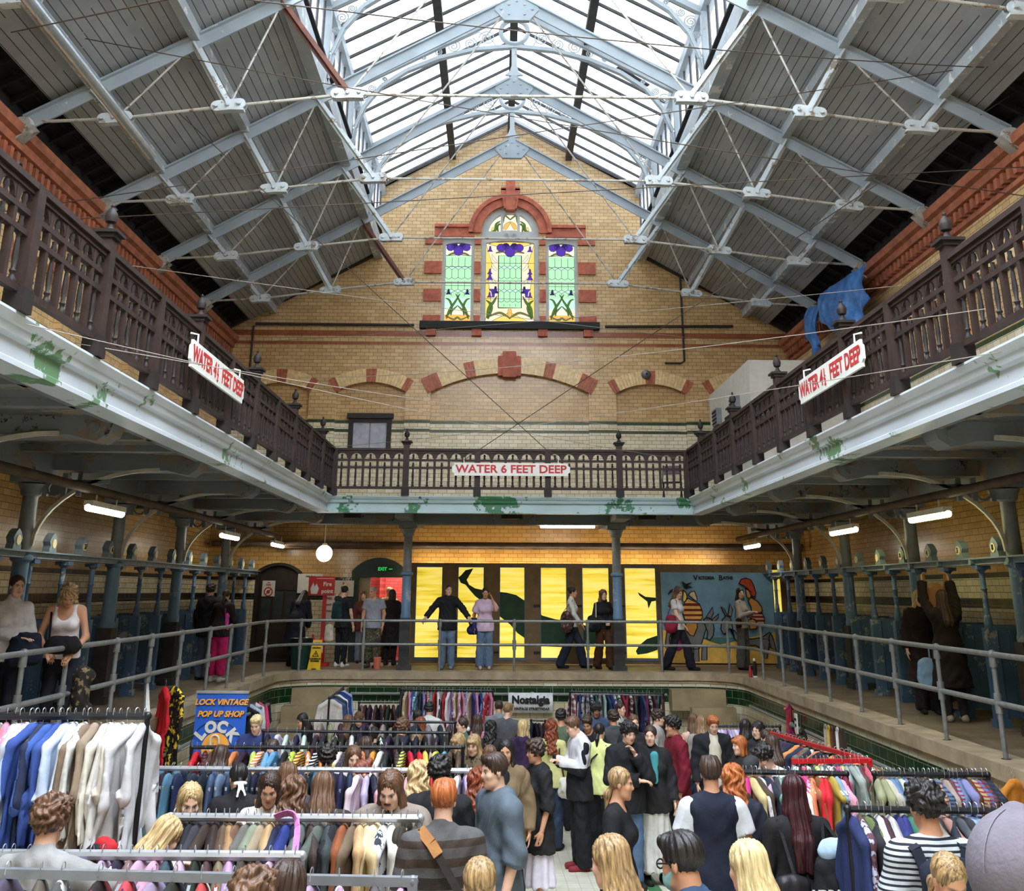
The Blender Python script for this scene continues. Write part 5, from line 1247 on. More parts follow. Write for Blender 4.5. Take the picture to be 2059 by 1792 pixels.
class Fig:
    def __init__(s, pose, hp=0.0, hy=0.0, fem=False, wide=1.0):
        P = POSES[pose]; s.P = P; s.lean = P.get('lean', 0); s.fem = fem; s.wide = wide
        s.L = Rx(s.lean); s.pose = pose
        tw = np.array
        s.sh = [s.up(V3(x * (.165 if fem else .185) * wide, .012, 1.415)) for x in (1, -1)]
        s.el = [s.up(V3(*p)) for p in P['e']]; s.wr = [s.up(V3(*p)) for p in P['w']]
        f = P.get('f', ((.10, 0), (-.10, .02))); s.ft = [V3(x, y, .085) for x, y in f]
        s.hipj = [V3(x * .088, 0, .90) for x in (1, -1)]
        s.kn = []
        for h, t in zip(s.hipj, s.ft):
            k = (h + t) / 2; k = k + V3(0, -.045 if abs(t[1]) > .1 else -.015, .01); s.kn.append(k)
        s.HR = s.L @ Rx(-s.lean * .6) @ Rz(hy) @ Rx(hp); s.neck = s.up(NECK)
        s.hc = s.neck + s.HR @ (HEADC - NECK)
    def up(s, p): return HIP + s.L @ (np.array(p, np.float32) - HIP)
    def H(s, *q): return s.hc + s.HR @ (V3(*q) * HS)
    def hand(s, S_, i):
        w, e = s.wr[i], s.el[i]; d = (w - e) / np.linalg.norm(w - e); sx = 1 if i == 0 else -1
        grip = s.P.get('grip', 0); curl = .9 if grip else .35
        down = V3(0, 0, -1); n = np.cross(d, V3(1, 0, 0)); ln = np.linalg.norm(n); n = n / ln if ln > .1 else V3(0, 1, 0)
        if abs(d[2]) > .8: n = V3(-sx, 0, 0) - d * (-sx * d[0]); n /= np.linalg.norm(n)   # hanging arm: palm towards the thigh
        elif n[2] > 0: n = -n
        a = np.cross(d, n)
        fore = V3(0, -1, 0) if abs(d[2]) > .8 else V3(-sx, 0, 0)
        if a @ fore < 0: a = -a                                          # a points to the thumb side
        S_.limb(w, w + d * .03, .024, .028, .62, n, .015)
        S_.limb(w + d * .035 + a * .018, w + d * .075 + a * .022, .020, .018, .75, n, .012); S_.limb(w + d * .035 - a * .016, w + d * .072 - a * .022, .020, .017, .75, n, .012)
        for j, (o, L) in enumerate(((.030, .068), (.011, .076), (-.010, .071), (-.029, .056))):
            b = w + d * .088 + a * o; dirs = d; c = b; r = .0085
            for q in range(3):
                ang = curl * (.35 + .55 * q) + .06 * j; dd = d * cos(ang) + n * sin(ang); e2 = c + dd * L * (.45, .33, .26)[q]
                S_.limb(c, e2, r, r * .93, 1, None, .006); c = e2; r *= .93
        b = w + d * .035 + a * .028; c = b + d * .03 + a * .026 + n * .012; e2 = c + d * .028 + n * (.012 if not grip else .02)
        S_.limb(b, c, .0125, .0105, 1, None, .008); S_.limb(c, e2, .0105, .009, 1, None, .006)
    def trunk(s, S_, g=0.0, hem=None, k=.05):
        u = s.up; w = s.wide; f = s.fem
        S_.limb(u(V3(0, .01, 1.33)), u(V3(0, .005, 1.14)), (.150 if f else .168) * w + g, (.124 if f else .146) * w + g, .64, s.L @ V3(0, 1, 0), k)
        S_.limb(u(V3(-.125 * w, .014, 1.405)), u(V3(.125 * w, .014, 1.405)), (.056 if f else .064) + g * .8, None, 1, None, .06)
        S_.limb(u(V3(0, .015, 1.40)), u(V3(0, .014, 1.46)), .085 + g * .6, .06 + g * .2, .8, s.L @ V3(0, 1, 0), .05)
        if f:
            for x in (1, -1): S_.ell(u(V3(x * .068, -.072, 1.275)), V3(.062 + g, .056 + g, .062 + g), None, .06)
        S_.limb(u(V3(0, .005, 1.14)), V3(0, .0, .98), (.124 if f else .146) * w + g, (.15 if f else .152) * w + g * 1.3, .68, None, k)
        gg = g + .016 if g else 0
        S_.limb(V3(0, .0, .98), V3(0, .005, .86 if g else .89), (.15 if f else .152) * w + gg, (.168 if f else .160) * w + gg, .76 if g else .70, None, k)
    def arms(s, S_, g=0.0, frac=1.0, flare=0.0):
        """frac: 1 = to the wrist, .5 = upper arm only"""
        for i in (0, 1):
            a, b, c = s.sh[i], s.el[i], s.wr[i]; f = .85 if s.fem else 1
            if frac > .5:
                t = (frac - .5) * 2; S_.limb(a, b, .050 * f + g, .042 * f + g, 1, None, .035); S_.limb(b, b + (c - b) * t, .042 * f + g, (.042 + (.030 - .042) * t) * f + g + flare, 1, None, .03, True)
            else: S_.limb(a, a + (b - a) * frac * 2, .050 * f + g * .8, .046 * f + g + flare, 1, None, .05, True)
    def legs(s, S_, g=0.0, gh=0.0, gf=0.0, z0=None):
        for i in (0, 1):
            h, k_, f = s.hipj[i], s.kn[i], s.ft[i]
            S_.limb(h, k_, 0.088 + min(g, .010), .058 + g + gh, 1, None, .022)
            S_.limb(k_, k_ + (f - k_) * .35 + V3(0, .018, 0), .058 + g + gh, .055 + g + gh * .7 + gf * .4, 1, None, .012); S_.limb(k_ + (f - k_) * .35 + V3(0, .018, 0), f + V3(0, .02, 0), .055 + g + gh * .7 + gf * .4, .036 + g + gf, 1, None, .012)
def head_solid(F_, S_):
    R = F_.HR; E_ = lambda c, r, k=.02: S_.ell(F_.H(*c), V3(*r) * HS, R, k); L_ = lambda a, b, ra, rb, k=.012: S_.limb(F_.H(*a), F_.H(*b), ra * HS, rb * HS, 1, None, k)
    S_.limb(F_.neck - V3(0, 0, .03), F_.H(0, .022, -.06), .056 if not F_.fem else .048, .052 if not F_.fem else .045, 1, None, .035)
    E_((0, .014, .045), (.073, .092, .080)); E_((0, -.03, -.02), (.057, .066, .088), .03)
    L_((-.022, -.045, -.075), (.022, -.045, -.075), .032, .032, .03); L_((-.006, -.072, -.100), (.006, -.072, -.100), .017, .017, .022)
    for x in (1, -1):
        E_((x * .042, -.062, -.018), (.024, .022, .022), .02); L_((x * .016, -.083, .030), (x * .042, -.070, .030), .010, .009, .012)
        E_((x * .074, .012, -.004), (.010, .020, .032), .008)
    for x in (1, -1): S_.hollow(F_.H(x * .031, -.104, .010), V3(.021, .02, .013) * HS, .008, R)
    for x in (1, -1): E_((x * .031, -.076, .009), (.0145, .0135, .0125), .004)
    L_((0, -.088, .018), (0, -.106, -.018), .0075, .0115, .012); L_((-.010, -.094, -.024), (.010, -.094, -.024), .0085, .0085, .008)
    L_((-.018, -.086, -.050), (.018, -.086, -.050), .0075, .0075, .006); L_((-.014, -.086, -.061), (.014, -.086, -.061), .0085, .0085, .006)
BODY = {}
skin_t = {}
def skin_mat(name, col, lip):
    m, t, b = base('skin_' + name, .5, 0, .35)
    co = t.new('ShaderNodeTexCoord').outputs['Object']
    c = t.ramp(t.noise(co, 14, 3), [(.3, tuple(x * .88 for x in col[:3]) + (1,)), (.7, col)])
    A = lambda n: t.new('ShaderNodeAttribute', attribute_name=n).outputs['Fac']
    c = t.mix(A('lip'), c, lip); c = t.mix(A('white'), c, S(214, 206, 196)); c = t.mix(A('dark'), c, S(34, 24, 20)); c = t.mix(t.math('MULTIPLY', A('stubble'), .0), c, S(60, 44, 36))
    t.link(c, b.inputs['Base Color']); b.inputs['Subsurface Weight'].default_value = 0.0
    return m
SK = {'fair': skin_mat('fair', S(224, 178, 152), S(186, 98, 92)), 'tan': skin_mat('tan', S(200, 146, 114), S(160, 84, 74)), 'brown': skin_mat('brown', S(138, 92, 66), S(116, 62, 54))}
def body_mesh(key, F_, vox, show='all'):
    if key in BODY: return BODY[key]
    S_ = Solid(); head_solid(F_, S_); F_.trunk(S_); F_.arms(S_); F_.legs(S_)
    for i in (0, 1):
        F_.hand(S_, i); f = F_.ft[i]; S_.limb(f + V3(0, .03, -.045), f + V3(0, -.14, -.055), .036, .03, .9, (0, 0, 1), .03)
    V, Fc = S_.mesh(vox); V = smooth_v(V, Fc, 1, .3)
    q = (V - F_.hc) @ F_.HR / HS; ax = np.abs(q[:, 0]); fr = q[:, 1] < -.055
    gs = lambda x, w: np.clip(1.4 * np.exp(-(x / w) ** 2) - .2, 0, 1)
    eye = np.sqrt(((ax - .031) / .0165) ** 2 + ((q[:, 2] - .0085) / .0085) ** 2)
    iris_ = np.sqrt(((ax - .031) / .008) ** 2 + ((q[:, 2] - .0085) / .008) ** 2)
    brow = np.sqrt(((ax - .031) / .021) ** 2 + ((q[:, 2] - .029 + (ax - .031) ** 2 * 6) / .0062) ** 2)
    lash = np.sqrt(((ax - .031) / .019) ** 2 + ((q[:, 2] - .0165) / .005) ** 2)
    lip = np.sqrt((q[:, 0] / .024) ** 2 + ((q[:, 2] + .0555) / .012) ** 2)
    at = dict(white=np.clip(1.6 - 1.3 * eye, 0, 1) * fr, dark=np.maximum.reduce([np.clip(1.7 - 1.2 * iris_, 0, 1), np.clip(1.6 - 1.2 * brow, 0, .9), np.clip(1.5 - 1.2 * lash, 0, .8)]) * fr, lip=np.clip(1.5 - 1.1 * lip, 0, .9) * fr, stubble=np.zeros(len(V)))
    BODY[key] = to_mesh('body', V, Fc, SK['fair'], at); return BODY[key]
def wrinkle(V, amp, seed=0):
    a = V[:, 2] * 38 + 9 * np.sin(V[:, 0] * 9 + seed) + 6 * np.sin(V[:, 1] * 11 + seed * 2); b = V[:, 0] * 30 + V[:, 1] * 24 + V[:, 2] * 13 + 3 * np.sin(V[:, 2] * 14 + seed)
    return amp * (np.sin(a) * .6 + np.sin(b) * .5)
def push(V, Fc, d):
    a, b, c = V[Fc[:, 0]], V[Fc[:, 1]], V[Fc[:, 2]]; fn = np.cross(b - a, c - a); N = np.zeros_like(V)
    for i in range(4): np.add.at(N, Fc[:, i], fn)
    N /= np.linalg.norm(N, axis=1)[:, None] + 1e-9
    return V + N * d[:, None]
CLO = {}
def top_mesh(kind, key, F_, vox):
    """kinds: tee, loose, long, knit, hoodie, jacket, coat, tank, vest, crop"""
    kk = (kind,) + key
    if kk in CLO: return CLO[kk]
    g, fr, hem, fl, wr = {'tee': (.020, .30, .84, .014, .003), 'loose': (.026, .40, .80, .02, .005), 'long': (.017, 1.0, .88, .004, .003), 'knit': (.024, .97, .84, .006, .004), 'hoodie': (.026, .97, .80, .004, .006), 'jacket': (.034, .98, .78, .008, .007),
                          'coat': (.036, .98, .45, .012, .007), 'tank': (.014, 0, .90, 0, .002), 'vest': (.030, 0, .80, 0, .003), 'crop': (.010, .97, 1.04, .004, .003), 'big': (.040, .62, .66, .016, .008), 'robe': (.03, .97, .10, .02, .008)}[kind]
    S_ = Solid(); F_.trunk(S_, g)
    if fr: F_.arms(S_, g * .8 + .006, fr, fl)
    if hem < .84: S_.limb(V3(0, .0, .95), V3(0, .005, hem - .05), .168 * F_.wide + g, (.172 + (.84 - hem) * .22) * F_.wide + g, .72, None, .04)
    if kind in ('hoodie', 'big'): S_.limb(F_.up(V3(-.055, .06, 1.475)), F_.up(V3(.055, .06, 1.475)), .045, None, 1, None, .03); S_.limb(F_.up(V3(0, .085, 1.45)), F_.up(V3(0, .10, 1.38)), .06, .035, 1, None, .03)
    if kind in ('hoodie', 'jacket', 'coat', 'long', 'knit', 'robe'): S_.limb(F_.up(V3(0, .014, 1.46)), F_.up(V3(0, .006, 1.505)), .066, .064, .95, None, .02)
    if kind == 'tank':
        for x in (1, -1): S_.hollow(F_.up(V3(x * .20, .0, 1.42)), V3(.085, .2, .12), .01)
        S_.hollow(F_.up(V3(0, -.12, 1.44)), V3(.085, .16, .12), .02); S_.hollow(F_.up(V3(0, .10, 1.44)), V3(.085, .10, .08), .02)
    if kind == 'tee': S_.hollow(F_.up(V3(0, -.06, 1.49)), V3(.055, .08, .05), .01)
    S_.cut(V3(0, 0, hem), V3(0, 0, -1)) if F_.lean < .3 or hem < .9 else None
    V, Fc = S_.mesh(vox); V = smooth_v(V, Fc, 1, .4); V = push(V, Fc, wrinkle(V, wr, len(CLO)))
    CLO[kk] = to_mesh('top', V, Fc, MATS['skin_fair']); return CLO[kk]
def low_mesh(kind, key, F_, vox):
    kk = ('low', kind) + key
    if kk in CLO: return CLO[kk]
    S_ = Solid(); hip = lambda g: (S_.limb(V3(0, 0, 1.0), V3(0, .005, .90), .148 * F_.wide + .006, .168 * F_.wide + .009, .72, None, .04))
    wr = .004
    if kind in ('jeans', 'wide', 'slim', 'cargo'):
        g = {'jeans': .014, 'wide': .02, 'slim': .013, 'cargo': .024}[kind]; hip(g)
        F_.legs(S_, g, {'jeans': .006, 'wide': .014, 'slim': 0, 'cargo': .02}[kind], {'jeans': .024, 'wide': .046, 'slim': .008, 'cargo': .03}[kind])
        if kind == 'cargo':
            for i in (0, 1): S_.ell(F_.kn[i] + V3(.07 if i == 0 else -.07, .01, .12), V3(.03, .06, .08), None, .02)
        S_.cut(V3(0, 0, .045 if kind != 'cargo' else .13), V3(0, 0, -1)); wr = .006
    else:
        z1, r1 = {'skirt': (.14, .25), 'midi': (.33, .24), 'mini': (.62, .21), 'shorts': (.5, .2)}[kind]; hip(.012)
        S_.limb(V3(0, 0, .93), V3(0, 0, z1), .165, r1, .74, None, .05); S_.cut(V3(0, 0, z1 + .01), V3(0, 0, -1)); wr = 0
    S_.cut(V3(0, 0, 1.05), V3(0, 0, 1))
    V, Fc = S_.mesh(vox); V = smooth_v(V, Fc, 1, .4)
    if wr: V = push(V, Fc, wrinkle(V, wr, len(CLO)))
    else:
        th = np.arctan2(V[:, 1], V[:, 0]); V = push(V, Fc, .018 * np.sin(th * 11 + 2 * np.sin(V[:, 2] * 4)) * np.clip((1.0 - V[:, 2]) / .6, 0, 1))
    CLO[kk] = to_mesh('bottom', V, Fc, MATS['skin_fair']); return CLO[kk]
def shoe_mesh(F_, key, i, vox=.009, boot=False):
    kk = ('shoe', key, i, boot)
    if kk in CLO: return CLO[kk]
    f = F_.ft[i]; S_ = Solid(); S_.limb(f + V3(0, .045, -.045), f + V3(0, -.155, -.052), .046, .040, .95, (0, 0, 1), .03); S_.limb(f + V3(0, .035, -.03), f + V3(0, .03, .09 if boot else .02), .046, .046, 1, None, .03)
    S_.cut(V3(0, 0, .0), V3(0, 0, -1)); V, Fc = S_.mesh(vox); CLO[kk] = to_mesh('shoe', smooth_v(V, Fc, 1), Fc, MATS['skin_fair']); return CLO[kk]
# ------------------------------------------------------------------ hair, modelled around the head centre
HAIR = {}
def hair_mesh(kind, vox):
    kk = (kind, vox)
    if kk in HAIR: return HAIR[kk]
    S_ = Solid(); amp = .0045; fq = 46
    cap = lambda g=.014, dz=0, dy=0: S_.ell((0, .022 + dy, .048 + dz), V3(.075 + g, .092 + g, .082 + g), None, .02)
    face = lambda z=.062, r=.066, zz=.10: S_.hollow((0, -.115, z - .07), V3(r, .075, zz), .012)
    if kind == 'short': cap(.013); S_.limb((-.045, -.055, .105), (.045, -.055, .10), .028, .03); S_.hollow((0, -.12, -.018), V3(.075, .085, .10), .012); S_.cut((0, 0, -.055), (0, -.35, -1)); S_.hollow((0, -.06, -.09), V3(.12, .08, .07), .02)
    elif kind == 'buzz': cap(.006); S_.hollow((0, -.12, -.012), V3(.075, .085, .10), .008); S_.cut((0, 0, -.045), (0, -.35, -1)); S_.hollow((0, -.06, -.09), V3(.12, .08, .07), .02); amp = .001
    elif kind in ('curly', 'mop'):
        cap(.03 if kind == 'curly' else .024, .008); S_.limb((-.05, -.06, .105), (.05, -.06, .10), .035, .035); face(.05, .064, .095); S_.cut((0, 0, -.085), (0, -.4, -1)); amp = .011; fq = 62
    elif kind == 'updo': cap(.010); face(.066, .066); S_.cut((0, 0, -.075), (0, -.4, -1)); S_.ell((0, .125, .075), V3(.045, .04, .042), None, .015); amp = .003
    elif kind == 'pony': cap(.010); face(.066, .066); S_.cut((0, 0, -.075), (0, -.4, -1)) if False else None; S_.limb((0, .10, .07), (0, .145, .03), .026, .032); S_.limb((0, .145, .03), (0, .14, -.2), .034, .022); S_.hollow((0, -.02, -.14), V3(.1, .1, .07), .02); amp = .003
    elif kind == 'lowpony': cap(.011); face(.066, .066); S_.limb((0, .09, -.05), (0, .12, -.10), .026, .03); S_.limb((0, .12, -.10), (0, .11, -.24), .028, .014); S_.hollow((0, -.02, -.14), V3(.1, .1, .07), .02); amp = .003
    elif kind == 'bob':
        cap(.016)
        for x in (1, -1): S_.limb((x * .066, .01, .02), (x * .072, .0, -.115), .038, .036, .8, (1, 0, 0))
        S_.limb((0, .07, .03), (0, .075, -.12), .07, .062, .7, (0, 1, 0)); S_.limb((-.04, -.075, .075), (.04, -.075, .075), .022, .022); face(.036, .054, .10)
    else:
        wav = 'wavy' in kind or 'ringlet' in kind; long_ = {'long': -.36, 'wavy': -.34, 'mid': -.22, 'ringlet': -.30, 'xlong': -.50, 'half': -.34}[kind.split('_')[0]]
        cap(.013 if not wav else .02)
        for x in (1, -1):
            S_.limb((x * .062, .02, .03), (x * .078, .03, -.14), .036, .042, .8, (1, 0, 0)); S_.limb((x * .078, .03, -.14), (x * .088, .045 if 'front' not in kind else -.05, long_), .042, .03 if not wav else .04, .8, (1, 0, 0))
        S_.limb((0, .075, .04), (0, .10, -.14), .075, .082, .55, (0, 1, 0)); S_.limb((0, .10, -.14), (0, .158, max(long_, -.34)), .088, .08, .5, (0, 1, 0)); S_.limb((-.04, .16, max(long_, -.34)), (-.04, .15, long_ - .04), .045, .03, .7, (0, 1, 0)); S_.limb((.04, .16, max(long_, -.34)), (.04, .15, long_ - .03), .045, .035, .7, (0, 1, 0))
        if 'fringe' in kind: S_.limb((-.04, -.078, .075), (.04, -.078, .075), .022, .022); face(.034, .056, .10)
        else: face(.062, .058, .105)
        if 'half' in kind: S_.ell((0, .12, .06), V3(.04, .035, .035), None, .012)
        amp = .006 if not wav else .012; fq = 40 if not wav else 30
    V, Fc = S_.mesh(vox); V = smooth_v(V, Fc, 1, .4)
    th = np.arctan2(V[:, 0], V[:, 1] + .02)
    if fq > 50: d = amp * (np.sin(V[:, 0] * 95 + 3 * np.sin(V[:, 2] * 60)) * np.sin(V[:, 1] * 90 + 2 * np.sin(V[:, 0] * 70)) + .7 * np.sin(V[:, 2] * 105 + 2 * np.sin(V[:, 1] * 50)))
    elif amp > .009: d = amp * (np.sin(th * 9 + 3.2 * np.sin(V[:, 2] * 34)) * .8 + .5 * np.sin(th * 23 + 4 * np.sin(V[:, 2] * 27)))
    else: d = amp * (np.sin(th * 17 + 1.1 * np.sin(V[:, 2] * 17)) * .7 + .5 * np.sin(th * 41 + np.sin(V[:, 2] * 21)))
    V = push(V, Fc, d); HAIR[kk] = to_mesh('hair', V, Fc, MATS['skin_fair']); return HAIR[kk]
def hair_mat(name, a, b_):
    m, t, b = base('hair_' + name, .42, 0, .4)
    co = t.new('ShaderNodeTexCoord').outputs['Object']; mp = t.new('ShaderNodeMapping'); mp.inputs['Scale'].default_value = (22, 22, 2.4); t.link(co, mp.inputs[0])
    n = t.noise(mp.outputs[0], 3.2, 4, .6); n2 = t.noise(co, 9, 2)
    t.link(t.ramp(t.math('ADD', t.math('MULTIPLY', n, .8), t.math('MULTIPLY', n2, .2)), [(.34, a), (.66, b_)]), b.inputs['Base Color']); t.link(t.bump(n, .5, .01), b.inputs['Normal']); return m
HM = {k: hair_mat(k, a, b_) for k, a, b_ in (('black', S(16, 14, 14), S(46, 40, 38)), ('darkbrown', S(34, 24, 20), S(82, 60, 48)), ('brown', S(58, 38, 26), S(128, 92, 66)), ('lightbrown', S(92, 66, 44), S(166, 130, 92)),
     ('blonde', S(134, 100, 60), S(232, 204, 150)), ('highlight', S(72, 50, 34), S(206, 170, 118)), ('ginger', S(120, 56, 26), S(206, 122, 66)), ('auburn', S(76, 32, 18), S(150, 74, 42)), ('grey', S(96, 92, 88), S(176, 170, 164)), ('wine', S(28, 12, 14), S(70, 24, 30)), ('straw', S(160, 134, 84), S(240, 220, 168)))}
# ================================================================== people
def cloth(name, col, rough=.8, pat=None, col2=None):
    if name in MATS: return MATS[name]
    m, t, b = base(name, rough, 0, .25)
    co = t.new('ShaderNodeTexCoord').outputs['Object']; sp = t.new('ShaderNodeSeparateXYZ'); t.link(co, sp.inputs[0])
    n = t.noise(co, 7, 4)
    c = t.ramp(n, [(.3, tuple(x * .78 for x in col[:3]) + (1,)), (.7, tuple(min(1, x * 1.1) for x in col[:3]) + (1,))])
    if pat == 'stripe': c = t.mix(t.math('LESS_THAN', t.math('FRACT', t.math('MULTIPLY', sp.outputs[2], 38)), .42), c, col2)
    elif pat == 'vstripe': c = t.mix(t.math('LESS_THAN', t.math('FRACT', t.math('MULTIPLY', sp.outputs[1], 26)), .3), c, col2)
    elif pat == 'plaid':
        a = t.math('LESS_THAN', t.math('FRACT', t.math('MULTIPLY', sp.outputs[2], 9)), .4); d = t.math('LESS_THAN', t.math('FRACT', t.math('MULTIPLY', t.math('ADD', sp.outputs[0], sp.outputs[1]), 9)), .4)
        c = t.mix(t.math('MULTIPLY', t.math('ADD', a, d), .45), c, col2)
    elif pat == 'splash': c = t.mix(t.math('GREATER_THAN', t.noise(co, 14, 3), .56), c, col2)
    elif pat == 'isle':
        c = t.ramp(sp.outputs[2], [(0, S(92, 92, 92)), (.50, S(92, 92, 92)), (.53, S(58, 48, 40)), (.555, S(120, 116, 110)), (.57, S(50, 42, 36)), (.62, S(88, 84, 82)), (.67, S(64, 50, 38)), (.71, S(84, 78, 76)), (.75, S(58, 46, 36)), (.79, S(96, 92, 90))], 'CONSTANT') if False else c
        zz = t.math('MULTIPLY_ADD', sp.outputs[2], 1, -.7)
        c = t.ramp(zz, [(0, S(96, 96, 96)), (.44, S(54, 44, 36)), (.475, S(128, 124, 118)), (.50, S(48, 40, 34)), (.56, S(92, 90, 90)), (.61, S(66, 50, 38)), (.66, S(84, 80, 78)), (.71, S(60, 46, 36)), (.75, S(88, 86, 86))], 'CONSTANT')
        c = t.mix(t.math('MULTIPLY', t.noise(co, 60, 2), .5), c, S(60, 58, 56))
    elif pat == 'chestwhite': c = t.mix(t.math('GREATER_THAN', t.math('ADD', sp.outputs[2], t.math('MULTIPLY', t.math('ABSOLUTE', sp.outputs[0]), .0)), 1.17), c, col2)
    elif pat == 'camo': c = t.ramp(t.noise(co, 8, 3), [(.4, S(52, 48, 40)), (.47, S(98, 88, 70)), (.55, S(60, 62, 46)), (.62, S(120, 112, 92))], 'CONSTANT')
    t.link(c, b.inputs['Base Color'])
    w = t.noise(co, 130, 1); w2 = t.noise(co, 11, 4); t.link(t.bump(t.math('ADD', t.math('MULTIPLY', w, .15), w2), .35, .02), b.inputs['Normal'])
    return m
CN = {}
def cl(rgb, pat=None, rgb2=None, rough=.8):
    if isinstance(rgb[0], tuple): rgb, pat, rgb2 = (tuple(rgb) + (None, None))[:3]
    k = (rgb, pat, rgb2, rough)
    if k not in CN: CN[k] = cloth('cloth_%d' % len(CN), S(*rgb), rough, pat, S(*rgb2) if rgb2 else None)
    return CN[k]
def child(name, me, mt, parent, M=None):
    o = bpy.data.objects.new(name, me); COL.objects.link(o); o.parent = parent
    o.material_slots[0].link = 'OBJECT'; o.material_slots[0].material = mt
    if M is not None: o.matrix_local = M
    return o
PEOPLE = {}
AISLE = dict(c28=9.2, c77=4.85, c17=12.45, c48=15.45, c34=9.5, c27=6.9, c39=6.8, c11=14.7, c15=13.75, c10=16.5, c65=11.45, c37=9.2, c32=12.6, c7=14.8)   # places measured along the pool
def person(tag_, px, py, H, rot, pose, hp, hy, fem, skin, hair, hcol, top, tcol, low, lcol, label, floor=None, feet=None, Y=None, wide=1.0, shoe=(34, 32, 32), boot=False):
    F_ = Fig(pose, hp, hy, fem, wide); sc = H / 1.75; key = (pose, hp, hy, fem, wide)
    a = radians(rot); off = F_.hc * sc; ox, oy = off[0] * cos(a) - off[1] * sin(a), off[0] * sin(a) + off[1] * cos(a)
    fl = (lambda y: 0.0) if floor == 'walk' else (pool_z if floor is None else (lambda y: floor))
    if feet is not None: q = atZ(feet[0], feet[1], 0); Y = q.y
    if Y is None: Y = AISLE.get(tag_)
    if Y is None:
        lo_, hi_ = 1.5, 26
        top_ = (F_.hc[2] + .105 * F_.HR[2, 2] + .02) * sc
        g = lambda y: atY(px, py, y + oy).z - (fl(y) + top_)
        for _ in range(40):
            mid = (lo_ + hi_) / 2
            if g(mid) > 0: lo_ = mid
            else: hi_ = mid
        Y = (lo_ + hi_) / 2
    hx = atY(px, py + 20, Y + oy).x
    loc = Vector((hx - ox, Y, fl(Y)))
    root = empty('person', loc, a, label, 'person'); root.scale = (sc, sc, sc)
    vox = .0085 if Y < 11 else .0105; 
    b = child('body', body_mesh(key + (vox,), F_, vox), SK[skin], root)
    cv = .013 if Y < 11 else .016
    if top: child({'tee': 't_shirt', 'loose': 't_shirt', 'big': 't_shirt', 'long': 'long_sleeved_top', 'knit': 'jumper', 'hoodie': 'hoodie', 'jacket': 'jacket', 'coat': 'coat', 'tank': 'vest_top', 'vest': 'sleeveless_jumper', 'crop': 'cropped_top', 'robe': 'long_coat'}[top], top_mesh(top, key + (cv,), F_, cv), cl(tcol), root)
    if low: child('trousers' if low in ('jeans', 'wide', 'slim', 'cargo') else 'shorts' if low == 'shorts' else 'skirt', low_mesh(low, key + (cv,), F_, cv), cl(lcol), root)
    for i in (0, 1): child('boot' if boot else 'shoe', shoe_mesh(F_, key, i, .011, boot), cl(shoe), root)
    HMx = Matrix.Translation(Vector([float(v) for v in F_.hc])) @ Matrix([[float(v) for v in r] for r in F_.HR]).to_4x4() @ Matrix.Scale(HS, 4)
    if hair: child('hair', hair_mesh(hair, .0075 if Y < 11 else .010), HM[hcol], root, HMx)
    PEOPLE[tag_] = (root, F_, sc, HMx); return root
def local(tag_, p):
    """a place given in a person's own metres -> the world"""
    root, F_, sc, _ = PEOPLE[tag_]; return root.location + Matrix.Rotation(root.rotation_euler.z, 3, 'Z') @ (Vector([float(v) for v in p]) * sc)

BK, NV, WH_, GY_, JN, DJ = (30, 30, 32), (28, 32, 50), (226, 224, 220), (96, 96, 98), (108, 128, 154), (44, 54, 76)
P_ = person
# --- far walkway
P_('w1', 902, 1168, 1.82, 2, 'rail', .1, .3, False, 'fair', 'buzz', 'darkbrown', 'hoodie', BK, 'jeans', JN, 'person in black hoodie and blue jeans leaning both hands on the far rail', 'walk', (900, 1346), shoe=(120, 130, 146))
P_('w2', 976, 1174, 1.76, 5, 'hair', .2, 0, True, 'tan', 'updo', 'black', 'loose', (212, 184, 206), 'wide', (104, 124, 150), 'person in loose pink t-shirt and jeans brushing hair back at the far rail', 'walk', (968, 1346), shoe=(206, 170, 168))
P_('w3', 1152, 1168, 1.78, 82, 'walk', .1, 0, True, 'tan', 'updo', 'black', 'long', (204, 202, 198), 'wide', (36, 40, 56), 'person in white long sleeved top and dark jeans walking right past the whale', 'walk', (1150, 1344), shoe=(30, 28, 28), boot=True)
P_('w4', 1213, 1180, 1.72, 20, 'clasp', .1, 0, True, 'fair', 'wavy_front', 'brown', 'long', BK, 'wide', (74, 44, 30), 'long haired person in black top and brown flared trousers beside the blue column', 'walk', (1214, 1346), boot=True)
P_('w5', 1364, 1170, 1.80, 62, 'walk', .35, -.4, True, 'fair', 'wavy', 'brown', 'tee', (206, 204, 202), 'wide', (34, 32, 44), 'person in white t-shirt and dark trousers walking past the seaside board', 'walk', (1368, 1348), boot=True)
P_('w6', 1489, 1178, 1.78, 55, 'phone', .1, -.7, True, 'fair', 'long', 'black', 'long', (172, 162, 152), 'wide', (88, 88, 86), 'person in grey jumper and grey wide trousers before the painted donkeys', 'walk', (1490, 1347))
P_('w7', 612, 1185, 1.78, 165, 'bend', .5, 0, True, 'fair', 'long', 'black', 'coat', (26, 28, 38), 'slim', (26, 28, 38), 'dark haired person in navy coat bending over behind the green bin', 'walk', (618, 1340))
P_('w8', 694, 1172, 1.78, 150, 'crownR', .1, 0, True, 'fair', 'updo', 'black', 'tee', (26, 30, 34), 'slim', (26, 26, 30), 'person in black top with raised arm seen from behind, white trainers', 'walk', (698, 1342), shoe=(216, 212, 210))
P_('w9', 750, 1178, 1.77, -12, 'stand', .15, -.5, False, 'tan', 'buzz', 'grey', 'tee', (150, 152, 162), 'cargo', ((98, 90, 76), 'camo'), 'grey haired person in grey t-shirt and camouflage trousers near the doorway', 'walk', (758, 1343), shoe=(70, 66, 64))
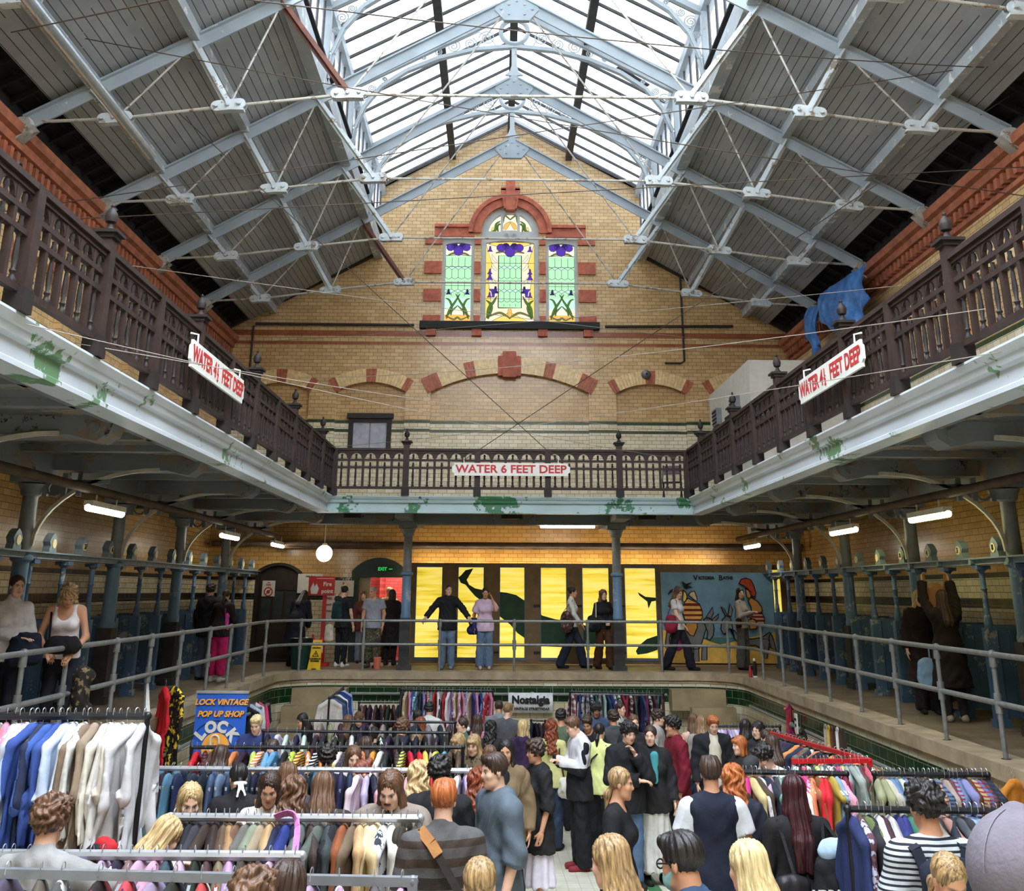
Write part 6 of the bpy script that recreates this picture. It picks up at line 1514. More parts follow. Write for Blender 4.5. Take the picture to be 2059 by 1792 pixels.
P_('w10', 731, 1190, 1.66, 10, 'stand', .1, -.3, True, 'fair', 'long', 'brown', 'jacket', (96, 52, 48), 'jeans', (120, 134, 154), 'long haired person in red brown jacket half hidden behind the grey t-shirt', 'walk', (728, 1334))
P_('w11', 789, 1186, 1.70, 172, 'stand', .1, 0, True, 'brown', 'bob', 'black', 'coat', (32, 26, 28), 'slim', (26, 24, 26), 'person in long dark coat seen from behind in the open doorway', 'walk', (789, 1338))
P_('w12', 783, 1172, 1.76, 160, 'stand', .1, 0, False, 'fair', 'short', 'straw', 'hoodie', (214, 190, 120), 'jeans', (110, 100, 90), 'fair haired person in pale yellow top beyond the open doorway', 'walk', None, 27.3)
# --- side walkways
P_('l1', 455, 1174, 1.70, 165, 'lookdown', .3, .3, True, 'fair', 'pony', 'darkbrown', 'knit', (34, 26, 28), 'cargo', (196, 36, 98), 'person in bright pink cargo trousers and dark knit seen from behind on the left walkway', 'walk', (440, 1372), shoe=(190, 186, 176))
P_('l2', 424, 1170, 1.78, 160, 'stand', .1, .4, False, 'tan', 'mop', 'black', 'jacket', (26, 28, 34), 'jeans', (96, 112, 138), 'person in dark jacket and jeans beside the pink cargo trousers on the left walkway', 'walk', (412, 1368))
P_('l3', 36, 1150, 1.82, 25, 'fold', .1, .35, True, 'fair', 'updo', 'darkbrown', 'long', (214, 208, 206), 'slim', (26, 28, 38), 'person in white fine knit jumper with folded arms at the left edge', 'walk', None, 11.9, .92)
P_('l4', 140, 1166, 1.80, 12, 'lookdown', .75, .2, True, 'tan', 'wavy_front', 'highlight', 'tank', (232, 222, 222), 'slim', (32, 34, 44), 'blonde person in white vest top looking down over the left railing', 'walk', None, 12.3)
P_('r1', 1846, 1168, 1.72, -14, 'stand', .15, .1, True, 'fair', 'long_front', 'blonde', 'coat', (40, 30, 28), 'wide', (28, 26, 26), 'long haired blonde person in dark open coat standing on the right walkway', 'walk', (1884, 1436))
P_('r2', 1892, 1172, 1.72, 170, 'hang', 0, .2, True, 'tan', 'long', 'darkbrown', 'coat', (34, 26, 24), 'slim', (30, 28, 28), 'dark coated person reaching up to hang a brown garment on the right cubicle rail', 'walk', (1920, 1452), shoe=(158, 148, 126))
# --- the crowd in the pool, from the far end forwards
P_('c1', 1022, 1414, 1.80, 170, 'stand', .15, -.5, False, 'fair', 'short', 'lightbrown', 'tee', (84, 84, 88), 'jeans', DJ, 'fair haired person in dark grey t-shirt seen from behind below the far banner')
P_('c2', 1003, 1409, 1.80, 175, 'browse', .2, 0, False, 'tan', 'short', 'darkbrown', 'hoodie', (132, 134, 140), 'jeans', BK, 'dark haired person in grey hoodie left of the far banner')
P_('c3', 863, 1414, 1.78, 165, 'browse', .25, .3, False, 'tan', 'mop', 'black', 'jacket', ((40, 40, 44), 'chestwhite', (206, 204, 200)), 'jeans', DJ, 'black haired person with white yoked jacket facing the far shirt rail')
P_('c4', 839, 1428, 1.74, 190, 'browse', .2, 0, False, 'brown', 'short', 'black', 'tee', (56, 52, 50), 'jeans', DJ, 'short dark haired person left of the white yoked jacket')
P_('c5', 722, 1434, 1.70, -8, 'browse', .5, 0, True, 'fair', 'wavy', 'brown', 'jacket', (58, 50, 46), 'jeans', DJ, 'wavy brown haired person looking down at the far left black rail')
P_('c6', 700, 1437, 1.66, 170, 'stand', .1, 0, True, 'fair', 'mid', 'brown', 'jacket', (70, 56, 46), 'jeans', DJ, 'brown haired person behind the wavy haired one at the far left')
P_('c7', 751, 1457, 1.68, 178, 'stand', .1, 0, True, 'fair', 'pony', 'black', 'hoodie', (36, 34, 36), 'jeans', BK, 'person with high black ponytail seen from behind among the far left rails')
P_('c8', 734, 1481, 1.68, 182, 'stand', .1, .2, True, 'tan', 'long', 'darkbrown', 'jacket', (44, 38, 38), 'jeans', DJ, 'person with long dark hair seen from behind in front of the black ponytail')
P_('c9', 808, 1448, 1.74, 160, 'browse', .3, 0, False, 'tan', 'curly', 'brown', 'hoodie', (50, 48, 50), 'jeans', DJ, 'curly brown haired person between the far black rails')
P_('c10', 846, 1445, 1.72, 175, 'stand', .1, 0, True, 'fair', 'mid', 'auburn', 'jacket', (60, 52, 50), 'jeans', DJ, 'auburn haired person seen from behind between the far black rails')
P_('c11', 837, 1478, 1.64, -5, 'browse', .4, 0, True, 'fair', 'mid_fringe', 'lightbrown', 'knit', (186, 160, 150), 'jeans', DJ, 'light brown haired person looking down behind the wooden hangers')
P_('c12', 929, 1443, 1.68, -75, 'stand', .1, 0, True, 'fair', 'lowpony', 'darkbrown', 'jacket', (70, 96, 84), 'jeans', DJ, 'person in profile with dark tied hair and a white scrunchie')
P_('c13', 960, 1437, 1.68, 178, 'stand', .1, 0, True, 'fair', 'long', 'darkbrown', 'jacket', (176, 110, 132), 'jeans', DJ, 'person with long dark hair and pink top seen from behind near the middle')
P_('c14', 987, 1449, 1.66, 170, 'stand', .1, 0, True, 'tan', 'ringlet', 'black', 'jacket', (42, 38, 40), 'jeans', BK, 'person with long dark curls seen from behind near the middle')
P_('c15', 921, 1474, 1.68, -25, 'browse', .3, -.3, True, 'fair', 'bob', 'highlight', 'knit', (120, 108, 100), 'jeans', DJ, 'highlighted blonde person looking left behind the smiling fringe')
P_('c16', 952, 1478, 1.70, -20, 'reachL', .25, 0, True, 'fair', 'mid_fringe', 'highlight', 'jacket', ((110, 92, 70), 'splash', (52, 44, 38)), 'jeans', DJ, 'smiling blonde person with a fringe reaching into the middle rail')
P_('c17', 985, 1490, 1.62, 180, 'stand', .1, 0, True, 'tan', 'mid', 'brown', 'jacket', (64, 58, 56), 'jeans', BK, 'short person with brown hair seen from behind left of the brown coat')
P_('c18', 1017, 1487, 1.74, -6, 'stand', .15, 0, True, 'tan', 'long_front', 'black', 'jacket', (120, 100, 74), 'wide', BK, 'dark long haired person in tan brown coat facing the camera mid aisle')
P_('c19', 1052, 1447, 1.68, 165, 'stand', .1, 0, True, 'fair', 'bob', 'blonde', 'hoodie', (52, 34, 66), 'jeans', DJ, 'blonde bobbed person in purple hooded jacket seen from behind')
P_('c20', 711, 1501, 1.68, 5, 'browse', .3, .2, True, 'fair', 'long', 'brown', 'knit', (214, 206, 196), 'jeans', DJ, 'brown haired person facing the camera behind the long silver rail')
P_('c21', 658, 1501, 1.70, 190, 'browse', .2, 0, True, 'brown', 'curly', 'black', 'hoodie', (30, 28, 30), 'jeans', BK, 'person with a mass of curly black hair behind the long silver rail')
P_('c22', 727, 1531, 1.70, -68, 'bend', .2, 0, True, 'fair', 'updo', 'auburn', 'jacket', (122, 30, 44), 'jeans', DJ, 'person with auburn bun and wine red jacket leaning over a rail')
P_('c23', 650, 1553, 1.70, 186, 'browse', .25, 0, True, 'fair', 'xlong', 'brown', 'jacket', (56, 46, 44), 'jeans', DJ, 'person with very long brown hair seen from behind left of the red jacket')
P_('c24', 785, 1553, 1.80, -2, 'browse', .45, -.1, False, 'fair', 'mid', 'brown', 'jacket', (136, 122, 112), 'jeans', DJ, 'person with shoulder length hair and moustache behind the leather jackets')
P_('c25', 842, 1532, 1.72, 170, 'stand', .2, .2, True, 'fair', 'wavy', 'blonde', 'knit', (206, 200, 194), 'jeans', DJ, 'person with long wavy blonde hair seen from behind in the middle')
P_('c26', 884, 1522, 1.78, 178, 'stand', .1, 0, False, 'tan', 'mop', 'black', 'jacket', (28, 28, 30), 'jeans', BK, 'person with dark hair and black jacket seen from behind beside the blonde waves')
P_('c27', 893, 1556, 1.80, 195, 'stand', .1, -.3, False, 'fair', 'short', 'ginger', 'knit', ((90, 90, 90), 'isle'), 'jeans', DJ, 'ginger haired person in grey banded wool jumper with a shoulder strap')
P_('c28', 961, 1568, 1.66, 178, 'stand', .2, 0, True, 'fair', 'ringlet', 'auburn', 'knit', (150, 134, 120), 'jeans', DJ, 'person with long red curls behind the grey blue t-shirt')
P_('c29', 993, 1514, 1.84, -65, 'stand', .1, 0, False, 'fair', 'short', 'darkbrown', 'big', (88, 98, 108), 'jeans', (92, 100, 110), 'dark haired person in washed grey blue t-shirt in profile facing left')
P_('c30', 515, 1439, 1.82, 2, 'browse', .4, -.1, False, 'fair', 'short', 'straw', 'long', (50, 62, 110), 'jeans', DJ, 'blond person in blue sweatshirt beside the blue banner')
P_('c31', 607, 1436, 1.70, -50, 'browse', .4, 0, True, 'tan', 'long', 'black', 'jacket', (164, 172, 190), 'jeans', DJ, 'dark haired person in pale jacket looking down below the left stone steps')
P_('c32', 547, 1490, 1.70, 0, 'browse', .45, -.1, True, 'fair', 'lowpony', 'darkbrown', 'long', (54, 50, 52), 'jeans', DJ, 'person with slicked back dark hair looking down before the blue sweatshirt')
P_('c33', 444, 1500, 1.70, 200, 'browse', .3, -.4, True, 'fair', 'mid', 'darkbrown', 'jacket', (60, 52, 50), 'jeans', BK, 'dark haired person seen from behind below the blue banner')
P_('c34', 579, 1520, 1.68, 188, 'stand', .2, .2, True, 'fair', 'long', 'brown', 'jacket', (64, 60, 66), 'jeans', DJ, 'brown haired person seen from behind at the jeans rail')
P_('c35', 543, 1555, 1.72, 12, 'browse', .4, -.1, True, 'tan', 'long_front', 'darkbrown', 'long', (222, 216, 206), 'jeans', BK, 'dark haired person in cream roll neck behind the brown jackets rail')
P_('c36', 592, 1562, 1.72, 186, 'stand', .2, -.2, True, 'fair', 'half_wavy', 'brown', 'jacket', (60, 56, 58), 'jeans', DJ, 'person with half up streaked brown hair seen from behind')
P_('c37', 479, 1548, 1.70, 190, 'lookdown', .4, .2, True, 'tan', 'lowpony', 'black', 'jacket', (30, 28, 30), 'jeans', BK, 'person with long black hair tied in a white ribbon at the jeans rail')
P_('c38', 383, 1578, 1.70, 12, 'browse', .4, .2, True, 'fair', 'long_front', 'blonde', 'jacket', (42, 40, 46), 'jeans', BK, 'blonde person in black leather jacket looking down at the left rail end')
P_('c39', 338, 1622, 1.66, 125, 'bend', .4, 0, True, 'fair', 'long', 'blonde', 'hoodie', (32, 30, 34), 'jeans', BK, 'person bending with a red and black rucksack at the left')
P_('c40', 268, 1524, 1.70, 95, 'browse', .3, 0, True, 'tan', 'long', 'darkbrown', 'long', (30, 62, 52), 'jeans', BK, 'dark haired person with green sleeves behind the white shirts')
P_('c41', 104, 1604, 1.78, 168, 'reachL', .15, .25, False, 'fair', 'curly', 'brown', 'hoodie', (150, 148, 146), 'jeans', DJ, 'curly brown haired person in grey hood reaching for the striped shirt')
P_('c42', 1076, 1489, 1.70, -70, 'stand', .1, -.1, True, 'tan', 'curly', 'darkbrown', 'big', (34, 33, 34), 'midi', (216, 208, 220), 'curly haired person in black hooded top and long white skirt in the aisle')
P_('c43', 1108, 1447, 1.70, 155, 'stand', .1, .5, True, 'fair', 'wavy', 'auburn', 'knit', (196, 192, 128), 'jeans', DJ, 'red haired person in pale yellow cardigan seen from behind')
P_('c44', 1152, 1442, 1.84, -75, 'phone', .4, 0, False, 'fair', 'short', 'brown', 'jacket', ((36, 36, 40), 'chestwhite', (206, 204, 206)), 'wide', (26, 26, 30), 'tall person in black and white track top looking at a phone', None, None, None, 1.0, (120, 40, 48))
P_('c45', 1128, 1427, 1.76, 172, 'stand', .1, 0, False, 'tan', 'mop', 'black', 'tee', (90, 104, 80), 'jeans', BK, 'black haired person seen from behind beyond the red haired one')
P_('c46', 1181, 1440, 1.78, -20, 'browse', .5, 0, False, 'tan', 'short', 'darkbrown', 'tee', BK, 'jeans', BK, 'dark haired person in black t-shirt looking down beside the track top')
P_('c47', 1198, 1415, 1.80, 5, 'stand', .25, .1, False, 'brown', 'curly', 'black', 'jacket', (70, 84, 116), 'jeans', DJ, 'curly dark haired person in blue shirt before the checked shirts')
P_('c48', 1206, 1458, 1.70, 165, 'stand', .1, -.2, True, 'fair', 'lowpony', 'black', 'knit', (222, 226, 150), 'wide', BK, 'person in bright pale yellow jumper seen from behind')
P_('c49', 1248, 1412, 1.80, 60, 'stand', .1, 0, False, 'fair', 'buzz', 'darkbrown', 'jacket', ((200, 196, 190), 'splash', (30, 30, 32)), 'jeans', DJ, 'short haired person in black and white patterned shirt facing right')
P_('c50', 1233, 1429, 1.76, 190, 'stand', .1, 0, False, 'tan', 'mop', 'darkbrown', 'jacket', (70, 72, 74), 'jeans', DJ, 'dark haired person in grey jacket seen from behind before the checked shirts')
P_('c51', 1275, 1437, 1.76, 10, 'stand', .1, 0, True, 'fair', 'lowpony', 'brown', 'jacket', (44, 42, 46), 'jeans', BK, 'fair faced person looking over the shoulder of the pensive one')
P_('c52', 1264, 1453, 1.82, 18, 'chin', .25, .1, False, 'fair', 'mop', 'black', 'jacket', (32, 32, 36), 'jeans', (86, 108, 140), 'pensive person in black jacket and blue jeans with hand at chin')
P_('c53', 1308, 1459, 1.76, 6, 'stand', .1, -.4, True, 'fair', 'lowpony', 'darkbrown', 'jacket', (40, 38, 40), 'skirt', (206, 202, 196), 'person in black leather jacket and long white tiered skirt')
P_('c54', 1324, 1428, 1.78, 70, 'stand', .1, 0, False, 'fair', 'mop', 'darkbrown', 'jacket', (176, 172, 170), 'jeans', BK, 'wavy dark haired person in pale jacket behind the burgundy jacket')
P_('c55', 1352, 1441, 1.82, -78, 'stand', .1, 0, False, 'tan', 'mop', 'black', 'jacket', (112, 22, 40), 'slim', BK, 'person in burgundy track jacket in profile facing left')
P_('c56', 1394, 1435, 1.70, 175, 'stand', .1, 0, True, 'fair', 'long', 'brown', 'tank', (216, 196, 186), 'jeans', DJ, 'person with long brown hair and bare shoulders seen from behind')
P_('c57', 1411, 1439, 1.72, 170, 'stand', .1, 0, True, 'fair', 'mid', 'lightbrown', 'knit', (150, 140, 132), 'jeans', DJ, 'light brown haired person beyond the long brown hair')
P_('c58', 1434, 1440, 1.82, 2, 'stand', .35, 0, False, 'fair', 'short', 'ginger', 'jacket', ((34, 34, 38), None), 'jeans', BK, 'ginger haired person in black jacket over a cream hoodie')
P_('c59', 1500, 1446, 1.70, 165, 'stand', .1, -.3, True, 'tan', 'mid', 'black', 'jacket', (34, 32, 34), 'jeans', BK, 'dark haired person seen from behind facing the curly dark haired one')
P_('c60', 1524, 1452, 1.70, -35, 'stand', .1, -.2, True, 'fair', 'wavy', 'black', 'jacket', (40, 40, 42), 'jeans', BK, 'pale faced person with dark wavy hair looking left at the right rails')
P_('c61', 1486, 1480, 1.64, -70, 'stand', .1, 0, True, 'fair', 'bob', 'ginger', 'jacket', (44, 38, 36), 'jeans', BK, 'ginger bobbed person in profile facing left')
P_('c62', 1541, 1468, 1.66, 0, 'browse', .3, .2, True, 'fair', 'lowpony', 'darkbrown', 'jacket', (70, 62, 60), 'jeans', BK, 'person with pulled back hair partly hidden behind dark hair at the right')
P_('c63', 1552, 1478, 1.70, 170, 'browse', .2, .3, True, 'tan', 'mid', 'darkbrown', 'tee', (30, 30, 32), 'jeans', BK, 'dark haired person in black tee reaching into the red rail')
P_('c64', 1536, 1500, 1.80, -60, 'bend', .3, 0, False, 'fair', 'mop', 'black', 'tee', (218, 220, 226), 'jeans', DJ, 'dark haired person in white t-shirt bending over the right black rail')
P_('c65', 1512, 1530, 1.70, -60, 'bend', .3, 0, False, 'tan', 'buzz', 'black', 'jacket', (60, 60, 62), 'jeans', BK, 'person in a dark cap bending beside the white t-shirt')
P_('c66', 1428, 1519, 1.82, 178, 'stand', .05, -.1, False, 'tan', 'short', 'darkbrown', 'tee', (204, 204, 208), 'jeans', (70, 66, 44), 'dark haired person in navy knitted vest over a white t-shirt from behind')
P_('c67', 1473, 1538, 1.70, 172, 'stand', .1, .2, True, 'fair', 'ringlet', 'ginger', 'coat', (36, 38, 50), 'jeans', DJ, 'person with long coppery ringlets and navy coat behind the navy vest')
P_('c68', 1594, 1557, 1.72, 182, 'stand', .05, 0, True, 'fair', 'xlong', 'wine', 'long', (28, 26, 28), 'midi', (214, 208, 196), 'person with very long wine dark hair and black top seen from behind', None, None, None, 1.12)
P_('c69', 1249, 1543, 1.72, 72, 'stand', .1, .1, True, 'tan', 'lowpony', 'highlight', 'tee', (28, 28, 30), 'slim', (28, 28, 30), 'blonde ponytailed person in black t-shirt in profile facing right')
P_('c70', 1224, 1680, 1.70, -140, 'stand', .2, .2, True, 'fair', 'long', 'highlight', 'tank', (40, 38, 42), 'jeans', BK, 'person with long streaked blonde hair at the bottom of the aisle')
P_('c71', 1369, 1672, 1.78, -148, 'stand', .2, .2, False, 'tan', 'short', 'black', 'jacket', (58, 78, 108), 'jeans', BK, 'black haired person with glasses and face mask in denim jacket')
P_('c72', 1500, 1690, 1.70, -155, 'stand', .2, .2, True, 'fair', 'xlong', 'straw', 'hoodie', (222, 168, 164), 'jeans', DJ, 'person with long pale blonde hair and pink hoodie from behind')
P_('c73', 1858, 1581, 1.84, 180, 'stand', .05, .1, False, 'tan', 'mop', 'black', 'loose', ((190, 194, 196), 'stripe', (34, 36, 44)), 'jeans', BK, 'black haired person in navy and white striped t-shirt from behind', None, None, 6.3)
P_('c74', 1905, 1722, 1.68, 10, 'stand', .5, 0, True, 'tan', 'lowpony', 'highlight', 'tank', (60, 56, 58), 'jeans', BK, 'person with scraped back blonde hair at the bottom right')
P_('c75', 965, 1722, 1.66, 180, 'stand', .1, 0, True, 'fair', 'lowpony', 'highlight', 'tank', (50, 48, 50), 'jeans', BK, 'person with a blonde ponytail and white ribbon at the bottom middle')
P_('c76', 508, 1752, 1.70, 172, 'stand', .2, 0, False, 'fair', 'mop', 'brown', 'hoodie', (60, 56, 54), 'jeans', BK, 'brown haired person at the bottom edge in front of the silver rails')
P_('c77', 580, 1742, 1.68, 165, 'stand', .2, 0, True, 'fair', 'long', 'darkbrown', 'hoodie', (56, 50, 52), 'jeans', BK, 'dark haired person beside the brown haired one at the bottom edge')
P_('c78', 2046, 1640, 1.70, 150, 'stand', .1, 0, False, 'tan', None, None, 'jacket', (60, 60, 64), 'jeans', BK, 'person in a grey cap very near the camera at the right edge', -.38)
# ================================================================== things worn and carried
def worn(tag_, kind, name, mt, key):
    root, F_, sc, HMx = PEOPLE[tag_]; return child(name, top_mesh(kind, key, F_, .013), mt, root)
worn('c66', 'vest', 'knitted_vest', cl((26, 30, 46)), ('navyvest',))
def solid_child(tag_, name, fn, mt, vox=.01, head=False):
    root, F_, sc, HMx = PEOPLE[tag_]; s = Solid(); fn(s, F_); V, Fc = s.mesh(vox); V = smooth_v(V, Fc, 1)
    return child(name, to_mesh(name, V, Fc, MATS['skin_fair']), mt, root, HMx if head else None)
def hood_front(s, F_):
    s.limb(F_.up(V3(0, .0, 1.34)), F_.up(V3(0, -.01, .95)), .155, .15, .74, (0, 1, 0)); s.limb(F_.up(V3(-.06, .02, 1.47)), F_.up(V3(.06, .02, 1.47)), .06); s.limb(F_.up(V3(0, -.05, 1.47)), F_.up(V3(0, -.1, 1.38)), .065, .05)
    s.limb(F_.up(V3(0, -.10, 1.34)), F_.up(V3(0, -.135, .92)), .075, .07, .7, (0, 1, 0))
solid_child('c58', 'hoodie', hood_front, cl((206, 196, 178)), .011)
solid_child('c53', 'teal_top', lambda s, F_: s.limb(F_.up(V3(0, -.115, 1.42)), F_.up(V3(0, -.160, 1.14)), .055, .03, .6, (0, 1, 0)), cl((70, 146, 150)), .01)
solid_child('c18', 'dark_top', lambda s, F_: s.limb(F_.up(V3(0, -.10, 1.42)), F_.up(V3(0, -.15, .95)), .05, .06, .6, (0, 1, 0)), cl(BK), .01)
solid_child('c24', 'moustache', lambda s, F_: (s.limb((-.022, -.094, -.044), (.022, -.094, -.044), .007, .007), s.limb((0, -.082, -.10), (0, -.076, -.115), .014, .010)), HM['darkbrown'], .005, True)
for i in (0, 1): solid_child('c44', 'sleeve_stripe', lambda s, F_: s.limb(F_.sh[i] + V3(.035 * (1 - 2 * i), 0, .0), F_.el[i] + V3(.03 * (1 - 2 * i), 0, 0), .055, .05), cl(BK), .011)
ribbon = cl((226, 226, 226))
for t_ in ('c37', 'c75'): solid_child(t_, 'hair_ribbon', lambda s, F_: (s.ell((-.03, .125, -.075), (.035, .014, .02)), s.ell((.03, .125, -.075), (.035, .014, .02)), s.limb((.01, .15, -.09), (.03, .165, -.2), .012, .012, .4, (0, 1, 0)), s.limb((-.01, .15, -.09), (-.04, .165, -.19), .012, .012, .4, (0, 1, 0))), ribbon, .006, True)
solid_child('c12', 'scrunchie', lambda s, F_: s.ell((0, .105, -.07), (.05, .035, .045)), ribbon, .007, True)
solid_child('c71', 'face_mask', lambda s, F_: (s.ell((0, -.055, -.06), (.062, .062, .056)), s.hollow((0, .02, -.05), (.09, .05, .1)), s.limb((.055, -.04, -.04), (.08, .01, -.01), .006), s.limb((-.055, -.04, -.04), (-.08, .01, -.01), .006)), cl((150, 196, 196)), .006, True)
root, F_, sc, HMx = PEOPLE['c71']; m = MB()
for x in (-1, 1): m.tube([(x * .033 + .026 * cos(a), -.105, .008 + .02 * sin(a)) for a in [2 * pi * i / 12 for i in range(13)]], .004, 5); m.tube([(x * .059, -.102, .012), (x * .082, .0, .012)], .004, 5)
m.tube([(-.008, -.106, .012), (.008, -.106, .012)], .004, 5); g_ = m.build('spectacles', ink, root, local=True); g_.matrix_local = HMx
m = MB(); bk = F_.up(V3(0, .17, 1.28)); m.box((0, .160, 1.24), (.24, .015, .11)); p_ = m.build('back_patch', cl((26, 24, 28)), root, local=True)
m = MB(); put(m, text_mb('MOTLEY CRUE', .045, .002), Matrix.Translation((0, .171, 1.24)) @ Matrix.Rotation(pi, 4, 'Z')); m.build('patch_lettering', notice_r, p_, local=True)
solid_child('c65', 'cap', lambda s, F_: (s.ell((0, .02, .06), (.09, .108, .085)), s.cut((0, 0, .03), (0, -.1, -1)), s.limb((-.04, -.11, .04), (.04, -.11, .04), .05, None, .25, (0, 0, 1))), cl((56, 56, 58)), .008, True)
solid_child('c78', 'cap', lambda s, F_: (s.ell((0, .01, .045), (.098, .118, .105)), s.limb((-.045, -.14, .02), (.045, -.14, .02), .055, None, .22, (0, 0, 1)), s.hollow((0, .14, -.012), (.045, .06, .03), .006), s.cut((0, 0, -.02), (0, 0, -1)), s.ell((0, .01, .15), (.012, .012, .008))), cl((112, 106, 115)), .006, True)
solid_child('c78', 'hair', lambda s, F_: (s.ell((0, .02, .0), (.085, .102, .085)), s.hollow((0, -.12, -.02), (.075, .085, .1), .012), s.cut((0, 0, -.055), (0, -.3, -1))), HM['darkbrown'], .008, True)
m = MB(); root = PEOPLE['c78'][0]
for a in (.6,): m.tube([(.0995 * sin(b) * sin(a) , .01 + .1195 * sin(b) * cos(a), .045 + .1065 * cos(b)) for b in [pi / 2 * i / 10 for i in range(11)]], .0014, 5)
s_ = m.build('cap_seams', cl((118, 114, 124)), root, local=True); s_.matrix_local = PEOPLE['c78'][3]
# bags: soft body + strap; placed in the owner's own metres
def strap_mb(pts, w, t): 
    m = MB()
    for a, b in zip(pts[:-1], pts[1:]): m.bar(a, b, w, t, 0, (0, 1, 0))
    return m
def bag(tag_, name, c, r, mt, label, straps, cat='bag', rot=0, sw=.022, smt=None, extra=None):
    root_p, F_, sc, _ = PEOPLE[tag_]; ang = root_p.rotation_euler.z
    root = empty(name, local(tag_, c), ang, label, cat); root.scale = (sc, sc, sc)
    s = Solid(); x, y, z = r
    s.limb((0, 0, z * .45), (0, 0, -z * .45), 1, 1) if False else None
    s.ell((0, 0, -z * .25), (x, y, z * .78)); s.ell((0, 0, z * .25), (x * .9, y * .85, z * .75)); s.limb((-x * .55, 0, z * .6), (x * .55, 0, z * .6), y * .6, y * .6); s.limb((-x * .6, 0, -z * .7), (x * .6, 0, -z * .7), y * .75, y * .75)
    V, Fc = s.mesh(.013); V = smooth_v(V, Fc, 1); V = push(V, Fc, wrinkle(V, .004, len(name)))
    o = child('bag_body', to_mesh('bag_body', V, Fc, MATS['skin_fair']), mt, root)
    for st in straps:
        m = strap_mb([Vector(p) - Vector(c) for p in st], sw, .008); m.build('strap', smt or mt, root, local=True)
    if extra: extra(root)
    return root
SH = lambda x: [(x, -.1, 1.36), (x * 1.0, -.02, 1.485), (x * 1.02, .08, 1.40)]
bag('w2', 'shoulder_bag', (-.27, .0, .93), (.08, .13, .15), cl((40, 44, 92)), 'dark blue shoulder bag at the hip of the pink t-shirt', [[(-.25, -.02, 1.05), (-.2, -.05, 1.36), (-.17, .0, 1.475), (-.2, .08, 1.36), (-.26, .06, 1.05)]])
bag('w3', 'tote_bag', (-.30, .10, 1.02), (.08, .17, .19), cl(((70, 48, 44), 'splash', (120, 96, 90))), 'brown patterned tote bag on the shoulder of the white top', [[(-.28, .0, 1.18), (-.19, -.03, 1.47), (-.28, .2, 1.18)]])
bag('w4', 'handbag', (-.30, -.1, 1.02), (.10, .16, .12), cl(BK), 'black handbag with a pale strap hanging from the long haired person by the column', [[(-.28, -.2, 1.1), (-.19, -.02, 1.475), (-.28, .04, 1.1)]], smt=cl((190, 182, 168)))
bag('w5', 'shoulder_bag', (-.27, .06, .98), (.09, .16, .14), cl((150, 36, 58)), 'red shoulder bag of the person in the white t-shirt', [[(-.26, -.06, 1.1), (-.18, -.06, 1.46), (-.16, .02, 1.475), (-.26, .16, 1.1)]])
bag('w5', 'carrier_bag', (.26, .10, .63), (.06, .14, .2), cl((206, 48, 160), rough=.35), 'bright pink carrier bag held beside the seaside board', [[(.25, .02, .8), (.25, .10, .9), (.25, .18, .8)]], smt=cl((222, 200, 222)))
bag('w6', 'shoulder_bag', (-.24, -.02, 1.0), (.10, .06, .10), cl((70, 20, 28)), 'small dark red shoulder bag on the grey jumper', [[(-.24, -.05, 1.1), (-.16, -.05, 1.46), (-.16, .05, 1.44), (-.24, .05, 1.1)]])
bag('w8', 'rucksack', (0.03, .19, 1.22), (.14, .085, .2), cl((30, 54, 58)), 'teal rucksack on the back of the person with raised arm', [[(x, .14, 1.36), (x, .04, 1.485), (x * 1.1, -.13, 1.34)] for x in (-.1, .12)], 'rucksack')
bag('w8', 'carrier_bag', (.34, .05, .72), (.13, .07, .2), cl((206, 196, 176), rough=.5), 'cream tote bag held low beside the grey t-shirt', [[(.28, .03, .9), (.27, .0, 1.0), (.40, .03, .9)]])
bag('w11', 'tote_bag', (.24, .03, .88), (.06, .12, .2), cl((150, 128, 104)), 'tan tote bag on the shoulder of the dark coat in the doorway', [[(.24, -.06, 1.05), (.18, .0, 1.47), (.24, .12, 1.05)]])
bag('l1', 'waist_scarf', (-.15, .03, 1.12), (.03, .05, .18), cl((226, 70, 170)), 'pink scarf hanging from the shoulder of the person in pink trousers', [[(-.15, .1, 1.25), (-.14, .12, 1.38)]], 'scarf')
bag('l3', 'folded_jacket', (.17, -.18, 1.02), (.17, .10, .15), cl((28, 32, 48)), 'navy jacket carried over the arm at the left edge', [], 'jacket')
bag('l4', 'shoulder_bag', (.05, -.30, 1.06), (.2, .07, .07), cl((24, 22, 24)), 'black fur trimmed bag held at the left railing', [[(-.1, -.28, 1.1), (-.15, -.1, 1.42)]])
bag('l4', 'patterned_bag', (.24, .0, .55), (.10, .14, .28), cl(((40, 34, 28), 'splash', (120, 104, 72))), 'long leopard patterned bag hanging beside the blonde person', [])
bag('c39', 'rucksack', tuple(float(v) for v in PEOPLE['c39'][1].up(V3(0, .20, 1.22))), (.19, .15, .27), cl((30, 30, 34)), 'large black rucksack with red panel at the left', [], 'rucksack')
bag('c39', 'rucksack_hood', tuple(float(v) for v in PEOPLE['c39'][1].up(V3(0, .27, 1.40))), (.15, .08, .09), cl((176, 34, 42)), 'red top pocket of the rucksack at the left', [], 'rucksack pocket')
bag('c73', 'rucksack', (0, .21, 1.22), (.17, .11, .25), cl((32, 36, 50)), 'navy rucksack on the striped t-shirt', [[(x * .8, .16, 1.36), (x, .12, 1.47), (x * 1.05, .0, 1.485), (x * 1.1, -.13, 1.34)] for x in (-.13, .13)], 'rucksack', sw=.055)
